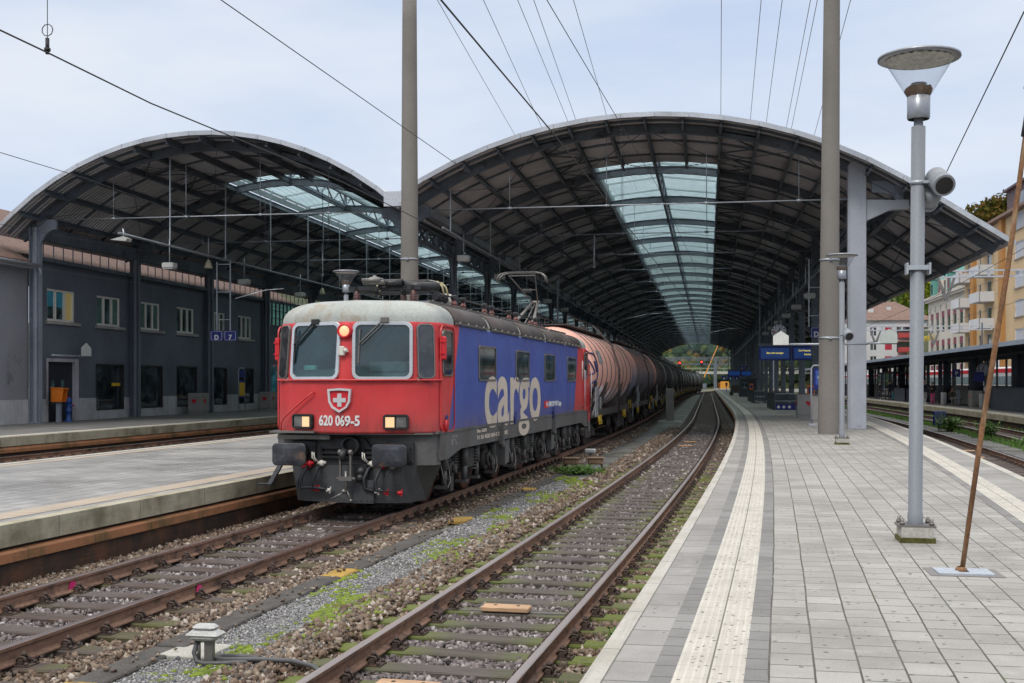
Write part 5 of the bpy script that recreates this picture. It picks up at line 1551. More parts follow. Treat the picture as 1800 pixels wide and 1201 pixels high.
TM = [tank_mat('salmon tank paint', (.82, .44, .35), (.58, .57, .60), .5, (.42, .27, .23), .18, 1.75),
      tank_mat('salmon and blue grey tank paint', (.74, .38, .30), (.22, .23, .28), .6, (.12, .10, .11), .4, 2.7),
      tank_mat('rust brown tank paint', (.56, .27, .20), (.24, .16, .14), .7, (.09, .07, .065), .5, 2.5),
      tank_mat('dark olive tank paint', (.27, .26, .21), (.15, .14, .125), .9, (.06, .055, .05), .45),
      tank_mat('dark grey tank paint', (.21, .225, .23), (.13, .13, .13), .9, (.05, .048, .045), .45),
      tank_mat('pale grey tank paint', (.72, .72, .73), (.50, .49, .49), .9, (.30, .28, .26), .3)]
RM = [pm('wagon ring dark', (.10, .075, .08), .5), pm('wagon ring black', (.035, .032, .035), .5), pm('wagon ring grey', (.16, .16, .165), .5)]
M_yel = pm('yellow handrail paint', (.55, .36, .02), .5, 0, .15, 3, .2, 20)
M_frame = pm('wagon underframe', (.07, .062, .058), .7, 0, .3, 2, .25, 20, (.11, .06, .045), .4, 2.5)
M_plate = pm('wagon data plate', (.33, .34, .36), .6, 0, .3, 5, .4, 14, (.05, .05, .06), .5, 9)
WL = 15.4
def wagon_parts(rings):
    P = {}
    mb = MB(); M = Matrix.Translation((0, 0, 2.58)) @ Matrix.Rotation(R(-90), 4, 'X'); rad = 1.47
    prof = [(0, .55), (.35, .57), (.75, .64), (1.05, .75), (1.28, .92), (1.42, 1.12), (rad, 1.35)] + [(rad, 1.35 + (WL - 2.7) * i / 6) for i in range(1, 6)] + [(rad, WL - 1.35), (1.42, WL - 1.12), (1.28, WL - .92), (1.05, WL - .75), (.75, WL - .64), (.35, WL - .57), (0, WL - .55)]
    mb.lathe(prof, 40, M=M); P['tank'] = mb
    mb = MB()
    mb.lathe([(rad - .01, -.045), (rad + .025, -.022), (rad + .025, .022), (rad - .01, .045)], 40, M=M, smooth=False)
    P['tank_ring'] = mb
    mb = MB()
    for s in (-1, 1):
        mb.box(s * 1.15 - .06, .5, .98, s * 1.15 + .06, WL - .5, 1.22)
        for y in (1.9, 5.0, WL - 5.0, WL - 1.9):
            mb.prism([(s * 1.2, 1.2), (s * .55, 1.2), (s * .75, 1.35), (s * 1.25, 1.95), (s * 1.44, 2.2), (s * 1.30, 1.7)], 'y', y - .25, y + .25)
    for e in (0, 1):
        y = .5 if e == 0 else WL - .5
        mb.box(-1.25, min(y, y + (.12 if e == 0 else -.12)), .85, 1.25, max(y, y + (.12 if e == 0 else -.12)), 1.25)
        mb.box(-.25, min(y, y + (1.8 if e == 0 else -1.8)), .95, .25, max(y, y + (1.8 if e == 0 else -1.8)), 1.2)
    P['frame'] = mb
    mb = MB(); mb.box(-.5, 1.4, 4.11, .5, WL - 1.4, 4.15)
    for s in (-1, 1):
        mb.bar((s * .52, 1.4, 4.42), (s * .52, WL - 1.4, 4.42), .03)
        y = 1.4
        while y <= WL - 1.4 + .01: mb.bar((s * .52, y, 4.1), (s * .52, y, 4.42), .03); y += (WL - 2.8) / 8
    mb.cyl((0, WL / 2, 4.0), (0, WL / 2, 4.35), .35, n=16)
    P['walkway'] = mb
    return P
def wagon_bogie():
    mb = MB()
    for s in (-1, 1):
        x = s * 1.0
        mb.prism([(-1.15, .62), (-1.0, .72), (-.5, .74), (-.35, .5), (.35, .5), (.5, .74), (1.0, .72), (1.15, .62), (1.1, .42), (.8, .36), (.5, .3), (-.5, .3), (-.8, .36), (-1.1, .42)], 'x', x - .06, x + .06)
        for y in (-.9, .9):
            mb.rbox(x - .05 + s * .03, y - .14, .32, x + .11 + s * .03, y + .14, .60, .03)
            for d in (-.22, .22):
                for q in range(4): mb.cyl((x, y + d, .42 + q * .055), (x, y + d, .455 + q * .055), .075, n=10)
        for q in range(5): mb.cyl((x, 0, .40 + q * .06), (x, 0, .44 + q * .06), .11, n=10)
    mb.box(-1.0, -.2, .55, 1.0, .2, .9)
    return mb
BG = wagon_bogie().mesh('bogie', M_frame)
wb_ = MB()
for s in (-1, 1):
    M = Matrix.Translation((s * .75, 0, .46)) @ Matrix.Rotation(s * R(90), 4, 'Y')
    wb_.lathe([(0, .05), (.1, .05), (.12, .0), (.36, .0), (.38, .045), (.46, .045), (.46, -.07), (.49, -.085), (.49, -.11), (.36, -.11), (0, -.1)], 22, M=M)
wb_.cyl((-.75, 0, .46), (.75, 0, .46), .08, n=10)
WS = wb_.mesh('wheelset', M_wheel)
bf = MB()
for s in (-1, 1):
    bf.cyl((s * .875, .5, 1.02), (s * .875, .08, 1.02), .09, n=12); bf.lathe([(0, 0), (.24, 0), (.25, -.02), (0, -.045)], 18, M=Matrix.Translation((s * .875, .06, 1.02)) @ Matrix.Rotation(R(90), 4, 'X') @ Matrix.Rotation(math.pi, 4, 'X'))
BF = bf
YL = []
for s in (-1, 1):
    yl = MB(); YL.append(yl); yl.tube([(s * 1.2, .62, 1.15), (s * 1.25, .42, 1.4), (s * 1.25, .42, 1.02)], .022, 6)
    yl = MB(); YL.append(yl); yl.tube([(s * 1.34, 3.2, 1.05), (s * 1.36, 3.1, .75), (s * 1.36, 3.9, .75), (s * 1.34, 3.8, 1.05)], .03, 6)
    yl.rbox(s * 1.33 - .05, 3.3, .80, s * 1.33 + .05, 3.8, 1.0, .02)
ld = MB()
for s in (-1, 1):
    for y in (WL / 2 - .25, WL / 2 + .25): ld.tube([(s * 1.58, y, .95), (s * 1.58, y, 2.7), (s * 1.30, y, 3.6), (s * .55, y, 4.4)], .022, 6)
    for q in range(10):
        z = 1.0 + q * .3; x = 1.58 if z < 2.7 else 1.58 - (z - 2.7) * .32
        ld.bar((s * x, WL / 2 - .25, z), (s * x, WL / 2 + .25, z), .025)
PL = []
for s in (-1, 1):
    pl = MB(); PL.append(pl); pl.box(s * 1.50 - .01, 1.0, 1.05, s * 1.50 + .01, 1.75, 2.05); pl.box(s * 1.50 - .01, 2.2, 1.3, s * 1.50 + .01, 2.6, 1.7); pl.bar((s * 1.4, 1.1, 1.1), (s * 1.5, 1.1, 1.5), .05); pl.bar((s * 1.3, .95, .6), (s * 1.3, .95, 1.2), .05)
RA = [1.75, 3.2, 4.6, 6.0, 7.4, 8.8, 10.2, 11.6, 13.4]
RB = [1.6 + i * .78 for i in range(17)]
PA, PB = wagon_parts(RA), wagon_parts(RB)
MESH = {}
def wagon(idx, y0, style, tm, rm, label):
    P = PA if style == 'A' else PB
    xf = lambda y: -4.5 + cT(y)
    p0 = Vector((xf(y0), y0, 0)); p1 = Vector((xf(y0 + WL), y0 + WL, 0)); rz = -math.atan2(p1.x - p0.x, p1.y - p0.y)
    root = thing('tank_wagon', label, 'tank wagon', p0, rz, 'tank wagons of the freight train')
    for nm, m in (('tank', tm), ('tank_ring', rm), ('frame', M_frame), ('walkway', M_frame)):
        key = (style, nm, m.name)
        if key not in MESH: MESH[key] = P[nm].mesh(nm, m)
        for yr in ((RA if style == 'A' else RB) if nm == 'tank_ring' else (0,)): link(nm, MESH[key], root, (0, yr, 0))
    if 'c' not in MESH:
        MESH['c'] = True
        for nm, mbx, m in (('buffer', BF, M_blk2), ('ladder', ld, M_frame)): MESH[nm] = mbx.mesh(nm, m)
        MESH['yl'] = [q.mesh('yellow_handrail', M_yel) for q in YL]; MESH['pl'] = [q.mesh('data_plate', M_plate) for q in PL]
    for nm in ('buffer', 'ladder'): link(nm, MESH[nm], root)
    link('buffer', MESH['buffer'], root, (0, WL, 0), math.pi)
    for q in MESH['yl']: link('yellow_handrail', q, root); link('yellow_handrail', q, root, (0, WL, 0), math.pi)
    for q in MESH['pl']: link('data_plate', q, root)
    for y in (2.6, WL - 2.6):
        b = link('bogie', BG, root, (0, y, 0))
        for d in (-.9, .9): link('wheelset', WS, b, (0, d, 0))
    return root
y = 18.25 + LL + .75
WAG = []
specs = [('A', 0, 0, 'salmon pink tank wagon covered in graffiti, coupled right behind the locomotive'),
         ('B', 1, 0, 'closely ringed salmon and dark tank wagon, second behind the locomotive'),
         ('B', 2, 1, 'rust brown ringed tank wagon, third behind the locomotive'),
         ('B', 3, 1, 'dark olive tank wagon just behind the rust brown one'),
         ('A', 4, 1, 'dark grey tank wagon, first of the dark ones after the olive wagon'),
         ('B', 4, 1, 'dark grey tank wagon midway along the train under the shed'),
         ('A', 4, 1, 'dark grey tank wagon, last of the dark ones before the pale wagons'),
         ('B', 5, 2, 'pale grey tank wagon, nearest of the pale ones'),
         ('B', 5, 2, 'pale grey tank wagon, second of the pale ones far down the train'),
         ('B', 5, 2, 'pale grey tank wagon, third of the pale ones far down the train'),
         ('B', 5, 2, 'pale grey tank wagon, fourth of the pale ones far down the train'), ('B', 5, 2, 'pale grey tank wagon, last but one of the train'), ('B', 5, 2, 'pale grey tank wagon at the far tail of the train')]
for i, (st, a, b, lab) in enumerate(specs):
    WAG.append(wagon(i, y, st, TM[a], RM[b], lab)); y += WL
# graffiti outline on the first wagon: strokes that follow the tank surface
M_ink = pm('dark blue spray paint', (.03, .04, .12), .5)
M_wsp = pm('white spray paint', (.55, .56, .60), .6)
def on_tank(yy, ang, lift=.012):
    rr = 1.47 + lift
    if yy < 1.35:
        t = (1.35 - yy) / .8; rr = 1.47 * math.sqrt(max(0, 1 - t * t)) + lift
    return (rr * math.cos(ang), yy, 2.58 + rr * math.sin(ang))
def strokes(name, m, lists, r):
    for L_ in lists:
        mb = MB(); pts = []
        for (a, b), (c, d) in zip(L_[:-1], L_[1:]):
            for q in range(6): pts.append(on_tank(a + (c - a) * q / 6, b + (d - b) * q / 6))
        pts.append(on_tank(*L_[-1])); mb.tube(pts, r, 5); mb.obj(name, m, WAG[0])
cl_ = [(.72, .55), (.95, .60), (1.1, .42), (1.45, .38), (1.75, .22), (1.80, -.05), (1.70, -.25), (1.85, -.45), (1.65, -.62), (1.30, -.66), (1.05, -.55), (.85, -.40), (.75, -.1), (.72, .3)]
strokes('graffiti', M_ink, [cl_, [(.95, .3), (1.2, -.05), (.9, -.12), (.98, .3)], [(1.25, .22), (1.4, -.02), (1.5, .2), (1.62, .0)], [(1.1, -.3), (1.35, -.22), (1.55, -.36), (1.4, -.48), (1.15, -.42), (1.1, -.3)], [(.85, .1), (.8, -.2)]], .03)
strokes('graffiti', M_wsp, [[(3.5, -.5), (3.7, -.35), (3.85, -.6), (4.05, -.4), (4.2, -.65)], [(6.5, -.6), (6.8, -.45), (6.7, -.75), (7.0, -.6)]], .018)
mb = MB()
vs = []
for q in range(5):
    for w_ in range(4): vs.append(on_tank(2.5 + w_ * .35, .18 + q * .08, .02))
mb.add(vs, [(q * 4 + w_, q * 4 + w_ + 1, q * 4 + w_ + 5, q * 4 + w_ + 4) for q in range(4) for w_ in range(3)])
mb.obj('tank_sign', M_plate, WAG[0])
# ------------------------------------------------------------------ station building on the left
M_plast = pm('dark grey plaster', (.125, .145, .178), .85, 0, .14, .5, .18, 30, (.145, .16, .185), .3, .7, bump=.15, bsc=80)
M_plastLit = pm('plaster painted as daylit', (.24, .25, .275), .85, 0, .10, .5, .15, 30, (.10, .105, .115), .3, .7, bump=.15, bsc=80)  # same plaster as the dark one, lightened to paint the open daylight
def slabs_mat():
    m, t, o = _new('grey stone plinth')
    tc = N(t, 'ShaderNodeTexCoord'); sx = N(t, 'ShaderNodeSeparateXYZ'); t.links.new(tc.outputs['Object'], sx.inputs[0])
    v = coords(t, rnd=False)
    id_ = mathn(t, 'FLOOR', mathn(t, 'DIVIDE', sx.outputs[1], .85))
    wn_ = N(t, 'ShaderNodeTexWhiteNoise', noise_dimensions='1D'); t.links.new(id_, wn_.inputs['W'])
    col = mixc(t, wn_.outputs[0], (.36, .37, .39), (.50, .51, .53))
    col = mixc(t, ramp(t, noise(t, v, 2.5, 6), .45, .75, 0, .6), col, (.60, .60, .60))
    col = mixc(t, ramp(t, noise(t, v, 35, 3), .4, .8, 0, .4), col, (.14, .145, .155))
    jt = mathn(t, 'LESS_THAN', mathn(t, 'FRACT', mathn(t, 'DIVIDE', sx.outputs[1], .85)), .012)
    col = mixc(t, jt, col, (.12, .12, .13))
    bsdf(t, o, col, .7, 0, noise(t, v, 40, 3), .2, .006)
    return m
M_plinth = slabs_mat()
def tile_mat(name, a, b):
    m, t, o = _new(name)
    tc = N(t, 'ShaderNodeTexCoord'); v = coords(t, rnd=False)
    mp_ = N(t, 'ShaderNodeMapping'); mp_.inputs['Rotation'].default_value = (0, 0, R(90)); t.links.new(tc.outputs['Object'], mp_.inputs['Vector'])
    br = N(t, 'ShaderNodeTexBrick'); t.links.new(mp_.outputs[0], br.inputs['Vector'])
    br.inputs['Scale'].default_value = 1; br.inputs['Brick Width'].default_value = .22; br.inputs['Row Height'].default_value = .17; br.inputs['Mortar Size'].default_value = .014; br.inputs['Mortar Smooth'].default_value = .6
    br.inputs['Color1'].default_value = (*a, 1); br.inputs['Color2'].default_value = (*b, 1); br.inputs['Mortar'].default_value = (.05, .035, .03, 1)
    col = mixc(t, ramp(t, noise(t, v, 1.5, 6), .45, .75, 0, .6), br.outputs[0], (.13, .10, .085))
    bsdf(t, o, col, .8, 0, mathn(t, 'MULTIPLY', br.outputs['Fac'], -1.0), .8, .03)
    return m
M_tile = tile_mat('old brown roof tiles', (.15, .085, .065), (.215, .13, .10))
M_sillst = pm('stone window sill', (.36, .34, .32), .7)
M_frw = pm('cream window frame', (.78, .76, .70), .5, 0, .06)
M_shopg = glass('shop window', (.03, .04, .048), .09, .02, .8, 1.1)
M_offg = glass('office window', (.055, .095, .095), .04, .03, .7, 1.0)
M_blind = pm('turquoise blind', (.05, .30, .42), .7)
M_curt = pm('green curtain', (.09, .19, .16), .8, 0, .3, 2, .2, 8)
M_door = pm('dark blue door', (.018, .022, .035), .4)
WX = -27.7
def wall_holes(mb, x, y0, y1, z0, z1, holes, depth=.22, mat=0, facing=1):
    """wall in the plane X=x facing +X (facing=1) with rectangular openings and reveals"""
    ys = sorted({y0, y1, *[h[0] for h in holes], *[h[1] for h in holes]}); zs = sorted({z0, z1, *[h[2] for h in holes], *[h[3] for h in holes]})
    for i in range(len(ys) - 1):
        for j in range(len(zs) - 1):
            cy, cz = (ys[i] + ys[i + 1]) / 2, (zs[j] + zs[j + 1]) / 2
            if any(h[0] < cy < h[1] and h[2] < cz < h[3] for h in holes): continue
            mb.quad((x, ys[i], zs[j]), (x, ys[i + 1], zs[j]), (x, ys[i + 1], zs[j + 1]), (x, ys[i], zs[j + 1]), mat)
    xb = x - depth * facing
    for a, b, c, d in holes:
        mb.quad((x, a, c), (xb, a, c), (xb, a, d), (x, a, d), mat); mb.quad((x, b, c), (x, b, d), (xb, b, d), (xb, b, c), mat)
        mb.quad((x, a, c), (x, b, c), (xb, b, c), (xb, a, c), mat); mb.quad((x, a, d), (xb, a, d), (xb, b, d), (x, b, d), mat)
SB = thing('station_building', 'dark grey station building with white framed windows under the narrower shed', 'building', (0, 0, 0))
upw = [(44.30, 46.45), (48.3, 50.42), (52.35, 54.42), (56.3, 58.35), (60.45, 62.40), (64.25, 66.25)]
shw = [(48.2, 50.75), (52.25, 54.7), (56.25, 58.7), (60.35, 62.65), (64.2, 66.6)]
zU0, zU1 = 4.82, 6.2; zS0, zS1 = .90, 3.05
holes = [(a, b, zU0, zU1) for a, b in upw] + [(a, b, zS0, zS1) for a, b in shw] + [(44.25, 46.72, .5, 3.12)]
mb = MB(); wall_holes(mb, WX, 43.0, 69.0, .5, 7.45, holes)
mb.quad((WX, 43, 7.45), (WX, 69, 7.45), (WX - 9, 69, 7.45), (WX - 9, 43, 7.45)); mb.quad((WX, 69, .5), (WX - 9, 69, .5), (WX - 9, 69, 7.45), (WX, 69, 7.45))
mb.obj('wall', M_plast, SB, fix=False)
mb = MB(); wall_holes(mb, WX - .02, 20.0, 43.0, .5, 7.0, []); mb.obj('wall', M_plastLit, SB, fix=False)['label'] = 'wall outside the shed, its plaster colour lightened for the open daylight'
mb = MB()
edges = [20.0] + [v for h in [(44.25, 46.72)] + shw for v in h] + [69.0]
for a, b in zip(edges[0::2], edges[1::2]): mb.box(WX - .1, a, .5, WX + .03, b, 1.48)
for a, b in shw: mb.box(WX - .1, a, .5, WX + .03, b, .895)
mb.obj('stone_plinth', M_plinth, SB)
for i, (a, b) in enumerate(upw):
    g = MB(); g.box(WX - .16, a, zU0, WX - .13, b, zU1); w_ = g.obj('window', M_offg, SB)
    f = MB(); x0, x1 = WX - .13, WX - .05
    f.box(x0, a, zU0, x1, a + .09, zU1); f.box(x0, b - .09, zU0, x1, b, zU1); f.box(x0, a + .09, zU1 - .09, x1, b - .09, zU1); f.box(x0, a + .09, zU0, x1, b - .09, zU0 + .1)
    for q in (1, 2): y = a + (b - a) * q / 3; f.box(x0 + .002, y - .06, zU0 + .1, x1, y + .06, zU1 - .09)
    f.obj('frame', M_frw, w_)
    s = MB(); s.box(WX - .2, a - .12, zU0 - .13, WX + .10, b + .35, zU0 - .002); s.obj('sill', M_sillst, w_)
    c = MB()
    if i == 0: c.box(WX - .127, a + .09, 5.45, WX - .121, b - .75, zU1 - .09); c.obj('blind', M_blind, w_); c = MB(); c.box(WX - .127, b - .70, zU0 + .1, WX - .121, b - .09, zU1 - .09); c.obj('lit_pane', emi('lit office window', (.55, .42, .16), .20, (.15, .13, .06)), w_)
    elif i in (1, 2): c.box(WX - .127, a + .09, zU0 + .1, WX - .121, a + .6, zU1 - .09); c.box(WX - .127, b - .62, zU0 + .1, WX - .121, b - .09, zU1 - .09); c.obj('curtain', M_curt, w_)
for a, b in shw:
    g = MB(); g.box(WX - .14, a, zS0, WX - .11, b, zS1); w_ = g.obj('shop_window', M_shopg, SB)
    f = MB(); x0, x1 = WX - .11, WX + .012
    f.box(x0, a, zS0, x1, a + .07, zS1); f.box(x0, b - .07, zS0, x1, b, zS1); f.box(x0, a + .07, zS1 - .07, x1, b - .07, zS1); f.box(x0, a + .07, zS0, x1, b - .07, zS0 + .06); f.obj('frame', M_black, w_)
# small signs behind the first shop window, door
mb = MB(); mb.box(WX - .108, 49.8, 2.02, WX - .10, 50.6, 2.17); o = mb.obj('yellow_sign', pm('yellow sign', (.75, .48, .02), .5), SB)
mb = MB(); mb.box(WX - .18, 44.25, .5, WX - .12, 46.72, 3.12); dr = mb.obj('door', M_door, SB)
mb = MB(); mb.box(WX - .12, 44.25, .5, WX + .035, 44.35, 3.22); mb.box(WX - .12, 46.45, .5, WX + .035, 46.72, 3.22); mb.box(WX - .12, 44.35, 3.08, WX + .035, 46.45, 3.22); mb.obj('door_frame', pm('granite door frame', (.42, .42, .45), .6), dr)
mb = MB(); mb.box(WX - .12, 44.8, 1.25, WX - .112, 45.05, 2.3); mb.box(WX - .12, 45.55, 1.25, WX - .112, 45.8, 2.3); mb.obj('door_glass', M_offg, dr)
mb = MB(); mb.bar((WX - .08, 45.40, 1.45), (WX - .08, 45.40, 1.75), .03); mb.bar((WX - .12, 45.40, 1.6), (WX - .08, 45.40, 1.6), .03); mb.obj('handle', M_chrome, dr)
# tiled roof and gutter in front of and behind the clerestory
mb = MB()
for y0, y1 in ((18.0, 75.0),):
    mb.add([(WX + .45, y0, 7.12), (WX + .45, y1, 7.12), (WX - 5.5, y1, 10.4), (WX - 5.5, y0, 10.4), (WX + .45, y0, 7.0), (WX + .45, y1, 7.0), (WX - 5.5, y1, 10.28), (WX - 5.5, y0, 10.28)], [(0, 1, 2, 3), (7, 6, 5, 4), (0, 4, 5, 1), (1, 5, 6, 2), (2, 6, 7, 3), (3, 7, 4, 0)])
# keep the eaves outside the shed only
for i in range(0): pass
ro = mb.obj('roof', M_tile, SB)
for v in ro.data.vertices:
    if v.co.x > WX and v.co.y > 43: v.co.y = 42.6
me_ = ro.data
mb = MB(); mb.add([(WX - .5, 42.6, 7.62), (WX - .5, 75, 7.62), (WX - 5.5, 75, 10.40), (WX - 5.5, 42.6, 10.40)], [(0, 1, 2, 3)])
bpy.data.objects.remove(ro)
mb = MB()
def roof_slab(x0, z0, x1, z1, y0, y1):
    mb.add([(x0, y0, z0), (x0, y1, z0), (x1, y1, z1), (x1, y0, z1), (x0, y0, z0 - .12), (x0, y1, z0 - .12), (x1, y1, z1 - .12), (x1, y0, z1 - .12)], [(0, 1, 2, 3), (7, 6, 5, 4), (0, 4, 5, 1), (1, 5, 6, 2), (2, 6, 7, 3), (3, 7, 4, 0)])
roof_slab(WX + .42, 7.15, WX - 5.5, 10.45, 18, 42.55)
roof_slab(WX - .35, 7.55, WX - 5.5, 10.45, 42.55, 75)
ro = mb.obj('roof', M_tile, SB)
mb = MB(); mb.cyl((WX + .50, 18, 7.0), (WX + .50, 43.0, 7.0), .085, n=12); mb.box(WX - .02, 18, 6.86, WX + .42, 42.6, 6.98); mb.tube([(WX + .5, 42.9, 6.95), (WX + .5, 43.0, 6.7), (WX + .32, 43.35, 6.4), (WX + .32, 43.35, .55)], .055, 8)
mb.obj('gutter', M_white_st, ro)
mb = MB(); mb.cyl((WX + .12, 68.0, .5), (WX + .12, 68.0, 7.2), .07, n=10); mb.obj('downpipe', M_galv, SB)
# the glazed hall beyond it
GH = thing('glazed_hall', 'glazed station hall with thin dark mullions beyond the dark building', 'building', (WX, 69.2, 0))
mb = MB(); mb.quad((-.2, 0, 5.9), (-.2, 60, 5.9), (-.2, 60, 7.35), (-.2, 0, 7.35)); mb.obj('upper_glass', clear('blue hall glass', (.38, .78, .92), .12, (.2, .5, .6), .05), GH)
mb = MB(); mb.box(-.2, 0, .5, -.16, 60, 3.4); mb.obj('glass_wall', glass('hall glass', (.12, .42, .50), .05, .03, .7, .8), GH)
mb = MB(); mb.box(-.25, 0, 3.4, .0, 60, 5.9); mb.box(-.25, 0, 7.35, 0, 60, 7.46); mb.box(-.25, 0, .5, 0, 60, .75)
for i in range(90):
    y = i * .67; mb.box(-.16, y - .03, 5.9, -.06, y + .03, 7.35)
for z in (6.35, 6.85): mb.box(-.15, 0, z - .02, -.07, 60, z + .02)
for i in range(9): mb.box(-.25, i * 7 - .2, .75, .02, i * 7 + .2, 3.4)
mb.obj('frame', M_plast, GH)
mb = MB(); mb.box(-.4, 0, .5, .3, .0, 7.46)
LW = thing('station_wing', 'long dark wing of the station running to the far end of the narrower shed', 'building', (WX, 129.4, 0))
mb = MB(); wall_holes(mb, 0, 0, 146, .5, 7.45, [(3 + i * 6, 6 + i * 6, 1.2, 3.4) for i in range(23)]); mb.obj('wall', M_plast, LW, fix=False)
for i in range(23):
    g = MB(); g.box(-.2, 3 + i * 6, 1.2, -.17, 6 + i * 6, 3.4); g.obj('window', M_offg, LW)
# things standing on the station platform
M_orange = pm('orange plastic', (.72, .19, .015), .45, 0, .1)
M_blue = pm('blue cast iron', (.02, .075, .30), .45, 0, .2, 3)
M_sign = pm('station sign blue', (.010, .024, .19), .4, 0, .05)
M_steelbin = pm('brushed steel bin', (.36, .35, .33), .45, .4, .1, 2, .1, 30)
t = thing('ticket_stamper', 'orange hooded box on a grey post beside the blue hydrant', 'ticket box', (-27.15, 44.3, .5), .15)
mb = MB(); mb.box(-.09, -.09, 0, .09, .09, .95); mb.obj('post', M_steelL, t)
mb = MB(); mb.prism([(-.22, .88), (.22, .88), (.30, 1.42), (-.22, 1.46)], 'y', -.24, -.20); mb.prism([(-.22, .88), (.22, .88), (.30, 1.42), (-.22, 1.46)], 'y', .20, .24); mb.box(-.24, -.24, .88, -.20, .24, 1.46); mb.box(-.22, -.24, .86, .22, .24, .90); mb.prism([(-.24, 1.44), (.34, 1.40), (.34, 1.44), (-.24, 1.49)], 'y', -.26, .26)
mb.obj('hood', M_orange, t); mb = MB(); mb.box(-.19, -.19, .92, .05, .19, 1.4); mb.obj('box', M_orange, t)
t = thing('hydrant', 'blue hydrant between the orange hooded box and the dark door', 'hydrant', (-27.1, 44.95, .5))
mb = MB(); mb.lathe([(.16, 0), (.16, .1), (.11, .14), (.105, .40), (.15, .44), (.15, .50), (.11, .54), (.10, .78), (.15, .82), (.15, .95), (.09, 1.03), (0, 1.05)], 18); mb.cyl((0, 0, .7), (.2, .06, .7), .05, n=10); mb.cyl((0, -.18, .88), (0, .18, .88), .055, n=10); mb.obj('body', M_blue, t)
mb = MB(); mb.cyl((0, 0, 1.04), (0, 0, 1.09), .035, n=6); mb.cyl((.2, .06, .7), (.23, .07, .7), .06, n=10); mb.obj('cap', M_redB, t)
def house_board(name, loc, label, w_, h, bar):
    t = thing(name, label, 'sign', loc)
    m = MB(); m.prism([(-w_ / 2, 0), (w_ / 2, 0), (w_ / 2, h * .68), (0, h), (-w_ / 2, h * .68)], 'y', -.03, .03); m.obj('board', pm('white sign board', (.70, .71, .68), .5, 0, .05), t)
    m = MB(); m.cyl((bar[0], 0, -.02), (bar[1], 0, -.02), .035, n=10); m.obj('arm', M_galv, t)
    return t
t = thing('house_shaped_sign', 'white house-shaped board on a short arm above the dark door', 'sign', (-27.0, 46.2, 3.36))
m = MB(); m.prism([(-.36, 0), (.36, 0), (.36, .34), (0, .56), (-.36, .34)], 'x', -.03, .03); m.obj('board', pm('white sign board', (.70, .71, .68), .5, 0, .05), t)
m = MB(); m.cyl((0, -2.7, -.03), (0, .36, -.03), .04, n=10); m.obj('arm', M_galv, t)
t = thing('timetable_stand', 'yellow timetable board in a steel frame by the last shop windows', 'timetable board', (-26.9, 62.9, .5))
mb = MB(); mb.tube([(0, -.45, 0), (0, -.45, 2.4), (0, -.3, 2.52), (0, .3, 2.52), (0, .45, 2.4), (0, .45, 0)], .035, 8); mb.bar((0, -.45, .2), (0, .45, .2), .04); mb.obj('frame', M_galv, t)
mb = MB(); mb.box(-.03, -.42, 1.98, .03, .42, 2.42); mb.box(-.02, -.42, .8, .028, .42, 1.82); mb.obj('panel', M_sign, t)
mb = MB(); mb.box(.028, -.38, .9, .036, .38, 1.68); mb.obj('timetable', pm('yellow timetable', (.70, .43, .02), .6, 0, .06, 3, .25, 22), t)
def heart_bin(loc, label, rz=0, posters=True):
    t = thing('recycling_bin', label, 'bin', loc, rz, 'steel recycling bins with a red heart')
    mb = MB(); mb.rbox(-.35, -.55, .12, .35, .55, 1.12, .03); mb.box(-.33, -.5, 0, .33, .5, .12); mb.obj('body', M_steelbin, t)
    mb = MB(); hp = []
    for i in range(20):
        a = 2 * math.pi * i / 20; hp.append((.011 * (16 * math.sin(a) ** 3) * .8, .011 * (13 * math.cos(a) - 5 * math.cos(2 * a) - 2 * math.cos(3 * a) - math.cos(4 * a)) * .8 + .70))
    mb.prism(hp, 'x', .34, .362); mb.prism([(y - 0, z) for y, z in hp], 'y', -.572, -.545); mb.obj('heart', M_redB, t)
    if posters:
        mb = MB()
        for q in range(4): mb.box(-.28 + q * .15, -.562, .2, -.17 + q * .15, -.55, 1.0)
    mb = MB(); mb.box(-.2, -.4, 1.12, .2, .4, 1.135); mb.obj('lid', M_black, t)
    return t
heart_bin((-26.6, 66.2, .5), 'steel recycling bin with a red heart by the station downpipe', 0)
heart_bin((-26.9, 57.2, .5), 'steel recycling bin with a red heart in front of a shop window', 0)
t = thing('waste_bag_stand', 'blue and white striped container next to the steel recycling bin', 'container', (-26.55, 67.35, .5))
mb = MB(); mb.rbox(-.3, -.45, 0, .3, .45, 1.1, .03); mb.obj('body', pm('striped advert', (.35, .36, .38), .5, 0, .5, 3, .5, 9, (.02, .05, .30), .5, 6), t)
mb = MB(); mb.box(.3, -.3, .15, .31, -.05, 1.0); mb.obj('blue_panel', M_sign, t)
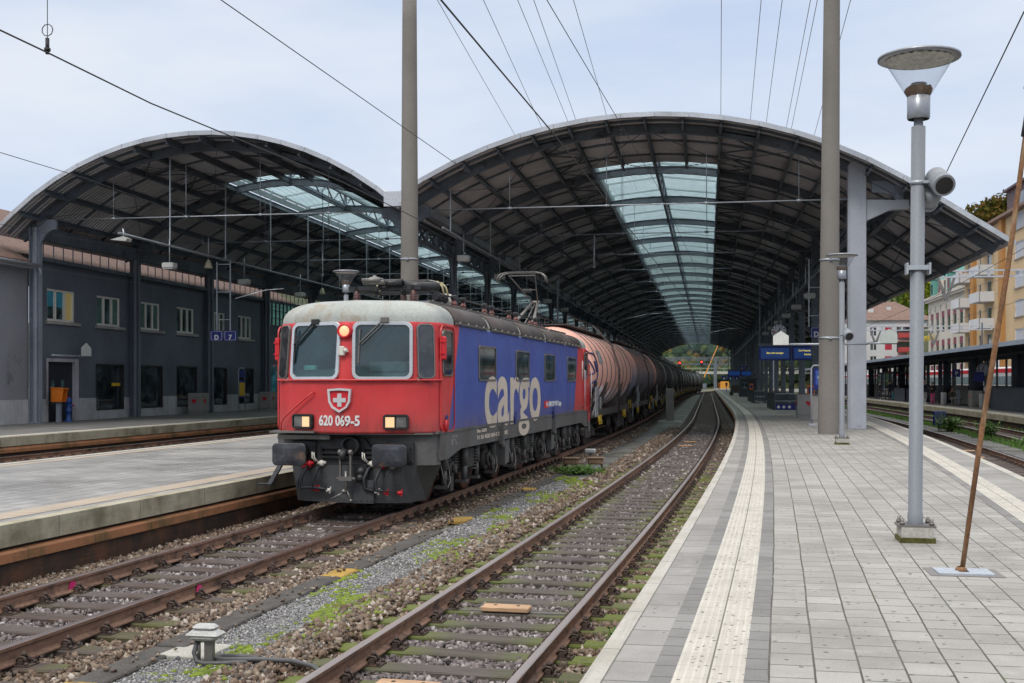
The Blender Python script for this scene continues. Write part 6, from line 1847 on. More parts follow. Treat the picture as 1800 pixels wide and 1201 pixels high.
# D 7 sign on its hanging ladder
def sector_sign(name, loc, chars, label, w_=.9, h=1.02, top=4.3, axis='x'):
    t = thing(name, label, 'platform sign', loc)
    n = len(chars)
    for i, ch in enumerate(chars):
        mb = MB(); y = (i - (n - 1) / 2) * (w_ * 1.06)
        mb.rbox(y - w_ / 2, -.04, -h / 2, y + w_ / 2, .04, h / 2, .015); p = mb.obj('panel', M_sign, t)
        o_ = rrect(y - w_ * .43, -h * .43, y + w_ * .43, h * .43, .05, 3); i_ = rrect(y - w_ * .405, -h * .408, y + w_ * .405, h * .408, .04, 3); k = len(o_)
        mb = MB(); mb.add([(a, -.043, b) for a, b in o_] + [(a, -.043, b) for a, b in i_], [(q, (q + 1) % k, k + (q + 1) % k, k + q) for q in range(k)]); mb.obj('outline', M_letw, p)
        text('character', ch, h * .62, M_letw, (y, -.044, -h * .36), (R(90), 0, 0), p, .012, 1.0, .002)
    mb = MB()
    for s in (-1, 1): mb.bar((s * .32, 0, h / 2), (s * .32, 0, h / 2 + top), .05)
    z = h / 2 + .5
    while z < h / 2 + top: mb.bar((-.32, 0, z), (.32, 0, z), .035); z += 1.25
    mb.obj('hanger', M_galv, t)
    return t
sector_sign('sector_sign', (-21.6, 48.5, 4.3), ['D', '7'], 'blue sign panels reading D and 7 on a hanging ladder, narrower shed', .62, .42 * 2.0 * .55, 3.1)
sector_sign('sector_sign', (4.72, 52, 4.4), ['D'], 'blue sign panel reading D hung just left of the concrete mast', .5, .5, 3.0)
# pendant lamps and the pipes that carry them
M_pipe = pm('dull zinc pipe', (.22, .245, .27), .5, .3, .15, 1, .15, 15)
def pipe(name, x, z, y0, y1, label, n_rods, zf):
    t = thing(name, label, 'lamp rail', (x, y0, z))
    mb = MB(); mb.cyl((0, 0, 0), (0, y1 - y0, 0), .045, n=10); mb.obj('pipe', M_pipe, t)
    for i in range(n_rods):
        mb = MB(); y = max(43.3 - y0, 0) + (y1 - 43.3) * i / max(1, n_rods - 1)
        if y < y1 - y0: mb.bar((0, y, 0), (0, y, zf - z), .045); mb.obj('hanger', M_galv, t)
    return t
pipe('lamp_rail', -21.6, 7.75, 39.2, 200, 'long galvanised pipe hung from the narrower shed roof, carrying lamps', 30, zL(-21.6 + 19.5))
pipe('lamp_rail', -9.9, 8.05, 42.0, 200, 'long galvanised pipe beside the valley columns in the wider shed', 20, zM(-9.9 + 2.3))
pipe('lamp_rail', 4.6, 6.9, 48.0, 200, 'long galvanised pipe beside the right-hand columns of the wider shed', 20, 7.7)
M_lampw = pm('lamp housing', (.45, .46, .44), .5, 0, .1)
M_lampy = pm('yellowed lamp cover', (.50, .46, .33), .5)
def pendant(kind):
    t = thing('pendant_lamp', 'x', 'lamp', (0, 0, 0), 0, 'lamps hung under the shed roofs')
    mb = MB(); mb.cyl((0, 0, 0), (0, 0, 1.0), .022, n=6); mb.obj('rod', M_galv, t)
    mb = MB()
    if kind == 0: mb.rbox(-.25, -.22, -.22, .25, .22, 0, .04); mb.box(-.22, -.19, -.25, .22, .19, -.22)
    else: mb.lathe([(.06, 0), (.09, -.05), (.2, -.34), (.2, -.36), (0, -.36)], 8)
    mb.obj('housing', M_lampw if kind == 0 else M_lampy, t)
    return t
pa, pb_ = pendant(0), pendant(1)
LS = [(0, -21.6, 43.25, 7.05, 'square pendant lamp, first of those under the narrower shed pipe'), (1, -21.6, 46.9, 7.55, 'yellowed bell-shaped lamp between the first two square lamps, narrower shed'), (0, -21.6, 50.8, 7.05, 'square pendant lamp left of the D 7 sign ladder'), (0, -21.6, 58.3, 7.0, 'square pendant lamp right of the D 7 sign ladder'), (1, -21.6, 61.8, 7.55, 'yellowed bell-shaped lamp left of the platform lamp behind the cab'), (0, -21.6, 66, 7.0, None), (0, -21.6, 74, 7.0, None), (0, -21.6, 82, 7.0, None),
      (0, -9.9, 45.7, 7.4, 'square pendant lamp beside the first valley column, above the locomotive roof'), (0, -9.9, 53.9, 7.4, 'square pendant lamp beside the second valley column, above the locomotive roof'), (0, -9.9, 62.2, 7.4, None), (0, -9.9, 70.5, 7.4, None), (0, -9.9, 79, 7.4, None),
      (0, 4.6, 54, 6.3, None), (0, 4.6, 62, 6.3, None), (0, 4.6, 70, 6.3, None), (0, 4.6, 78, 6.3, None), (0, 4.6, 86, 6.3, None), (0, 4.6, 95, 6.3, None)]
used = set()
for k, x, y, z, lab in LS:
    src = pa if k == 0 else pb_
    if k not in used: o = src; used.add(k); o.location = (x, y, z)
    else: o = again(src, (x, y, z))
    if lab is None: lab = {-21.6: 'small square pendant lamp far back under the narrower shed', -9.9: 'small square pendant lamp far back beside the valley columns', 4.6: 'small square pendant lamp along the right-hand columns'}[x]; o['group'] = lab.replace('small square pendant lamp', 'small lamps')
    o['label'] = lab
t = thing('floodlight', 'grey flat floodlight on a drop rod at the front of the narrower shed', 'floodlight', (-21.6, 39.5, 7.6))
mb = MB(); mb.prism([(-.40, -.08), (.22, -.14), (.28, -.04), (.08, .04)], 'y', -.2, .2); mb.obj('head', M_lampw, t); mb = MB(); mb.tube([(0, 0, 0), (.05, 0, .15), (0, 0, .35)], .03, 6); mb.obj('bracket', M_galv, t)
# ------------------------------------------------------------------ masts, lamps and furniture of the main platform
M_conc = pm('weathered concrete mast', (.215, .20, .182), .85, 0, .10, .6, .2, 45, (.15, .138, .125), .35, .5, c2s=(3, 3, .35), bump=.3, bsc=90)
M_lamp = pm('grey lamp post paint', (.20, .217, .245), .5, 0, .05, .5, .10, 60, bump=.12, bsc=160)
M_lampd = pm('lamp cap metal', (.30, .315, .345), .35, .6, .08, 3, .08, 40)
M_cone = clear('clear lamp cone', (.93, .95, .97), .10, (.6, .62, .63), .05)
M_refl = pm('pleated reflector', (.82, .79, .72), .5, 0, .18, 12, .2, 30)
M_leafd = pm('dry leaves in the lamp', (.16, .085, .04), .9, 0, .4, 20, .3, 60)
M_base = pm('concrete lamp base', (.42, .41, .37), .85, 0, .1, 2, .2, 40, (.17, .15, .04), .35, 5, bump=.3, bsc=60)
M_mossb = pm('mossy base edge', (.10, .095, .02), .95, 0, .4, 8, .4, 40)
def mast(name, loc, r0, r1, h, label, bands):
    t = thing(name, label, 'mast', loc)
    mb = MB(); n = 20
    prof = [(r0, 0)] + [(r0 + (r1 - r0) * i / 12, h * i / 12) for i in range(1, 13)] + [(0, h)]
    mb.lathe(prof, n); mb.obj('shaft', M_conc, t)
    for z in bands:
        r = r0 + (r1 - r0) * z / h
        mb = MB(); mb.lathe([(r + .004, z - .03), (r + .02, z - .03), (r + .02, z + .03), (r + .004, z + .03)], n); mb.box(-.05, -r - .07, z - .04, .05, -r, z + .04); mb.obj('steel_band', M_galv, t)
    return t
MR = mast('concrete_mast', (3.88, 38.55, .5), .335, .255, 15.5, 'tall round concrete mast on the paved platform, right of the arched front', [3.15, 5.7])
mast('concrete_mast', (-10.2, 38.25, .5), .335, .245, 15.5, 'tall round concrete mast behind the locomotive cab, at the valley of the two sheds', [5.95])
def lamp_post(loc, label):
    t = thing('platform_lamp', label, 'lamp post', loc, 0, 'platform lamps with clear cones')
    mb = MB(); mb.box(-.165, -.165, .0, .165, .165, .16); o_ = mb.obj('base', M_base, t)
    mb = MB(); mb.box(-.18, -.18, 0, .18, .18, .055); mb.obj('base_edge', M_mossb, o_)
    mb = MB(); mb.box(-.19, -.15, .16, .19, .15, .185)
    for sx in (-1, 1):
        for sy in (-1, 1): mb.cyl((sx * .15, sy * .11, .185), (sx * .15, sy * .11, .25), .018, n=6); mb.cyl((sx * .15, sy * .11, .19), (sx * .15, sy * .11, .215), .03, n=6)
    mb.obj('base_plate', M_gfrm, o_)
    mb = MB(); mb.lathe([(.080, .185), (.080, .3), (.073, .31), (.073, 4.430), (.05, 4.440), (.045, 4.530)], 20); mb.obj('post', M_lamp, t)
    mb = MB(); mb.lathe([(.11, 4.510), (.118, 4.530), (.118, 4.750), (.09, 4.770), (.085, 4.890), (.08, 4.895), (0, 4.895)], 24); mb.obj('socket', M_lampd, t)
    mb = MB(); mb.lathe([(.115, 4.750), (.355, 5.150)], 32); mb.obj('cone', M_cone, t)
    mb = MB(); mb.lathe([(.115, 4.755), (.15, 4.810), (.14, 4.840), (.09, 4.850)], 18)
    for v in range(len(mb.v)):
        x, y, z = mb.v[v]; mb.v[v] = (x * random.uniform(.93, 1.02), y * random.uniform(.93, 1.02), z + random.uniform(-.025, .025))
    mb.obj('leaf_litter', M_leafd, t)
    mb = MB(); mb.lathe([(.35, 5.146), (.405, 5.146), (.425, 5.155), (.425, 5.178), (.40, 5.190), (.25, 5.200), (0, 5.205)], 32); c = mb.obj('cap', M_lampd, t)
    mb = MB(); n = 48; vs = [(0, 0, 5.100)]
    for i in range(n):
        a = 2 * math.pi * i / n; r = .352; vs.append((r * math.cos(a), r * math.sin(a), 5.146 - (.012 if i % 2 else 0)))
    mb.add(vs, [(0, 1 + (i + 1) % n, 1 + i) for i in range(n)]); mb.obj('reflector', M_refl, c)
    return t
LP = lamp_post((2.18, 12.73, .5), 'nearest and largest platform lamp, with two round cameras on its post')
lamp_post((3.60, 32.19, .5), 'smaller platform lamp in front of the concrete mast on the right')
lamp_post((-11.2, 34.3, .5), 'platform lamp showing above the roof of the locomotive cab')
LP.rotation_euler = (0, R(.45), 0); MR.rotation_euler = (0, R(.45), 0)
for z in (3.83, 2.92):
    mb = MB(); mb.lathe([(.074, z - .02), (.083, z - .02), (.083, z + .02), (.074, z + .02)], 20)
    if z > 3.5: mb.bar((.07, 0, z), (.16, -.03, z), .03); mb.box(.10, -.05, z - .04, .16, .02, z + .04)
    else: mb.box(-.12, -.09, z - .025, .12, -.07, z + .025); mb.box(-.125, -.1, z - .07, -.105, .03, z + .05); mb.box(.105, -.1, z - .07, .125, .03, z + .05)
    mb.obj('clamp', M_galv, LP)
M_camb = pm('grey camera housing', (.27, .29, .32), .45, 0, .05, 2, .08, 40)
def camera(loc, d, r, L, label, rz=0):
    t = thing('platform_camera', label, 'camera', loc, rz)
    d = Vector(d).normalized(); mb = MB(); mb.cyl(-d * L * .5, d * L * .5, r, n=20); mb.cyl(d * L * .35, d * L * .55, r * 1.06, r * 1.02, n=20); mb.obj('housing', M_camb, t)
    mb = MB(); mb.cyl(d * (L * .55), d * (L * .552), r * .82, n=20); mb.obj('opening', M_black, t)
    mb = MB(); mb.bar((0, 0, 0), (-r * 1.5, 0, -.0), .03); mb.obj('bracket', M_galv, t)
    return t
camera((2.42, 12.66, 4.33), (.18, -1, -.55), .115, .26, 'round grey camera on the nearest platform lamp, facing the viewer')
camera((2.36, 12.86, 4.20), (-.15, .9, -.5), .105, .24, 'round grey camera on the nearest platform lamp, turned away')
camera((3.74, 32.12, 3.50), (.25, -1, -.5), .13, .28, 'small round camera on the lamp by the concrete mast')
# leaning rusty pole in its floor plate
M_rpole = pm('rusty peeling pole', (.22, .105, .045), .75, 0, .3, 3, .3, 25, (.30, .21, .12), .5, 3, c2s=(3, 3, .6), bump=.3, bsc=60)
t = thing('leaning_pole', 'thin rusty pole leaning to the right out of a floor plate', 'pole', (2.23, 10.72, .5))
mb = MB(); mb.tube([(0, 0, -.05), (.18, 0, 1.3), (.40, 0, 2.75), (.545, 0, 3.9), (.66, 0, 4.75), (.70, 0, 5.0)], [.022, .024, .024, .022, .022, .022], 12); mb.lathe([(.0, 0), (.055, 0), (.05, .03), (.033, .05)], 14); mb.obj('shaft', M_rpole, t)
mb = MB(); mb.cyl((.54, 0, 3.88), (.57, 0, 4.08), .037, n=12); mb.cyl((.57, 0, 4.3), (.63, 0, 4.55), .045, n=12); mb.obj('sleeve', M_blk2, t)
t = thing('floor_plate', 'pale steel cover plate in the paving round the foot of the leaning pole', 'cover plate', (2.24, 10.68, .5))
mb = MB(); mb.box(-.235, -.16, .004, -.045, .16, .018); mb.box(.045, -.16, .004, .235, .16, .018); mb.box(-.045, .05, .004, .045, .16, .018); mb.box(-.045, -.16, .004, .045, -.06, .018); mb.obj('plate', pm('galvanised plate', (.52, .57, .64), .4, .3, .08, 4, .2, 40), t)
mb = MB(); mb.box(-.31, -.22, .001, .31, .22, .006); mb.obj('surround', M_dark, t); mb = MB(); mb.box(-.045, -.06, .006, .045, .05, .008); mb.obj('hole', M_black, t)
# house-shaped boards on a bar across the pale column
t = thing('house_shaped_sign', 'white house-shaped board on a long bar, in front of the station clock', 'sign', (2.55, 41.6, 3.53))
W_ = pm('white sign board', (.70, .71, .68), .5)
mb = MB(); mb.prism([(-.27, 0), (.27, 0), (.27, .32), (0, .50), (-.27, .32)], 'y', -.03, .03); mb.obj('board', W_, t); mb = MB(); mb.cyl((-.27, .06, .02), (3.0, .06, .02), .04, n=10); mb.obj('bar', M_galv, t)
t = thing('house_shaped_sign', 'pale house-shaped board on a bar right of the light grey column', 'sign', (6.25, 41.6, 3.57))
mb = MB(); mb.prism([(-.28, 0), (.28, 0), (.28, .32), (0, .50), (-.28, .32)], 'y', -.03, .03); mb.obj('board', pm('greenish sign board', (.50, .55, .52), .5, 0, .05), t); mb = MB(); mb.cyl((-.7, .06, .0), (.27, .06, .0), .04, n=10); mb.obj('bar', M_galv, t)
# departure displays
M_scr = emi('blue display', (.010, .06, .26), .30, (.01, .02, .06)); M_ytx = emi('yellow display text', (.75, .62, .12), .8, (.3, .25, .05))
def display(loc, w_, h, n, label, lines, top):
    t = thing('departure_display', label, 'display', loc)
    for i in range(n):
        x = (i - (n - 1) / 2) * (w_ + .06)
        mb = MB(); mb.rbox(x - w_ / 2, -.12, -h / 2, x + w_ / 2, .12, h / 2, .02); p = mb.obj('housing', M_sign, t)
        mb = MB(); mb.box(x - w_ * .44, -.126, -h * .36, x + w_ * .44, -.12, h * .36); mb.obj('screen', M_scr, p)
        if i < len(lines):
            for k, (tx, dx, dz) in enumerate(lines[i]): text('message', tx, .13, M_ytx, (x + dx, -.13, dz), (R(90), 0, 0), p, .002, .8, .001)
    mb = MB(); W2 = n * (w_ + .06) / 2
    mb.bar((-W2, 0, h / 2 + .08), (W2, 0, h / 2 + .08), .14)
    for s in (-1, 1): mb.bar((s * W2 * .96, 0, h / 2), (s * W2 * .96, 0, h / 2 + top), .07)
    mb.obj('hanger', M_steel, t)
    return t
display((4.35, 62, 3.73), 1.66, .76, 2, 'pair of blue departure displays hung below the station clock', [[('Bitte nicht einsteigen', 0, -.02)], [('12:41 Pieterlen', -.2, .10), ('Solothurn  Biel', .1, -.1)]], 3.6)
display((4.15, 150, 3.34), 1.6, .74, 2, 'smaller pair of blue departure displays farther down the platform', [], 3.6)
t = sector_sign('sector_sign', (5.15, 152, 4.1), ['10', 'C', '9'], 'row of small blue panels reading 10, C, 9 above the farther displays', .78, .5, 3)
t = sector_sign('sector_sign', (3.1, 165, 2.83), ['10', 'B', '9'], 'farthest blue sign panels, over the end of the platform', .86, .56, 4)
def clock(loc, r, label, rz=0):
    t = thing('station_clock', label, 'clock', loc, rz)
    mb = MB(); M = Matrix.Rotation(R(90), 4, 'X'); mb.lathe([(0, -.08), (r, -.08), (r + .03, -.05), (r + .03, .05), (r, .08), (0, .08)], 32, M=M); mb.obj('case', M_black, t)
    for s in (1, -1):
        mb = MB(); mb.cyl((0, s * -.083, 0), (0, s * -.09, 0), r * .96, n=32); f = mb.obj('face', pm('clock face', (.62, .66, .72), .4, 0, .03), t)
        mb = MB()
        for k in range(12):
            a = k * math.pi / 6; mb.bar((math.sin(a) * r * .72, s * -.094, math.cos(a) * r * .72), (math.sin(a) * r * .9, s * -.094, math.cos(a) * r * .9), .05 * r / .4, .008, up=(0, 1, 0))
        for a, l, w_ in ((R(20), .55, .05), (R(200), .75, .035)): mb.bar((0, s * -.097, 0), (math.sin(a) * r * l, s * -.097, math.cos(a) * r * l), w_ * r / .4, .008, up=(0, 1, 0))
        mb.obj('hands', M_black, f)
        mb = MB(); mb.bar((0, s * -.1, 0), (math.sin(R(-95)) * r * .6, s * -.1, math.cos(R(-95)) * r * .6), .012, .006, up=(0, 1, 0)); mb.cyl((-r * .6, s * -.1, -.02), (-r * .6, s * -.104, -.02), r * .13, n=12); mb.obj('second_hand', M_redB, f)
    mb = MB(); mb.bar((0, 0, r), (0, 0, r + 2.6), .07); mb.obj('hanger', M_steel, t)
    return t
clock((3.66, 61.5, 4.86), .41, 'round white station clock above the blue departure displays')
clock((-6.9, 52.5, 3.95), .42, 'round white station clock showing above the locomotive roof')
# bins, poster stand, stair parapets, kiosk
heart_bin((4.72, 56.2, .5), 'steel recycling bin with a red heart, left of the concrete mast', R(-90), False)
heart_bin((4.75, 48.6, .5), 'steel recycling bin half hidden by the concrete mast', R(-90), False)
t = thing('poster_stand', 'blue information board in a tall bent-tube frame left of the concrete mast', 'information board', (4.35, 46.3, .5), R(6))
mb = MB(); mb.tube([(-.34, 0, 0), (-.34, 0, 2.25), (-.26, 0, 2.36), (.5, 0, 2.36)], .035, 8); mb.tube([(.5, 0, 0), (.5, 0, 2.36)], .035, 8); mb.box(-.48, -.25, 0, .5, .25, .07); mb.obj('frame', M_white_st, t)
mb = MB(); mb.box(-.25, -.03, 1.42, .45, .03, 2.24); p = mb.obj('panel', M_sign, t); mb = MB(); mb.box(-.18, -.034, 1.60, .4, -.03, 2.16); mb.obj('map', pm('pale blue map', (.06, .12, .42), .5, 0, .3, 5, .3, 14, (.3, .4, .6), .3, 7), p); mb = MB(); mb.box(-.1, -.038, 1.86, .4, -.034, 1.92); mb.obj('stripe', M_letw, p)
M_par = pm('dark blue parapet', (.028, .036, .050), .5, 0, .15, 1, .15, 20)
def stairs(loc, w_, l, label, sign):
    t = thing('stair_parapet', label, 'stair parapet', loc)
    mb = MB(); mb.box(0, 0, 0, .1, l, 1.0); mb.box(w_ - .1, 0, 0, w_, l, 1.0); mb.box(.1, l - .1, 0, w_ - .1, l, 1.0); mb.obj('wall', M_par, t)
    mb = MB(); mb.bar((.1, 0, 1.0), (w_ - .1, 0, 1.0), .05); mb.bar((.1, 0, .55), (w_ - .1, 0, .55), .04); mb.bar((.1, 0, .12), (w_ - .1, 0, .12), .04)
    k = int((w_ - .2) / .11)
    for i in range(k + 1): x = .1 + (w_ - .2) * i / k; mb.bar((x, 0, .12), (x, 0, 1.0), .018)
    mb.obj('railing', M_galv, t)
    if sign:
        mb = MB(); mb.box(.12, -.06, .02, w_ - .02, -.03, .36); p = mb.obj('sign', M_sign, t)
        for x in (.3, .62, .95): mb = MB(); mb.cyl((x, -.06, .19), (x, -.066, .19), .09, n=10); mb.obj('pictogram', M_letw, p)
    return t
stairs((3.92, 71.2, .5), 1.5, 8.0, 'dark stair parapet with a railing and a blue sign at its foot', True)
stairs((3.6, 94.0, .5), 1.0, 14.0, 'second dark stair parapet, farther down the platform', False)
t = thing('kiosk', 'small dark platform kiosk beyond the stair parapets', 'kiosk', (3.6, 134, .5))
mb = MB(); mb.box(0, 0, 0, 2.6, 4, 2.0); mb.box(-.06, -.06, 2.0, 2.66, 4.06, 2.12); mb.obj('walls', M_par, t)
for x in (.25, 1.9):
    mb = MB(); mb.box(x, -.03, 1.05, x + .55, -.005, 1.6); p = mb.obj('window', M_offg, t); mb = MB(); mb.box(x - .04, -.045, 1.01, x + .59, -.03, 1.05); mb.box(x - .04, -.045, 1.6, x + .59, -.03, 1.64); mb.box(x + .26, -.045, 1.05, x + .29, -.03, 1.6); mb.obj('frame', M_galv, p)
mb = MB(); mb.box(1.05, -.03, 0, 1.6, -.005, 1.85); mb.obj('door', M_door, t)
def box_thing(name, label, cat, loc, dims, m, extra=None):
    t = thing(name, label, cat, loc); a, b, c = dims
    mb = MB(); mb.rbox(-a / 2, -b / 2, .0, a / 2, b / 2, c, .03); mb.obj('body', m, t)
    if extra: mb = MB(); extra(mb); mb.obj('slot', M_black, t)
    return t
for loc, lab in (((5.0, 58.0, 1.5), 'orange ticket stamper box on a post behind the steel bin'), ((3.95, 108, 1.5), 'orange ticket stamper box near the second stair parapet'), ((2.75, 178, 1.6), 'orange ticket stamper box far down the platform')):
    t = thing('ticket_stamper', lab, 'ticket box', loc); mb = MB(); mb.rbox(-.17, -.17, 0, .17, .17, .55, .03); mb.obj('box', M_orange, t); mb = MB(); mb.box(-.06, -.06, -1.0, .06, .06, 0); mb.obj('post', M_steelL, t); mb = MB(); mb.box(-.12, -.178, .15, .12, -.17, .45); mb.obj('slot', M_sign, t)
t = thing('trolley', 'dark luggage trolley parked far down the platform', 'trolley', (3.3, 147, .5))
mb = MB(); mb.box(-.6, -.8, .35, .9, .8, .5); mb.box(-.5, .4, .5, .8, .7, 1.3); mb.obj('body', M_under, t)
for x in (-.4, .7):
    mb = MB(); mb.cyl((x, -.85, .25), (x, -.75, .25), .25, n=14); mb.cyl((x, .75, .25), (x, .85, .25), .25, n=14); mb.obj('wheel', M_black, t)
# small items between the tracks
t = thing('junction_box', 'pale cast junction box on two posts with a looped cable, between the tracks', 'junction box', (-4.16, 8.98, -.16))
M_cast = pm('pale cast housing', (.46, .47, .46), .55, 0, .1, 4, .2, 40, (.30, .29, .26), .35, 6)
mb = MB(); mb.rbox(-.125, -.085, .20, .125, .085, .285, .03); mb.rbox(-.10, -.07, .285, .10, .07, .325, .025); mb.rbox(-.145, -.10, .235, .145, .10, .262, .02); mb.obj('housing', M_cast, t)
mb = MB(); mb.cyl((-.06, 0, 0), (-.06, 0, .2), .016, n=8); mb.box(.0, -.03, -.03, .07, .03, .2); mb.obj('post', M_gfrm, t)
mb = MB(); mb.tube([(-.07, -.01, .19), (-.095, -.02, .06), (-.05, -.06, .0), (.02, -.08, -.01), (.2, -.06, -.005), (.36, .0, -.005), (.42, .08, .0), (.38, .15, .0), (.25, .17, .0), (.10, .14, .005), (.04, .10, .0), (.06, .04, .0), (.2, -.0, .012), (.5, .02, .02), (.78, -.03, .03), (.98, -.12, .02), (1.2, -.25, -.05)], .021, 8)
mb.v = [(x, y, z + (.028 if z < .1 else 0)) for x, y, z in mb.v]; mb.obj('cable', pm('grey cable', (.085, .085, .09), .5), t)
t = thing('concrete_slab', 'pale concrete slab in the gravel beside the junction box', 'slab', (-4.42, 9.35, -.16), -.1)
mb = MB(); mb.rbox(-.22, -.25, -.05, .22, .25, .02, .01); mb.obj('slab', M_base, t)
def sleeper_board(loc, label, rz=0):
    t = thing('orange_board', label, 'board', loc, rz, 'orange boards laid between the rails')
    mb = MB(); mb.rbox(-.25, -.10, 0, .25, .10, .05, .012); mb.obj('plank', pm('raw orange wood', (.50, .32, .19), .75, 0, .15, 2, .25, 14, stretch=(.6, 6, 6)), t)
    mb = MB(); mb.cyl((-.12, .02, .05), (-.12, .02, .055), .018, n=8); mb.cyl((.12, .02, .05), (.12, .02, .055), .018, n=8); mb.obj('screw', M_iron, t)
    return t
b = sleeper_board((-2.05, 11.55, -.155), 'orange board on a steel bar between the near rails, midway up the empty track', -.05)
mb = MB(); mb.box(-.62, -.03, -.05, .62, .03, -.005); mb.box(-.7, -.06, -.06, -.56, .06, .0); mb.obj('support_bar', M_gfrm, b)
b2 = again(b, (-2.27, 8.45, -.155), -.06, 'orange board cut by the bottom edge of view, between the near rails')
again(b, (-.83, 42.2, -.155), 0, 'nearer of the two small orange boards far up the empty track'); again(b, (-.70, 45.0, -.155), 0, 'farther of the two small orange boards far up the empty track')
again(b, (8.15, 37.1, -.155), -.05, 'nearer orange board on the track right of the platform'); again(b, (8.66, 40.7, -.155), -.05, 'farther orange board on the track right of the platform')
def trestle(loc, label):
    t = thing('rusty_pedestal', label, 'pedestal', loc, 0, 'rusty cast pedestals by the clump of weeds')
    mb = MB(); mb.rbox(-.2, -.16, .16, .2, .16, .32, .04); mb.rbox(-.23, -.19, .31, .23, .19, .345, .02); mb.obj('box', pm('rusty cast iron', (.23, .15, .095), .8, 0, .25, 5, .3, 40), t)
    mb = MB()
    for sx in (-1, 1):
        for sy in (-1, 1): mb.bar((sx * .15, sy * .1, .18), (sx * .19, sy * .13, 0), .03)
    mb.obj('legs', M_iron, t); return t
trestle((-3.62, 30.3, -.16), 'left one of the two low rusty pedestals in the weeds'); trestle((-2.98, 30.5, -.16), 'right one of the two low rusty pedestals in the weeds')
t = thing('junction_box', 'small pale junction box behind the two rusty pedestals', 'junction box', (-3.3, 32.2, -.16)); mb = MB(); mb.rbox(-.16, -.12, .35, .16, .12, .47, .04); mb.obj('housing', M_cast, t); mb = MB(); mb.box(-.04, -.04, 0, .04, .04, .35); mb.obj('post', M_gfrm, t)
t = thing('marker_post', 'short dark square post between the tracks beside the tank wagons', 'post', (-2.3, 69.6, -.2)); mb = MB(); mb.rbox(-.25, -.15, 0, .25, .15, 2.0, .03); mb.obj('post', M_gfrm, t); mb = MB(); mb.rbox(-.7, -.4, -.02, .7, .4, .06, .02); mb.obj('foot', M_base, t)
for x, y, lab in ((-5.72, 11.85, 'pink paint mark on the near rail of the rusty track'), (-7.2, 11.82, 'pink paint mark on the far rail of the rusty track')):
    t = thing('paint_mark', lab, 'paint mark', (-4.5 + (.7535 if x > -6 else -.7535) + c1(y), y, -.09)); mb = MB()
    mb.prism([(-.09, -.045), (.07, -.045), (.05, .03), (.0, .055), (-.05, .04)], 'x', .0145, .018); mb.obj('paint', M_pink, t)
# weeds
M_weed = pm('weed leaves', (.095, .20, .03), .7, 0, .4, 9, .3, 40)
def weed(loc, label, n, h, spread, leaf, seed):
    r = random.Random(seed); t = thing('weed', label, 'plant', loc); mb = MB(); st = MB()
    for i in range(n):
        a = r.uniform(0, 6.28); d = r.uniform(0, spread); bx, by = d * math.cos(a), d * math.sin(a); hh = h * r.uniform(.4, 1); tx, ty = bx * 1.5 + r.uniform(-.03, .03), by * 1.5 + r.uniform(-.03, .03)
        st.tube([(bx * .6, by * .6, -.02), (bx, by, hh * .5), (tx, ty, hh)], .004, 4)
        for q in range(5):
            f = r.uniform(.3, 1); c = Vector((bx + (tx - bx) * f, by + (ty - by) * f, hh * f)); d2 = Vector((r.uniform(-1, 1), r.uniform(-1, 1), r.uniform(-.2, .7))).normalized(); s = d2.cross(Vector((0, 0, 1))).normalized(); l = leaf * r.uniform(.6, 1.2)
            mb.add([c, c + d2 * l * .5 + s * l * .22, c + d2 * l + Vector((0, 0, -.1 * l)), c + d2 * l * .5 - s * l * .22], [(0, 1, 2, 3)])
    mb.obj('leaves', M_weed, t, fix=False); st.obj('stems', M_weed, t)
    return t
weed((-.86, 10.25, -.2), 'small leafy weed between the sleepers and the platform edge, bottom right', 7, .22, .06, .09, 1)
weed((-8.37, 13.3, .20), 'leafy weed on the ledge of the island platform at the left edge', 9, .30, .10, .09, 2)
weed((-8.2, 15.7, .20), 'leafy weed on the ledge of the island platform, second from the left edge', 8, .24, .08, .07, 3)
weed((-3.3, 29.2, -.17), 'broad clump of bright green weeds around the rusty pedestals', 260, .22, .55, .10, 4)
o_ = weed((11.6, 58, -.2), 'leafy weeds beside the rails right of the light grey column', 120, .75, .5, .22, 5); weed((11.9, 52, -.2), 'leafy weeds left of the small blue track board', 90, .7, .4, .2, 6)
weed((11.7, 45, -.2), 'low weeds in the gravel right of the nearest lamp post', 70, .4, .5, .15, 7)
mb = MB(); r = random.Random(5)
for i in range(2600):
    y = r.uniform(40, 110); x = 12.35 + cR(y) + r.gauss(0, .18) + (0 if r.random() < .6 else 2.6); mb.add([(x, y, -.24), (x + .1, y + .02, -.24), (x + .04 + r.uniform(-.1, .1), y, -.24 + r.uniform(.08, .3))], [(0, 1, 2)])
g = mb.obj('grass', M_weed, fix=False); g['kind'] = 'stuff'
t = thing('track_board', 'small dark blue board standing low between the tracks on the right', 'board', (11.35, 59.5, -.2), .3)
mb = MB(); mb.rbox(-.32, -.06, .25, .32, .06, .95, .015); mb.obj('board', M_sign, t); mb = MB(); mb.box(-.28, -.07, .3, .28, -.06, .9); mb.obj('plate', pm('slate plate', (.06, .08, .13), .5, 0, .4, 8, .3, 30), t); mb = MB(); mb.box(-.05, -.04, 0, .05, .04, .25); mb.obj('post', M_gfrm, t)
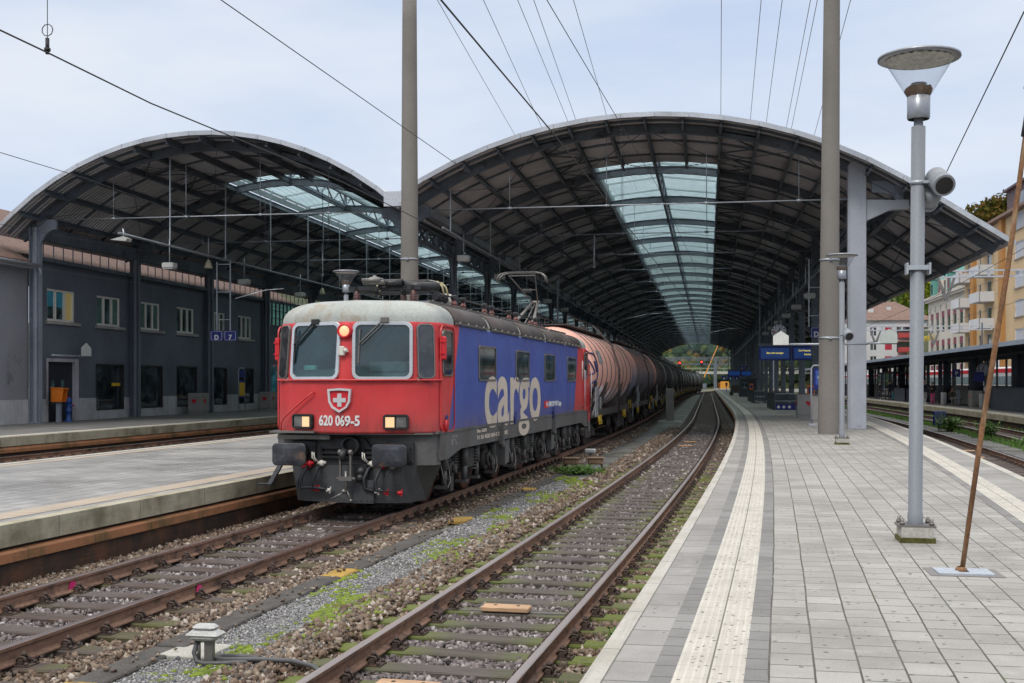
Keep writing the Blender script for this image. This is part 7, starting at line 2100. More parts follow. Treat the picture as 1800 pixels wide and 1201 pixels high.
# ------------------------------------------------------------------ far platform on the right: canopy, wall, people
M_canF = pm('pale blue canopy fascia', (.40, .47, .58), .45, .1, .06, 1, .08, 20)
M_navy = pm('dark navy steel', (.030, .040, .058), .5, 0, .15, 1, .1, 20)
M_panel = pm('dark blue grey panel', (.055, .07, .095), .5, 0, .12, 1, .1, 20)
M_tilew = pm('grey tiled wall', (.36, .345, .34), .6, 0, .1, 1, .15, 30)
CN = thing('platform_canopy', 'low flat platform canopy with a pale blue edge over the waiting people', 'canopy', (15.6, 40, .5))
mb = MB(); mb.box(-.06, 0, 3.62, 0, 170, 3.86); mb.obj('fascia', M_canF, CN)
mb = MB(); mb.box(0, 0, 3.72, 5.6, 170, 3.84); mb.obj('roof', M_navy, CN)
mb = MB()
y = 1.0
while y < 165: mb.box(.1, y - .05, 3.5, 5.4, y + .05, 3.72); y += 3.0
mb.box(1.6, 0, 3.3, 1.75, 170, 3.42); mb.box(3.6, 0, 3.2, 3.8, 170, 3.5)
mb.obj('joist', M_navy, CN)
pst = MB(); pst.box(-.14, -.14, 0, .14, .14, 3.5); pm_ = pst.mesh('post', M_navy); pst2 = MB(); pst2.box(-.3, -.12, 0, .3, .12, 3.5); pm2_ = pst2.mesh('post', M_navy)
for i in range(14): link('post', pm_, CN, (2.4, 10 + i * 11.0, 0)); link('post', pm2_, CN, (3.7, 14 + i * 11.0, 0))
SW = thing('waiting_wall', 'tiled wall with big windows behind the people on the far platform', 'wall', (19.6, 40, .5))
mb = MB(); hol = []
for i in range(15):
    hol.append((2.5 + i * 11, 12.6 + i * 11, 1.45, 3.3))
wall_holes(mb, 0, 0, 170, 0, 3.5, hol, .1, 0, -1); mb.obj('wall', M_tilew, SW, fix=False)
for h in hol:
    f = MB()
    for q in range(5): y = h[0] + (h[1] - h[0]) * q / 4; f.box(-.02, y - .05, h[2], .1, y + .05, h[3])
    f.box(-.02, h[0], h[2] - .06, .1, h[1], h[2]); f.obj('window', M_navy, SW)
SG = thing('side_platform_train', 'white and red train seen through the windows behind the far platform', 'train', (24.5, 40, 0))
mb = MB(); mb.rbox(0, 0, .6, 2.9, 180, 3.5, .3); mb.obj('body', pm('white train', (.62, .63, .64), .4, 0, .05), SG)
mb = MB(); mb.box(-.01, 0, 3.0, 0, 180, 3.35); mb.obj('red_stripe', M_redB, SG); mb = MB(); mb.box(-.012, 0, 2.0, 0, 180, 2.7); mb.obj('window_band', pm('pale train window', (.25, .33, .36), .2), SG)
def low_wall(loc, l, h, label):
    t = thing('low_parapet', label, 'parapet', loc); mb = MB(); mb.box(0, 0, 0, .1, l, h); mb.box(0, 0, 0, 2.0, .1, h); mb.obj('panel', M_panel, t); mb = MB(); mb.box(-.02, -.02, h, .12, l, h + .05); mb.obj('rail', M_navy, t); return t
low_wall((17.35, 58, .5), 17, 1.35, 'dark parapet on the far platform at the right edge of view'); low_wall((16.8, 103, .5), 6.0, 1.15, 'dark parapet on the far platform just left of the nearest lamp post')
t = thing('waiting_room', 'dark glazed waiting room at the left end of the far platform', 'shelter', (17.2, 112, .5)); mb = MB(); mb.box(0, 0, 2.5, 2.2, 10, 2.7)
for y in (0, 2.5, 5, 7.5, 9.9): mb.box(0, y, 0, .08, y + .1, 2.5)
mb.obj('frame', M_navy, t); mb = MB(); mb.box(.03, 0, .1, .05, 10, 2.5); mb.obj('glass', M_shopg, t)
t = thing('railing', 'grey bar railing behind the seated person on the far platform', 'railing', (17.9, 86.5, .5)); mb = MB()
for z in (.1, .55, 1.1): mb.bar((0, 0, z), (.6, 4.2, z), .04)
for i in range(28): mb.bar((.6 * i / 27, 4.2 * i / 27, .1), (.6 * i / 27, 4.2 * i / 27, 1.1), .025)
mb.obj('bars', M_steelL, t)
for (x, y, lab) in ((17.2, 88.6, 'pale cylindrical litter bin left of the railing on the far platform'), (17.5, 77.8, 'pale cylindrical litter bin left of the leaning pole, far platform')):
    t = thing('litter_bin', lab, 'bin', (x, y, .5)); mb = MB(); mb.lathe([(0, 0), (.19, 0), (.2, .05), (.2, .92), (.17, .95), (0, .95)], 18); mb.obj('body', M_lampw, t); mb = MB(); mb.lathe([(.1, .951), (.15, .96), (0, .96)], 12); mb.obj('lid', M_black, t)
heart_bin((17.9, 81.6, .5), 'steel recycling bin with a red heart on the far platform', R(180), False)
clock((17.3, 77, 3.0), .42, 'dark round clock under the far platform canopy', R(10))
for loc, lab in (((17.0, 76.5, 2.55), 'blue sign plate hung near the right edge on the far platform'), ((18.8, 92, 2.9), 'blue parking sign seen in the far platform windows')):
    t = thing('sign_plate', lab, 'sign', loc); mb = MB(); mb.box(-.3, -.03, -.3, .3, .03, .3); mb.obj('plate', M_sign, t); mb = MB(); mb.bar((0, 0, .3), (0, 0, 1.4), .04); mb.obj('hanger', M_steel, t)
    if 'parking' in lab: text('character', 'P', .4, M_letw, (0, -.032, -.15), (R(90), 0, 0), t, .01, 1, .002)
t = thing('yellow_sign', 'small yellow sign on a post of the far platform', 'sign', (17.15, 102, 2.6)); mb = MB(); mb.rbox(-.22, -.03, -.18, .22, .03, .18, .01); mb.obj('plate', pm('yellow sign', (.75, .48, .02), .5), t); mb = MB(); mb.bar((0, .05, -2.1), (0, .05, 1.3), .08); mb.obj('post', M_navy, t)
# ---------------------------- people
M_skin = pm('skin', (.42, .24, .17), .6, 0, .08); M_hairD = pm('dark hair', (.02, .015, .012), .6); M_hairG = pm('grey hair', (.25, .23, .22), .6)
CL = {'navy': (.018, .022, .045), 'black': (.012, .012, .014), 'grey': (.28, .27, .25), 'pink': (.62, .10, .25), 'white': (.62, .62, .64), 'lilac': (.40, .33, .42), 'olive': (.09, .085, .05), 'orange': (.85, .20, .02), 'ltgrey': (.40, .40, .40), 'tan': (.30, .20, .10)}
def cloth(k): return pm('cloth ' + k, CL[k], .85, 0, .15, 6, .2, 40)
def person(loc, rz, top, leg, label, pose='stand', h=1.72, shoes='black', hair=None, seed=0):
    r = random.Random(seed); k = h / 1.72
    t = thing('person', label, 'person', loc, rz)
    V = []; E = []; Rr_ = []
    def chain(pts, rad, start=None):
        prev = start
        for p, q in zip(pts, rad):
            V.append(p); Rr_.append(q)
            if prev is not None: E.append((prev, len(V) - 1))
            prev = len(V) - 1
        return prev
    if pose == 'sit':
        hz = .50; V.append((0, 0, hz)); Rr_.append((.15, .12)); pel = 0
        ch = chain([(0, .02, hz + .22), (0, .0, hz + .44)], [(.15, .105), (.165, .10)], pel)
        hd = chain([(0, -.02, hz + .56), (0, -.05, hz + .66), (0, -.06, hz + .80)], [(.055, .055), (.085, .10), (.075, .085)], ch)
        for s in (-1, 1):
            chain([(s * .10, -.02, hz), (s * .13, -.42, hz + .02), (s * .13, -.44, .10), (s * .13, -.56, .05)], [(.085, .085), (.065, .065), (.045, .045), (.04, .035)], pel)
            chain([(s * .19, 0, hz + .42), (s * .25, -.08, hz + .18), (s * .12, -.32, hz + .12), (s * .05, -.38, hz + .14)], [(.06, .06), (.045, .045), (.035, .035), (.035, .025)], ch)
    else:
        V.append((0, 0, .95)); Rr_.append((.15, .105)); pel = 0
        ch = chain([(0, .0, 1.17), (0, .0, 1.38)], [(.135, .095), (.17, .10)], pel)
        lean = -.05 if pose == 'phone' else 0
        hd = chain([(0, lean * .4, 1.50), (0, lean, 1.585), (0, lean * 1.3, 1.70)], [(.055, .055), (.08, .098), (.07, .082)], ch)
        for s in (-1, 1):
            f = s * .07 if pose != 'walk' else s * .20
            chain([(s * .095, 0, .88), (s * .10, -f * .4, .50), (s * .10, f * .5, .09), (s * .11, f * .5 - .12, .04)], [(.088, .09), (.060, .06), (.042, .045), (.04, .03)], pel)
            if pose == 'phone' : chain([(s * .20, 0, 1.37), (s * .25, -.02, 1.12), (s * .10, -.26, 1.22), (s * .04, -.33, 1.26)], [(.058, .058), (.043, .043), (.034, .034), (.035, .025)], ch)
            else: chain([(s * .20, 0, 1.37), (s * .25, .02, 1.10), (s * .26, -.06, .85), (s * .26, -.08, .76)], [(.058, .058), (.043, .043), (.034, .034), (.035, .022)], ch)
    me = bpy.data.meshes.new('body'); me.from_pydata([(a * k, b * k, c * k) for a, b, c in V], E, [])
    o = bpy.data.objects.new('body', me); C.objects.link(o)
    sm = o.modifiers.new('skin', 'SKIN'); sm.use_smooth_shade = True
    for i, q in enumerate(Rr_): me.skin_vertices[0].data[i].radius = (q[0] * k, q[1] * k)
    me.skin_vertices[0].data[0].use_root = True
    ss = o.modifiers.new('sub', 'SUBSURF'); ss.levels = 1; ss.render_levels = 1
    bpy.context.view_layer.update()
    m2 = bpy.data.meshes.new_from_object(o.evaluated_get(bpy.context.evaluated_depsgraph_get()))
    bpy.data.objects.remove(o)
    for m in (M_skin, cloth(top), cloth(leg), cloth(shoes)): m2.materials.append(m)
    hz = .50
    for p in m2.polygons:
        c = p.center / k; i = 1
        if pose == 'sit':
            if c.z > hz + .50 or (c.y < -.33 and c.z > .56): i = 0
            elif c.z < hz + .06 or c.y < -.22 and c.z < .6: i = 2
            if c.z < .11: i = 3
        else:
            if c.z > 1.47 or (abs(c.x) > .2 and c.z < .86) or (pose == 'phone' and c.y < -.24): i = 0
            elif c.z < .93 and abs(c.x) < .2: i = 2
            if c.z < .10: i = 3
        p.material_index = i; p.use_smooth = True
    b = bpy.data.objects.new('body', m2); C.objects.link(b); b.parent = t
    zh = (hz + .74) if pose == 'sit' else 1.645; yh = -.045 if pose == 'sit' else (-.055 if pose == 'phone' else 0)
    mb = MB(); mb.ball((0, (yh + .02) * k, (zh + .04) * k), .105 * k, 12, sc=(.92, 1.05, .95)); n = len(mb.v)
    for q in range(n):
        x, y, z = mb.v[q]
        if y < (yh - .03) * k: mb.v[q] = (x, max(y, (yh - .05) * k), max(z, (zh + .06) * k))
    mb.obj('hair', hair or M_hairD, t)
    mb = MB(); mb.cyl((0, (yh - .085) * k, (zh - .03) * k), (0, (yh - .115) * k, (zh - .045) * k), .016 * k, .012 * k, n=6)
    for s in (-1, 1): mb.ball((s * .085 * k, yh * k, (zh - .02) * k), .025 * k, 6, sc=(.5, 1, 1.3))
    mb.obj('nose_and_ears', M_skin, t)
    return t
PP = .5
person((16.9, 112, PP), .3, 'navy', 'navy', 'person in a dark suit carrying a turquoise bag on the far platform', 'stand', 1.78, 'black', None, 1)
t = thing('shopping_bag', 'turquoise bag hanging from the hand of the person in the dark suit', 'bag', (17.25, 111.9, .62)); mb = MB(); mb.prism([(-.17, 0), (.17, 0), (.14, .5), (-.14, .5)], 'y', -.07, .07); mb.obj('bag', pm('turquoise bag', (.02, .38, .48), .5), t); mb = MB(); mb.tube([(-.08, 0, .5), (-.05, 0, .68), (.05, 0, .68), (.08, 0, .5)], .012, 6); mb.obj('handle', M_black, t)
person((16.15, 113.2, PP), 1.2, 'black', 'navy', 'dark figure at the waiting room, leftmost person on the far platform', 'stand', 1.7, 'white', None, 2)
person((16.6, 92.6, PP), .8, 'navy', 'ltgrey', 'person in a dark blue jacket and pale grey trousers next to pink trousers', 'stand', 1.8, 'white', M_hairG, 3)
person((16.85, 90.9, PP), -.6, 'black', 'pink', 'person in bright pink trousers and a black top looking at a phone', 'phone', 1.66, 'black', None, 4)
person((17.9, 89.2, .48), .1, 'olive', 'ltgrey', 'seated person in an olive jacket in front of the railing', 'sit', 1.72, 'tan', None, 5)
t = thing('bench', 'low bench under the seated person by the railing', 'bench', (17.95, 89.5, .5)); mb = MB(); mb.rbox(-.7, -.2, .38, .7, .22, .44, .02); mb.obj('seat', M_panel, t)
for x in (-.55, .55): mb = MB(); mb.box(x - .04, -.15, 0, x + .04, .15, .38); mb.obj('leg', M_navy, t)
person((18.85, 87.6, PP), 1.0, 'navy', 'lilac', 'person in patterned pale trousers with a grey backpack by the recycling bin', 'phone', 1.7, 'white', None, 6)
t = thing('backpack', 'grey backpack on the person in patterned trousers', 'backpack', (19.02, 87.75, 1.45), 1.0); mb = MB(); mb.rbox(-.15, .02, 0, .15, .20, .45, .05); mb.obj('pack', cloth('grey'), t)
person((17.2, 75.2, PP), .5, 'white', 'olive', 'person in a white top partly hidden by the leaning pole', 'phone', 1.72, 'white', None, 7)
person((18.3, 73.5, PP), 1.4, 'black', 'black', 'person in black behind the right-hand parapet', 'stand', 1.74, 'black', M_hairG, 8)
person((18.5, 71.0, PP), .9, 'grey', 'black', 'person in a grey hooded top reading a phone behind the parapet', 'phone', 1.70, 'black', None, 9)
person((18.4, 106.5, PP), .2, 'tan', 'navy', 'person in a brown coat behind the parapet left of the nearest lamp', 'stand', 1.68, 'black', None, 10)
person((2.35, 255, PP), .2, 'orange', 'orange', 'worker in bright orange clothes at the far end of the paved platform', 'stand', 1.8, 'black', None, 11)
# ------------------------------------------------------------------ houses behind the tracks
M_wwall = pm('white render', (.58, .585, .59), .85, 0, .06, .4, .1, 20)
M_shut = pm('red shutter', (.42, .022, .05), .6, 0, .08); M_balR = pm('red balcony cloth', (.45, .06, .06), .6, 0, .12)
M_wing = glass('house window', (.05, .06, .07), .10, .05, .5, .6)
M_winf = pm('white window frame', (.66, .66, .66), .5)
M_tileB = tile_mat('brown house roof', (.20, .12, .095), (.27, .17, .135))
M_beige = pm('beige stone facade', (.56, .52, .45), .85, 0, .08, .3, .12, 15, (.47, .44, .38), .35, .5)
M_tan = pm('tan render', (.58, .42, .24), .85, 0, .06, .3, .08, 15); M_ochre = pm('ochre render', (.44, .22, .07), .85, 0, .06, .3, .08, 15)
M_green = pm('green copper', (.10, .30, .25), .7, 0, .15); M_red2 = pm('dull red shutter', (.20, .03, .06), .6)
WB = thing('white_house', 'white apartment block with red shutters and balconies under a brown hipped roof', 'building', (22, 230, 0))
def bx(mb, x0, y0, z0, x1, y1, z1): mb.box(x0, y0, z0, x1, y1, z1)
mb = MB(); holesF = []; fl = [1.2, 4.0, 6.8, 9.6, 12.0]
def fwall(mb, x0, x1, z0, z1, holes, depth=.25):
    """wall in the plane y=0 facing -Y"""
    m2 = MB(); wall_holes(m2, 0, x0, x1, z0, z1, holes, depth)
    for f in m2.f: pass
    o = len(mb.v); mb.v += [(y, -x, z) for x, y, z in m2.v]; mb.f += [tuple(i + o for i in f) for f in m2.f]; mb.m += m2.m; mb.sm += m2.sm
colsW = [(1.4, 3.6, 's'), (4.8, 7.6, 'b'), (9.0, 10.3, 'n'), (11.8, 13.1, 's'), (14.0, 16.8, 'b'), (18.2, 19.5, 's')]
floors = [3.6, 6.4, 9.2, 12.0]
for x0, x1, k in colsW:
    for z in floors: holesF.append((x0, x1, z - .75 if k != 'b' else z - 1.1, z + .85))
fwall(mb, 0, 20.7, 0, 14.2, holesF); bx(mb, 0, .0, 0, .02, 12, 14.2); bx(mb, 20.68, 0, 0, 20.7, 12, 14.2); bx(mb, -.1, -.12, 14.0, 20.8, 12, 14.2)
mb.obj('wall', M_wwall, WB, fix=False)
mb = MB(); mb.add([(-.6, -.6, 14.2), (21.3, -.6, 14.2), (21.3, 12.6, 14.2), (-.6, 12.6, 14.2), (7, 6, 18.2), (14.5, 6, 18.2)], [(0, 1, 5, 4), (1, 2, 5), (2, 3, 4, 5), (3, 0, 4), (3, 2, 1, 0)]); rf = mb.obj('roof', M_tileB, WB)
mb = MB(); mb.box(9, 2.2, 15.6, 10, 3.2, 16.6); mb.box(12.6, 3.0, 16, 13.4, 4, 17); mb.obj('roof_hatch', M_wwall, rf)
for x0, x1, k in colsW:
    for z in floors:
        if k == 'b':
            g = MB(); g.box(x0, .2, z - 1.1, x1, .24, z + .85); w_ = g.obj('window', M_wing, WB)
            f = MB(); f.box(x0 + .1, -1.1, z - 1.25, x1 - .1, 0, z - 1.1); f.box(x0 + .1, -1.14, z - 1.1, x1 - .1, -1.06, z - .25); b_ = f.obj('balcony', M_balR, WB)
            f = MB(); f.box(x0, -.9, z + .85, x1, 0, z + 1.0); f.obj('awning', pm('pale red awning', (.50, .25, .22), .8), WB)
        elif k == 's':
            g = MB(); g.box(x0, .02, z - .75, x1, .08, z + .85); g.obj('shutter', M_shut, WB)
        else:
            g = MB(); g.box(x0, .18, z - .75, x1, .22, z + .85); w_ = g.obj('window', M_wing, WB)
            f = MB(); f.box(x0, .1, z - .75, x0 + .1, .18, z + .85); f.box(x1 - .1, .1, z - .75, x1, .18, z + .85); f.box((x0 + x1) / 2 - .06, .1, z - .75, (x0 + x1) / 2 + .06, .18, z + .85); f.box(x0 + .1, .1, z + .75, x1 - .1, .18, z + .85); f.obj('frame', M_winf, w_)
# beige factory building, facade towards the tracks (plane x = 0 of its own frame faces -X)
BB = thing('office_building', 'beige stone office building with tall windows and yellow letters on its front', 'building', (32.5, 149, 0))
Lb = 29.5; hb = []; winb = []
for i in range(7):
    y = 2.2 + i * 3.9
    for z0, z1 in ((2.0, 4.6), (5.3, 8.2), (9.3, 12.2)): hb.append((y, y + 2.1, z0, z1))
mb = MB(); m2 = MB(); wall_holes(m2, 0, 0, Lb, 0, 14.2, hb, .10, 0, -1); mb.v = m2.v; mb.f = m2.f; mb.m = m2.m; mb.sm = m2.sm
mb.box(-.02, -.02, 0, 14, 0, 14.2); mb.box(0, Lb, 0, 14, Lb + .02, 14.2); mb.obj('wall', M_beige, BB, fix=False)
mb = MB()
for i in range(8): y = 1.1 + i * 3.9; mb.box(-.10, y - .4, 5.2, 0, y + .4, 12.6); mb.box(-.16, y - .55, 12.6, 0, y + .55, 13.1)
mb.obj('pilaster', M_beige, BB); mb = MB(); mb.box(-.7, -.3, 14.2, .2, Lb + .3, 14.6); mb.box(-.5, -.2, 13.9, .0, Lb + .2, 14.2); mb.obj('cornice', M_beige, BB)
mb = MB(); mb.add([(0, 0, 14.6), (0, Lb, 14.6), (2.6, Lb, 18.0), (2.6, 0, 18.0), (12, 0, 19), (12, Lb, 19), (12, 0, 14.6), (12, Lb, 14.6)], [(0, 1, 2, 3), (3, 2, 5, 4), (0, 3, 4, 6), (1, 7, 5, 2)]); rf = mb.obj('roof', M_tileB, BB)
for i in range(7):
    y = 2.85 + i * 3.9
    mb = MB()
    if i in (0, 3, 6): mb.box(-.1, y - 1.1, 14.6, 2.4, y + 1.1, 17.2); mb.prism([(y - 1.3, 17.2), (y + 1.3, 17.2), (y, 18.6)], 'x', -.2, 3); d = mb.obj('dormer', M_green, rf)
    else: mb.box(.2, y - .8, 14.9, 2.0, y + .8, 16.9); d = mb.obj('dormer', M_beige, rf)
    g = MB(); g.box(-.14 if i in (0, 3, 6) else .14, y - .5, 15.1, -.1 if i in (0, 3, 6) else .2, y + .5, 16.5); g.obj('dormer_window', M_red2 if i % 2 else M_wing, d)
for a, b, c, d_ in hb:
    g = MB(); g.box(.07, a, c, .10, b, d_); w_ = g.obj('window', M_wing, BB); f = MB(); f.box(.04, a, c + (d_ - c) * .7, .07, b, d_); f.obj('blind', M_red2, w_)
tm = text('lettering', 'UHRWERKE AG', 1.05, pm('yellow letters', (.50, .38, .03), .5), (-.75, 26.0, 8.3), (R(90), 0, R(-90)), BB, .01, 1.3, .03)
mb = MB(); mb.cyl((-.15, .5, 0), (-.15, .5, 13.9), .1, n=8); mb.obj('downpipe', M_green, BB)
# tan apartment house with white balconies, stepped facade
TB = thing('apartment_house', 'tan apartment house with white balconies and ochre strips at the right edge', 'building', (31.0, 100, 0))
tb = MB(); Lt = 47; hz_ = 19.5
segs = [(47, 42.5, 2.2), (42.5, 36.8, .6), (36.8, 33.5, 1.6), (33.5, 27, 0), (27, 0, 0)]
ht = []; floorsT = [3.0 + i * 2.95 for i in range(6)]
for z in floorsT: ht += [(20.5, 23.8, z, z + 1.7), (10, 13.2, z, z + 1.7), (29.5, 30.6, z, z + 1.7), (38.5, 39.6, z, z + 1.7), (44.0, 45.2, z - .6, z + 1.7), (33.6, 35.6, z - .6, z + 1.7)]
m2 = MB(); wall_holes(m2, 0, 0, Lt, 0, hz_, ht, .16, 0, -1); tb.v, tb.f, tb.m, tb.sm = m2.v, m2.f, m2.m, m2.sm; tb.box(0, Lt, 0, 12, Lt + .02, hz_); tb.obj('wall', M_tan, TB, fix=False)
for (a, b) in ((40.8, 42.4), (27.6, 29.0)): mb = MB(); mb.box(-.4, a, 0, 0, b, hz_); mb.obj('ochre_strip', M_ochre, TB)
mb = MB(); mb.box(-.8, -.3, hz_, 12, Lt + .3, hz_ + .3); mb.add([(-.8, -.3, hz_ + .3), (-.8, Lt * .55, hz_ + .3), (5, Lt * .55, 23), (5, -.3, 23), (12, -.3, hz_ + .3), (12, Lt * .55, hz_ + .3)], [(0, 1, 2, 3), (3, 2, 5, 4), (1, 5, 2)]); rf = mb.obj('roof', M_tileB, TB)
mb = MB(); mb.box(1.5, 20, hz_ + .3, 9, 33, hz_ + 3.6); mb.box(1.1, 19.6, hz_ + 3.6, 9.4, 33.4, hz_ + 3.85); pmb = mb.obj('penthouse', pm('purple brown cladding', (.115, .075, .085), .7), rf)
mb = MB(); mb.box(1.45, 26, hz_ + 1.2, 1.5, 28.5, hz_ + 2.8); mb.obj('window', M_wing, pmb)
for z in floorsT:
    for (a, b) in ((42.4, 46.8), (32.3, 37.0)):
        m = MB(); m.box(-1.6, a, z - .75, 0, b, z - .6); m.box(-1.66, a, z - .75, -1.54, b, z + .35); m.box(-1.6, a, z - .6, 0, a + .1, z + .35); m.box(-1.6, b - .1, z - .6, 0, b, z + .35); m.obj('balcony', M_wwall, TB)
    for (a, b, kind) in ((20.5, 23.8, 's'), (10, 13.2, 's'), (29.5, 30.6, 's'), (38.5, 39.6, 'w'), (44.0, 45.2, 'w'), (33.6, 35.6, 'w')):
        zz0 = z - .6 if kind == 'w' and a != 38.5 else z
        m = MB(); m.box(.10, a, zz0, .14, b, z + 1.7); w_ = m.obj('window', pm('pale roller blind', (.46, .48, .53), .6, 0, .04) if kind == 's' else M_wing, TB)
        f = MB(); f.box(.04, a, z + 1.62, .1, b, z + 1.7); f.box(.04, a, zz0, .1, a + .08, z + 1.62); f.box(.04, b - .08, zz0, .1, b, z + 1.62); f.obj('frame', M_winf, w_)
        if kind == 's': f = MB(); f.box(-.15, a - .1, z - .12, .2, b + .1, z - .002); f.obj('sill', M_sillst, w_)
mb = MB(); mb.cyl((-.12, 18.4, 0), (-.12, 18.4, hz_), .09, n=8); mb.obj('downpipe', M_gfrm, TB)
# ------------------------------------------------------------------ trees and wooded hills
def leaf_mat(name, cs):
    m, t, o = _new(name); g = N(t, 'ShaderNodeNewGeometry'); r = N(t, 'ShaderNodeValToRGB'); els = r.color_ramp.elements
    for i, (p, c) in enumerate(cs):
        e = els[i] if i < 2 else els.new(p); e.position = p; e.color = (*c, 1)
    t.links.new(g.outputs['Random Per Island'], r.inputs[0])
    d = N(t, 'ShaderNodeBsdfDiffuse'); tl = N(t, 'ShaderNodeBsdfTranslucent'); t.links.new(r.outputs[0], d.inputs[0]); t.links.new(r.outputs[0], tl.inputs[0])
    mx_ = N(t, 'ShaderNodeMixShader'); mx_.inputs[0].default_value = .3; t.links.new(d.outputs[0], mx_.inputs[1]); t.links.new(tl.outputs[0], mx_.inputs[2]); t.links.new(mx_.outputs[0], o.inputs['Surface']); return m
M_lfG = leaf_mat('green leaves', [(0, (.035, .065, .012)), (1, (.15, .19, .02)), (.5, (.07, .11, .016)), (.8, (.11, .15, .02))])
M_lfA = leaf_mat('autumn leaves', [(0, (.05, .055, .015)), (1, (.20, .12, .03)), (.5, (.09, .085, .02)), (.8, (.15, .10, .03))])
M_lfY = leaf_mat('yellow green leaves', [(0, (.06, .09, .012)), (1, (.26, .27, .03)), (.5, (.13, .17, .02)), (.8, (.20, .22, .025))])
M_bark = pm('bark', (.06, .048, .038), .9, 0, .3, 3, .3, 20)
def crown_faces(mb, c, r, n, leaf, rng, sc=(1, 1, .9)):
    blobs = [(Vector((rng.gauss(0, .42), rng.gauss(0, .42), rng.gauss(0, .36))) * r, r * rng.uniform(.28, .52)) for _ in range(14)]
    for i in range(n):
        b, br = blobs[i % len(blobs)]
        d = Vector((rng.gauss(0, 1), rng.gauss(0, 1), rng.gauss(0, 1))).normalized(); p = Vector(c) + b + Vector((d.x * sc[0], d.y * sc[1], d.z * sc[2])) * br * rng.uniform(.55, 1.05)
        u = Vector((rng.gauss(0, 1), rng.gauss(0, 1), rng.gauss(0, 1))).normalized(); v = u.cross(d if abs(u.dot(d)) < .95 else Vector((0, 0, 1))).normalized(); s = leaf * rng.uniform(.6, 1.3)
        mb.add([p - u * s, p + v * s * .6, p + u * s, p - v * s * .6], [(0, 1, 2, 3)])
def tree(loc, h, r, m, label, seed, n=1600, leaf=.42, group=None):
    rng = random.Random(seed); t = thing('tree', label, 'tree', loc, 0, group); mb = MB()
    mb.tube([(0, 0, -1), (.1, 0, h * .3), (-.1, .1, h * .55), (0, 0, h * .8)], [.4, .32, .22, .08], 8)
    for q in range(6): a = rng.uniform(0, 6.28); z = h * rng.uniform(.35, .6); mb.tube([(0, 0, z), (math.cos(a) * r * .4, math.sin(a) * r * .4, z + h * .12), (math.cos(a) * r * .7, math.sin(a) * r * .7, z + h * .2)], [.14, .09, .04], 6)
    mb.obj('trunk', M_bark, t); mb = MB(); crown_faces(mb, (0, 0, h * .68), r, n, leaf, rng); mb.obj('crown', m, t, fix=False); return t
def hz_r(x, y):
    """wooded slope rising to the right behind the houses"""
    d = max(0, (x - 40) * .28 + (y - 250) * .16); return min(d, 46) + 2.2 * math.sin(x * .05) + 1.5 * math.sin(y * .04 + 1)
def hill(name, fz, x0, x1, y0, y1, n, mat):
    vs = []; fs = []
    for j in range(n + 1):
        for i in range(n + 1): x = x0 + (x1 - x0) * i / n; y = y0 + (y1 - y0) * j / n; vs.append((x, y, fz(x, y) - .5))
    for j in range(n):
        for i in range(n): a = j * (n + 1) + i; fs.append((a, a + 1, a + n + 2, a + n + 1))
    me = bpy.data.meshes.new(name); me.from_pydata(vs, [], fs); me.materials.append(mat); o = bpy.data.objects.new(name, me); C.objects.link(o); o['kind'] = 'structure'; return o
M_hillg = pm('grassy slope', (.06, .075, .025), .95, 0, .3, .03, .3, 1)
hill('hill', hz_r, 30, 330, 235, 520, 30, M_hillg)
rng = random.Random(31)
ML = {id(m): MB() for m in (M_lfG, M_lfA, M_lfY)}
for i in range(230):
    x = rng.uniform(38, 200); y = rng.uniform(245, 470); z = hz_r(x, y); r = rng.uniform(3.5, 6.5); m = rng.choices([M_lfG, M_lfA, M_lfY], [.5, .15, .35])[0]
    crown_faces(ML[id(m)], (x, y, z + r * 1.2), r, 230, .75, rng)
for m, nm in ((M_lfG, 'dark green wood on the slope behind the houses'), (M_lfA, 'brownish autumn trees in the wood behind the houses'), (M_lfY, 'yellow green trees in the wood behind the houses')):
    o = ML[id(m)].obj('wood', m, fix=False); o['kind'] = 'stuff'; o['label'] = nm
tree((42.6, 186, 13.5), 19, 5.0, M_lfA, 'brownish green tree above the roof edge, left of the purple penthouse', 41, 2600, .45)
tree((46.5, 192, 13.5), 18.5, 5.0, M_lfG, 'green tree behind the purple penthouse at the right edge', 42, 2200, .45)
tree((42.0, 206, 13.5), 14.5, 3.8, M_lfA, 'small brown tree peeping over the shed roof edge', 43, 1600, .42)
hill('hill', lambda x, y: min(14, max(-1, (y - 158) * .62)) * min(1, max(0, (x - 33) / 8)), 33, 120, 155, 240, 20, M_hillg)
# shed, house and tree added out of view to shape the windscreen reflections
t = thing('reflected_block', 'long dark gabled block added behind the viewer for the windscreen reflections', 'building', (-58, -72, -.3))
mb = MB(); mb.box(0, 0, 0, 44, 12, 13); mb.obj('wall', M_plast, t); mb = MB(); mb.prism([(-.6, 13), (12.6, 13), (6, 18.5)], 'x', -.6, 44.6); mb.obj('roof', M_tileB, t)
t = thing('apartment_house', 'brown roofed house added behind the viewer for the windscreen reflections', 'building', (-10, -80, -.3))
mb = MB(); mb.box(0, 0, 0, 17, 12, 15); mb.obj('wall', M_beige, t); mb = MB(); mb.prism([(-.6, 15), (12.6, 15), (6, 20)], 'x', -.6, 17.6); mb.obj('roof', M_tileB, t)
tree((14, -70, -.3), 19, 6, M_lfG, 'broad green tree added behind the viewer for the windscreen reflections', 61, 1200, .6)
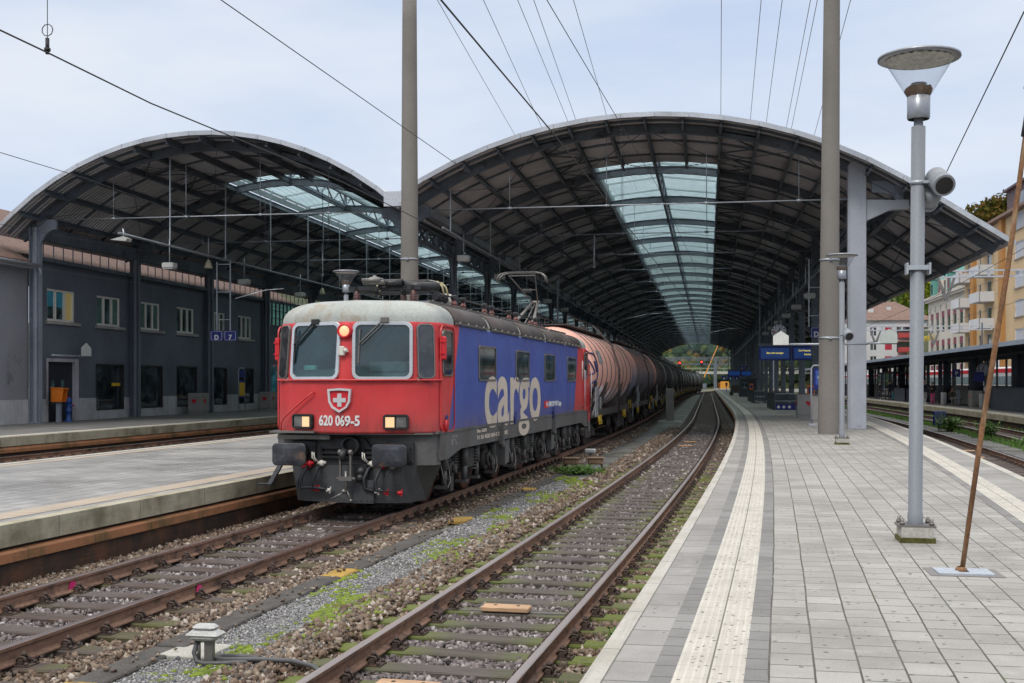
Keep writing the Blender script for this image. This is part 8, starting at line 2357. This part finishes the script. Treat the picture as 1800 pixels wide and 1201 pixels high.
# far wooded ridge beyond the end of the shed
def ridge(x, y): return -1.5 + min(1, max(0, (y - 476) / 20)) * (9 + max(0, y - 480) * .17 + 6 * math.sin(x * .011 + 1) + 5 * math.sin(y * .013 + x * .02))
hill('hill', ridge, -420, 420, 475, 1150, 44, M_hillg)
ico = [(0, 0, 1), (.89, 0, .45), (.28, .85, .45), (-.72, .53, .45), (-.72, -.53, .45), (.28, -.85, .45), (.72, .53, -.3), (-.28, .85, -.3), (-.89, 0, -.3), (-.28, -.85, -.3), (.72, -.53, -.3)]
icf = [(0, 1, 2), (0, 2, 3), (0, 3, 4), (0, 4, 5), (0, 5, 1), (1, 6, 2), (2, 6, 7), (2, 7, 3), (3, 7, 8), (3, 8, 4), (4, 8, 9), (4, 9, 5), (5, 9, 10), (5, 10, 1), (1, 10, 6)]
M_far = leaf_mat('far autumn wood', [(0, (.045, .075, .055)), (1, (.24, .16, .05)), (.45, (.06, .095, .06)), (.75, (.10, .13, .055)), (.94, (.14, .14, .055))])
mb = MB(); rng = random.Random(77)
for i in range(7500):
    y = 480 + 600 * rng.random() ** 1.5; x = rng.uniform(-.12, .05) * y + rng.gauss(0, 12); r = rng.uniform(1.5, 3.6); z = ridge(x, y) + r * .5
    for q in range(2):
        ox, oy, oz = rng.gauss(0, r * .4), rng.gauss(0, r * .4), rng.gauss(0, r * .3)
        mb.add([(x + ox + a * r * rng.uniform(.7, 1.2), y + oy + b * r * rng.uniform(.7, 1.2), z + oz + c * r * rng.uniform(.8, 1.4)) for a, b, c in ico], icf)
o = mb.obj('wood', M_far, fix=False); o['kind'] = 'stuff'; o['label'] = 'far autumn wood seen through the end of the shed'
rng = random.Random(5)
for i, (x, y) in enumerate(((-60, 620), (-42, 640), (-75, 700), (-22, 610), (-95, 650), (-30, 760))):
    t = thing('hill_house', ['pale house lowest on the far wooded ridge, left', 'pale house near the middle of the far wooded ridge', 'pale house high on the left of the far wooded ridge', 'pale house on the right of the far wooded ridge', 'leftmost pale house on the far wooded ridge', 'topmost pale house on the far wooded ridge'][i], 'house', (x, y, ridge(x, y) + 4), rng.uniform(-.4, .4))
    mb = MB(); mb.box(-5, -4, -8, 5, 4, 5); mb.obj('wall', M_wwall, t); mb = MB(); mb.prism([(-4.6, 5), (4.6, 5), (0, 8.2)], 'x', -5.5, 5.5); mb.obj('roof', M_tileB, t)
# ------------------------------------------------------------------ overhead wires
M_wire = pm('overhead wire', (.02, .02, .022), .5, .3, .1)
M_wireL = pm('thin grey wire', (.085, .09, .10), .5, .3, .1)
def wire(name, label, pts, r, group=None, m=None, cat='wire'):
    t = tag(MB().tube(pts, r, 6).obj(name, m or M_wire), label, cat, group); return t
def cat_wire(xc, f, z, y0, y1, sag=0.0, wob=0.0, step=2.0):
    pts = []; y = y0
    while y <= y1: pts.append((xc + f(y) + wob * math.sin(y / 16), y, z - sag * math.sin(math.pi * ((y - y0) % 32) / 32))); y += step
    return pts
wire('contact_wire', 'thick black contact wire above the track of the locomotive', [(-4.5 + c1(0) + .2, -2, 5.5), (-6.5, 10.4, 5.49), (-6.48, 12.5, 5.49), (-5.95, 18, 5.5), (-5.5, 30, 5.5), (-4.7, 60, 5.5), (-4.5, 120, 5.5), (-4.5, 290, 5.5)], .0085)
wire('messenger_wire', 'black wire that runs down from the top left to the insulator rod over the locomotive', [(-4.5 + c1(0), -2, 7.2), (-6.3, 15, 7.25), (-5.5, 32, 7.3), (-4.95, 50, 7.35)], .0075)
wire('contact_wire', 'thick black contact wire above the empty track, crossing the arch', [(-2.75, -2, 5.5), (-2.3, 9, 5.5), (-2.15, 15.5, 5.68), (-1.55, 30, 5.6), (-.6, 55, 5.5), (-.1, 90, 5.5), (-.1, 290, 5.5)], .0095)
wire('messenger_wire', 'thinner black wire above the thick one over the empty track', [(-2.65, -2, 7.0), (-2.0, 14.1, 7.0), (-1.2, 28, 6.95), (-.6, 45, 6.9), (-.13, 80, 6.9), (-.13, 290, 6.9)], .0065)
wire('contact_wire', 'lower black wire crossing the front of the dark station building', cat_wire(-18.9, c1, 5.6, 10, 280, 0, .15), .008)
wire('messenger_wire', 'upper wire crossing the front of the narrower shed', cat_wire(-18.75, c1, 6.9, 10, 280, .25), .007)
wire('contact_wire', 'black wire over the hidden track behind the island platform', [(-16.9, 12, 7.6), (-16.2, 27.7, 7.58), (-15.8, 38.6, 7.2), (-15.3, 60, 6.5), (-15, 120, 6.0)], .009)
wire('contact_wire', 'contact wire above the track right of the platform', cat_wire(9.75, cR, 5.6, 20, 280, 0, .15), .008)
wire('contact_wire', 'contact wire above the rightmost track', cat_wire(13.6, cR, 5.6, 28, 280, 0, .15), .008)
wire('messenger_wire', 'upper wire above the rightmost track, against the pale buildings', cat_wire(13.6, cR, 7.0, 28, 280, .3), .007)
wire('stay_wire', 'black stay wire sloping from the top right corner behind the camera on the lamp', [(6.44, 25, 9.87), (7.88, 40, 9.28), (5.9, 43, 5.2)], .016)
def dropper(x, y, z0, z1, label, insul=False):
    mb = MB(); mb.cyl((x, y, z0), (x, y, z1), .004, n=5)
    if insul: mb.cyl((x, y, z0), (x, y, z0 + .16), .02, n=8); mb.cyl((x, y, z0 + .03), (x, y, z0 + .06), .032, n=8); mb.tube([(x + .06 * math.cos(a * .7), y, z0 + .24 + .06 * math.sin(a * .7)) for a in range(10)], .005, 5)
    else: mb.cyl((x, y, z1 - .06), (x, y, z1), .014, n=6)
    return tag(mb.obj('dropper', M_wire), label, 'dropper')
dropper(-6.53, 10.45, 5.49, 7.22, 'dropper wire with a black clamp hanging at the top left corner', True)
dropper(-5.72, 26.6, 5.5, 7.27, 'thin dropper wire from the upper wire, left of the concrete mast')
dropper(-2.32, 9.0, 5.5, 7.0, 'dropper wire with a black clamp at the top centre', True)
dropper(-1.62, 21.5, 5.66, 6.97, 'thin dropper wire above the crest of the wider arch')
t = thing('insulator_rod', 'pale rod hanging under the wider arch where the upper wire ends', 'insulator', (-4.95, 50, 7.35)); mb = MB(); mb.cyl((0, 0, 0), (0, 0, 1.3), .035, n=8); mb.cyl((0, 0, -.12), (0, 0, 0), .05, n=8); mb.obj('rod', M_galv, t); mb = MB(); mb.cyl((0, 0, 1.3), (0, 0, 3.2), .012, n=6); mb.obj('wire', M_wire, t)
t = thing('insulator_rod', 'pale rod hanging from the narrower shed roof, left of the cab lamp', 'insulator', (-16.4, 47, 6.9)); mb = MB(); mb.cyl((0, 0, 0), (0, 0, 1.3), .035, n=8); mb.cyl((0, 0, -.12), (0, 0, 0), .05, n=8); mb.obj('rod', M_galv, t); mb = MB(); mb.cyl((0, 0, 1.3), (0, 0, 3.6), .012, n=6); mb.obj('wire', M_wire, t)
FE = [((-8.29, 35.3), (-8.82, 52.41)), ((-6.84, 34.46), (-7.37, 51.07)), ((-5.8, 34.64), (-6.06, 49.92)), ((-5.31, 34.72), (-5.68, 49.43)), ((-4.1, 34.93), (-4.3, 49.34)), ((.4, 35.71), (.53, 49.63)), ((1.61, 35.92), (1.8, 50.39)), ((2.25, 36.03), (2.51, 51.06)), ((3.11, 36.18), (3.43, 51.78)), ((3.32, 36.21), (3.67, 52.05)), ((4.33, 36.38), (4.81, 53.77))]
lab = ['leftmost feeder wire above the wider arch', 'second feeder wire counted from the concrete mast over the cab, above the wider arch', 'third feeder wire counted from the concrete mast over the cab, above the wider arch', 'fourth feeder wire counted from the concrete mast over the cab, above the wider arch', 'fifth feeder wire from the left, right of the dropper above the arch', 'almost upright feeder wire above the crown of the wider arch', 'first feeder wire right of the upright one', 'second feeder wire right of the upright one', 'left one of the close pair of feeder wires', 'right one of the close pair of feeder wires, left of the concrete mast', 'rightmost feeder wire, passing behind the concrete mast']
for (a, b), l in zip(FE, lab):
    dx, dy = b[0] - a[0], b[1] - a[1]; P = lambda q: (a[0] + dx * q, a[1] + dy * q, 14.0 - .4 * q)
    wire('feeder_wire', l, [P(-2.2), P(0), P(1), (b[0] * .8, 150, 13.4), (b[0] * .6, 280, 13.4)], .011, 'feeder wires running over the shed roof', M_wireL)
# registration arms and cross spans
def reg_arm(loc, d, label):
    t = thing('registration_arm', label, 'registration arm', loc); mb = MB(); mb.cyl((0, 0, 0), (d, 0, .35), .022, n=8); mb.cyl((d * .9, 0, .33), (d * 1.5, 0, .38), .018, n=8); mb.obj('arm', M_galv, t); mb = MB(); mb.cyl((d, 0, .36), (d, 0, 3.2), .008, n=5); mb.obj('drop', M_wire, t); return t
reg_arm((-4.8, 62, 5.55), 1.6, 'pale slanting arm that holds the wire above the first tank wagon'); reg_arm((-.2, 80, 5.55), 1.6, 'pale slanting arm that holds the wire above the empty track')
reg_arm((-19.1, 44, 5.62), 1.4, 'pale slanting arm in front of the D 7 sign ladder')
def gantry(name, y, x0, x1, z, label, legs):
    t = thing(name, label, 'catenary gantry', (x0, y, 0)); L_ = x1 - x0; mb = MB()
    for dz in (0, .36):
        mb.bar((0, 0, z + dz), (L_, 0, z + dz), .12, .09)
    n = int(L_ / .85)
    for i in range(n + 1): mb.bar((L_ * i / n, 0, z), (L_ * i / n, 0, z + .36), .16, .09, up=(0, 1, 0))
    mb.obj('beam', M_white_st if y < 200 else M_steelM, t)
    for x in legs:
        mb = MB(); mb.bar((x, 0, -.3), (x, 0, z), .3, .3, up=(0, 1, 0)); mb.obj('leg', M_white_st if y < 200 else M_steelM, t)
    for x in (L_ * .35, L_ * .68): mb = MB(); mb.prism([(x - .55, z), (x - .4, z), (x, z - 1.0), (x + .4, z), (x + .55, z), (x + .08, z - 1.4), (x - .08, z - 1.4)], 'y', -.04, .04); mb.obj('drop_bracket', M_gfrm, t)
    return t
gantry('catenary_gantry', 70, 8.2, 24, 8.35, 'near grey catenary beam right of the arch, above the far platform roof', [15.6])
gantry('catenary_gantry', 112, 10.0, 26.0, 7.1, 'farther catenary beam right of the light grey column', [16.5])
for k, (y, n) in enumerate(((290, 0), (310, 1), (335, 2), (365, 3), (400, 4))):
    gantry('catenary_gantry', y, -24, 16, 7.6 + .8 * (k % 3), ['first', 'second', 'third', 'fourth', 'fifth'][k] + ' catenary gantry beyond the far end of the shed', [0, 14, 26, 40])
def signal(loc, label):
    t = thing('railway_signal', label, 'signal', loc); mb = MB(); mb.bar((0, 0, 0), (0, 0, 3.4), .14, .14, up=(0, 1, 0)); mb.obj('post', M_gfrm, t); mb = MB(); mb.rbox(-.35, -.12, 3.4, .35, .12, 5.2, .05); mb.obj('head', M_black, t); mb = MB(); mb.cyl((0, -.125, 4.6), (0, -.16, 4.6), .22, n=14); mb.obj('red_light', emi('red signal light', (1, .03, .02), 4, (.3, .01, .01)), t); return t
signal((-7.0, 285, 2.4), 'red signal above the dark tank wagons'); signal((-1.6, 285, 2.6), 'red signal over the far end of the empty track')
t = thing('mobile_crane', 'orange lattice crane jib rising beyond the far end of the shed', 'crane', (-1.5, 420, 0)); mb = MB(); mb.bar((0, 0, 4), (7.5, 0, 21.5), .38); mb.obj('jib', pm('crane orange', (.78, .33, .06), .5, 0, .1), t); mb = MB(); mb.rbox(-1, -1.5, -.3, 1, 1.5, 1.6, .2); mb.obj('cab', M_steelM, t)
t = thing('footbridge', 'pale bridge across the tracks beyond the far end of the shed', 'bridge', (-30, 450, 0))
mb = MB(); mb.box(0, 0, 5.4, 70, 3, 6.4)
for x in range(0, 71, 3): mb.box(x - .06, -.05, 6.4, x + .06, .05, 7.6)
mb.box(0, -.06, 7.5, 70, .06, 7.62); mb.obj('deck', pm('pale concrete', (.45, .44, .42), .8), t)
mb = MB()
for x in (8, 26, 44, 62): mb.box(x - .6, .4, -.4, x + .6, 2.6, 5.4)
mb.obj('pier', pm('pale concrete', (.45, .44, .42), .8), t)
t = thing('container', 'orange container beyond the tail of the train', 'container', (4.6, 330, -.2)); mb = MB(); mb.box(-1.2, 0, .2, 1.2, 2.5, 2.6)
for i in range(10): mb.box(-1.2 + i * .24, -.04, .3, -1.1 + i * .24, 0, 2.5)
mb.obj('body', pm('container orange', (.70, .33, .05), .5, 0, .12), t)
t = thing('container', 'green container beyond the tail of the train', 'container', (7.6, 332, -.2)); mb = MB(); mb.box(-1.2, 0, .2, 1.2, 2.5, 2.6)
for i in range(10): mb.box(-1.2 + i * .24, -.04, .3, -1.1 + i * .24, 0, 2.5)
mb.obj('body', pm('container green', (.10, .40, .22), .5, 0, .12), t)
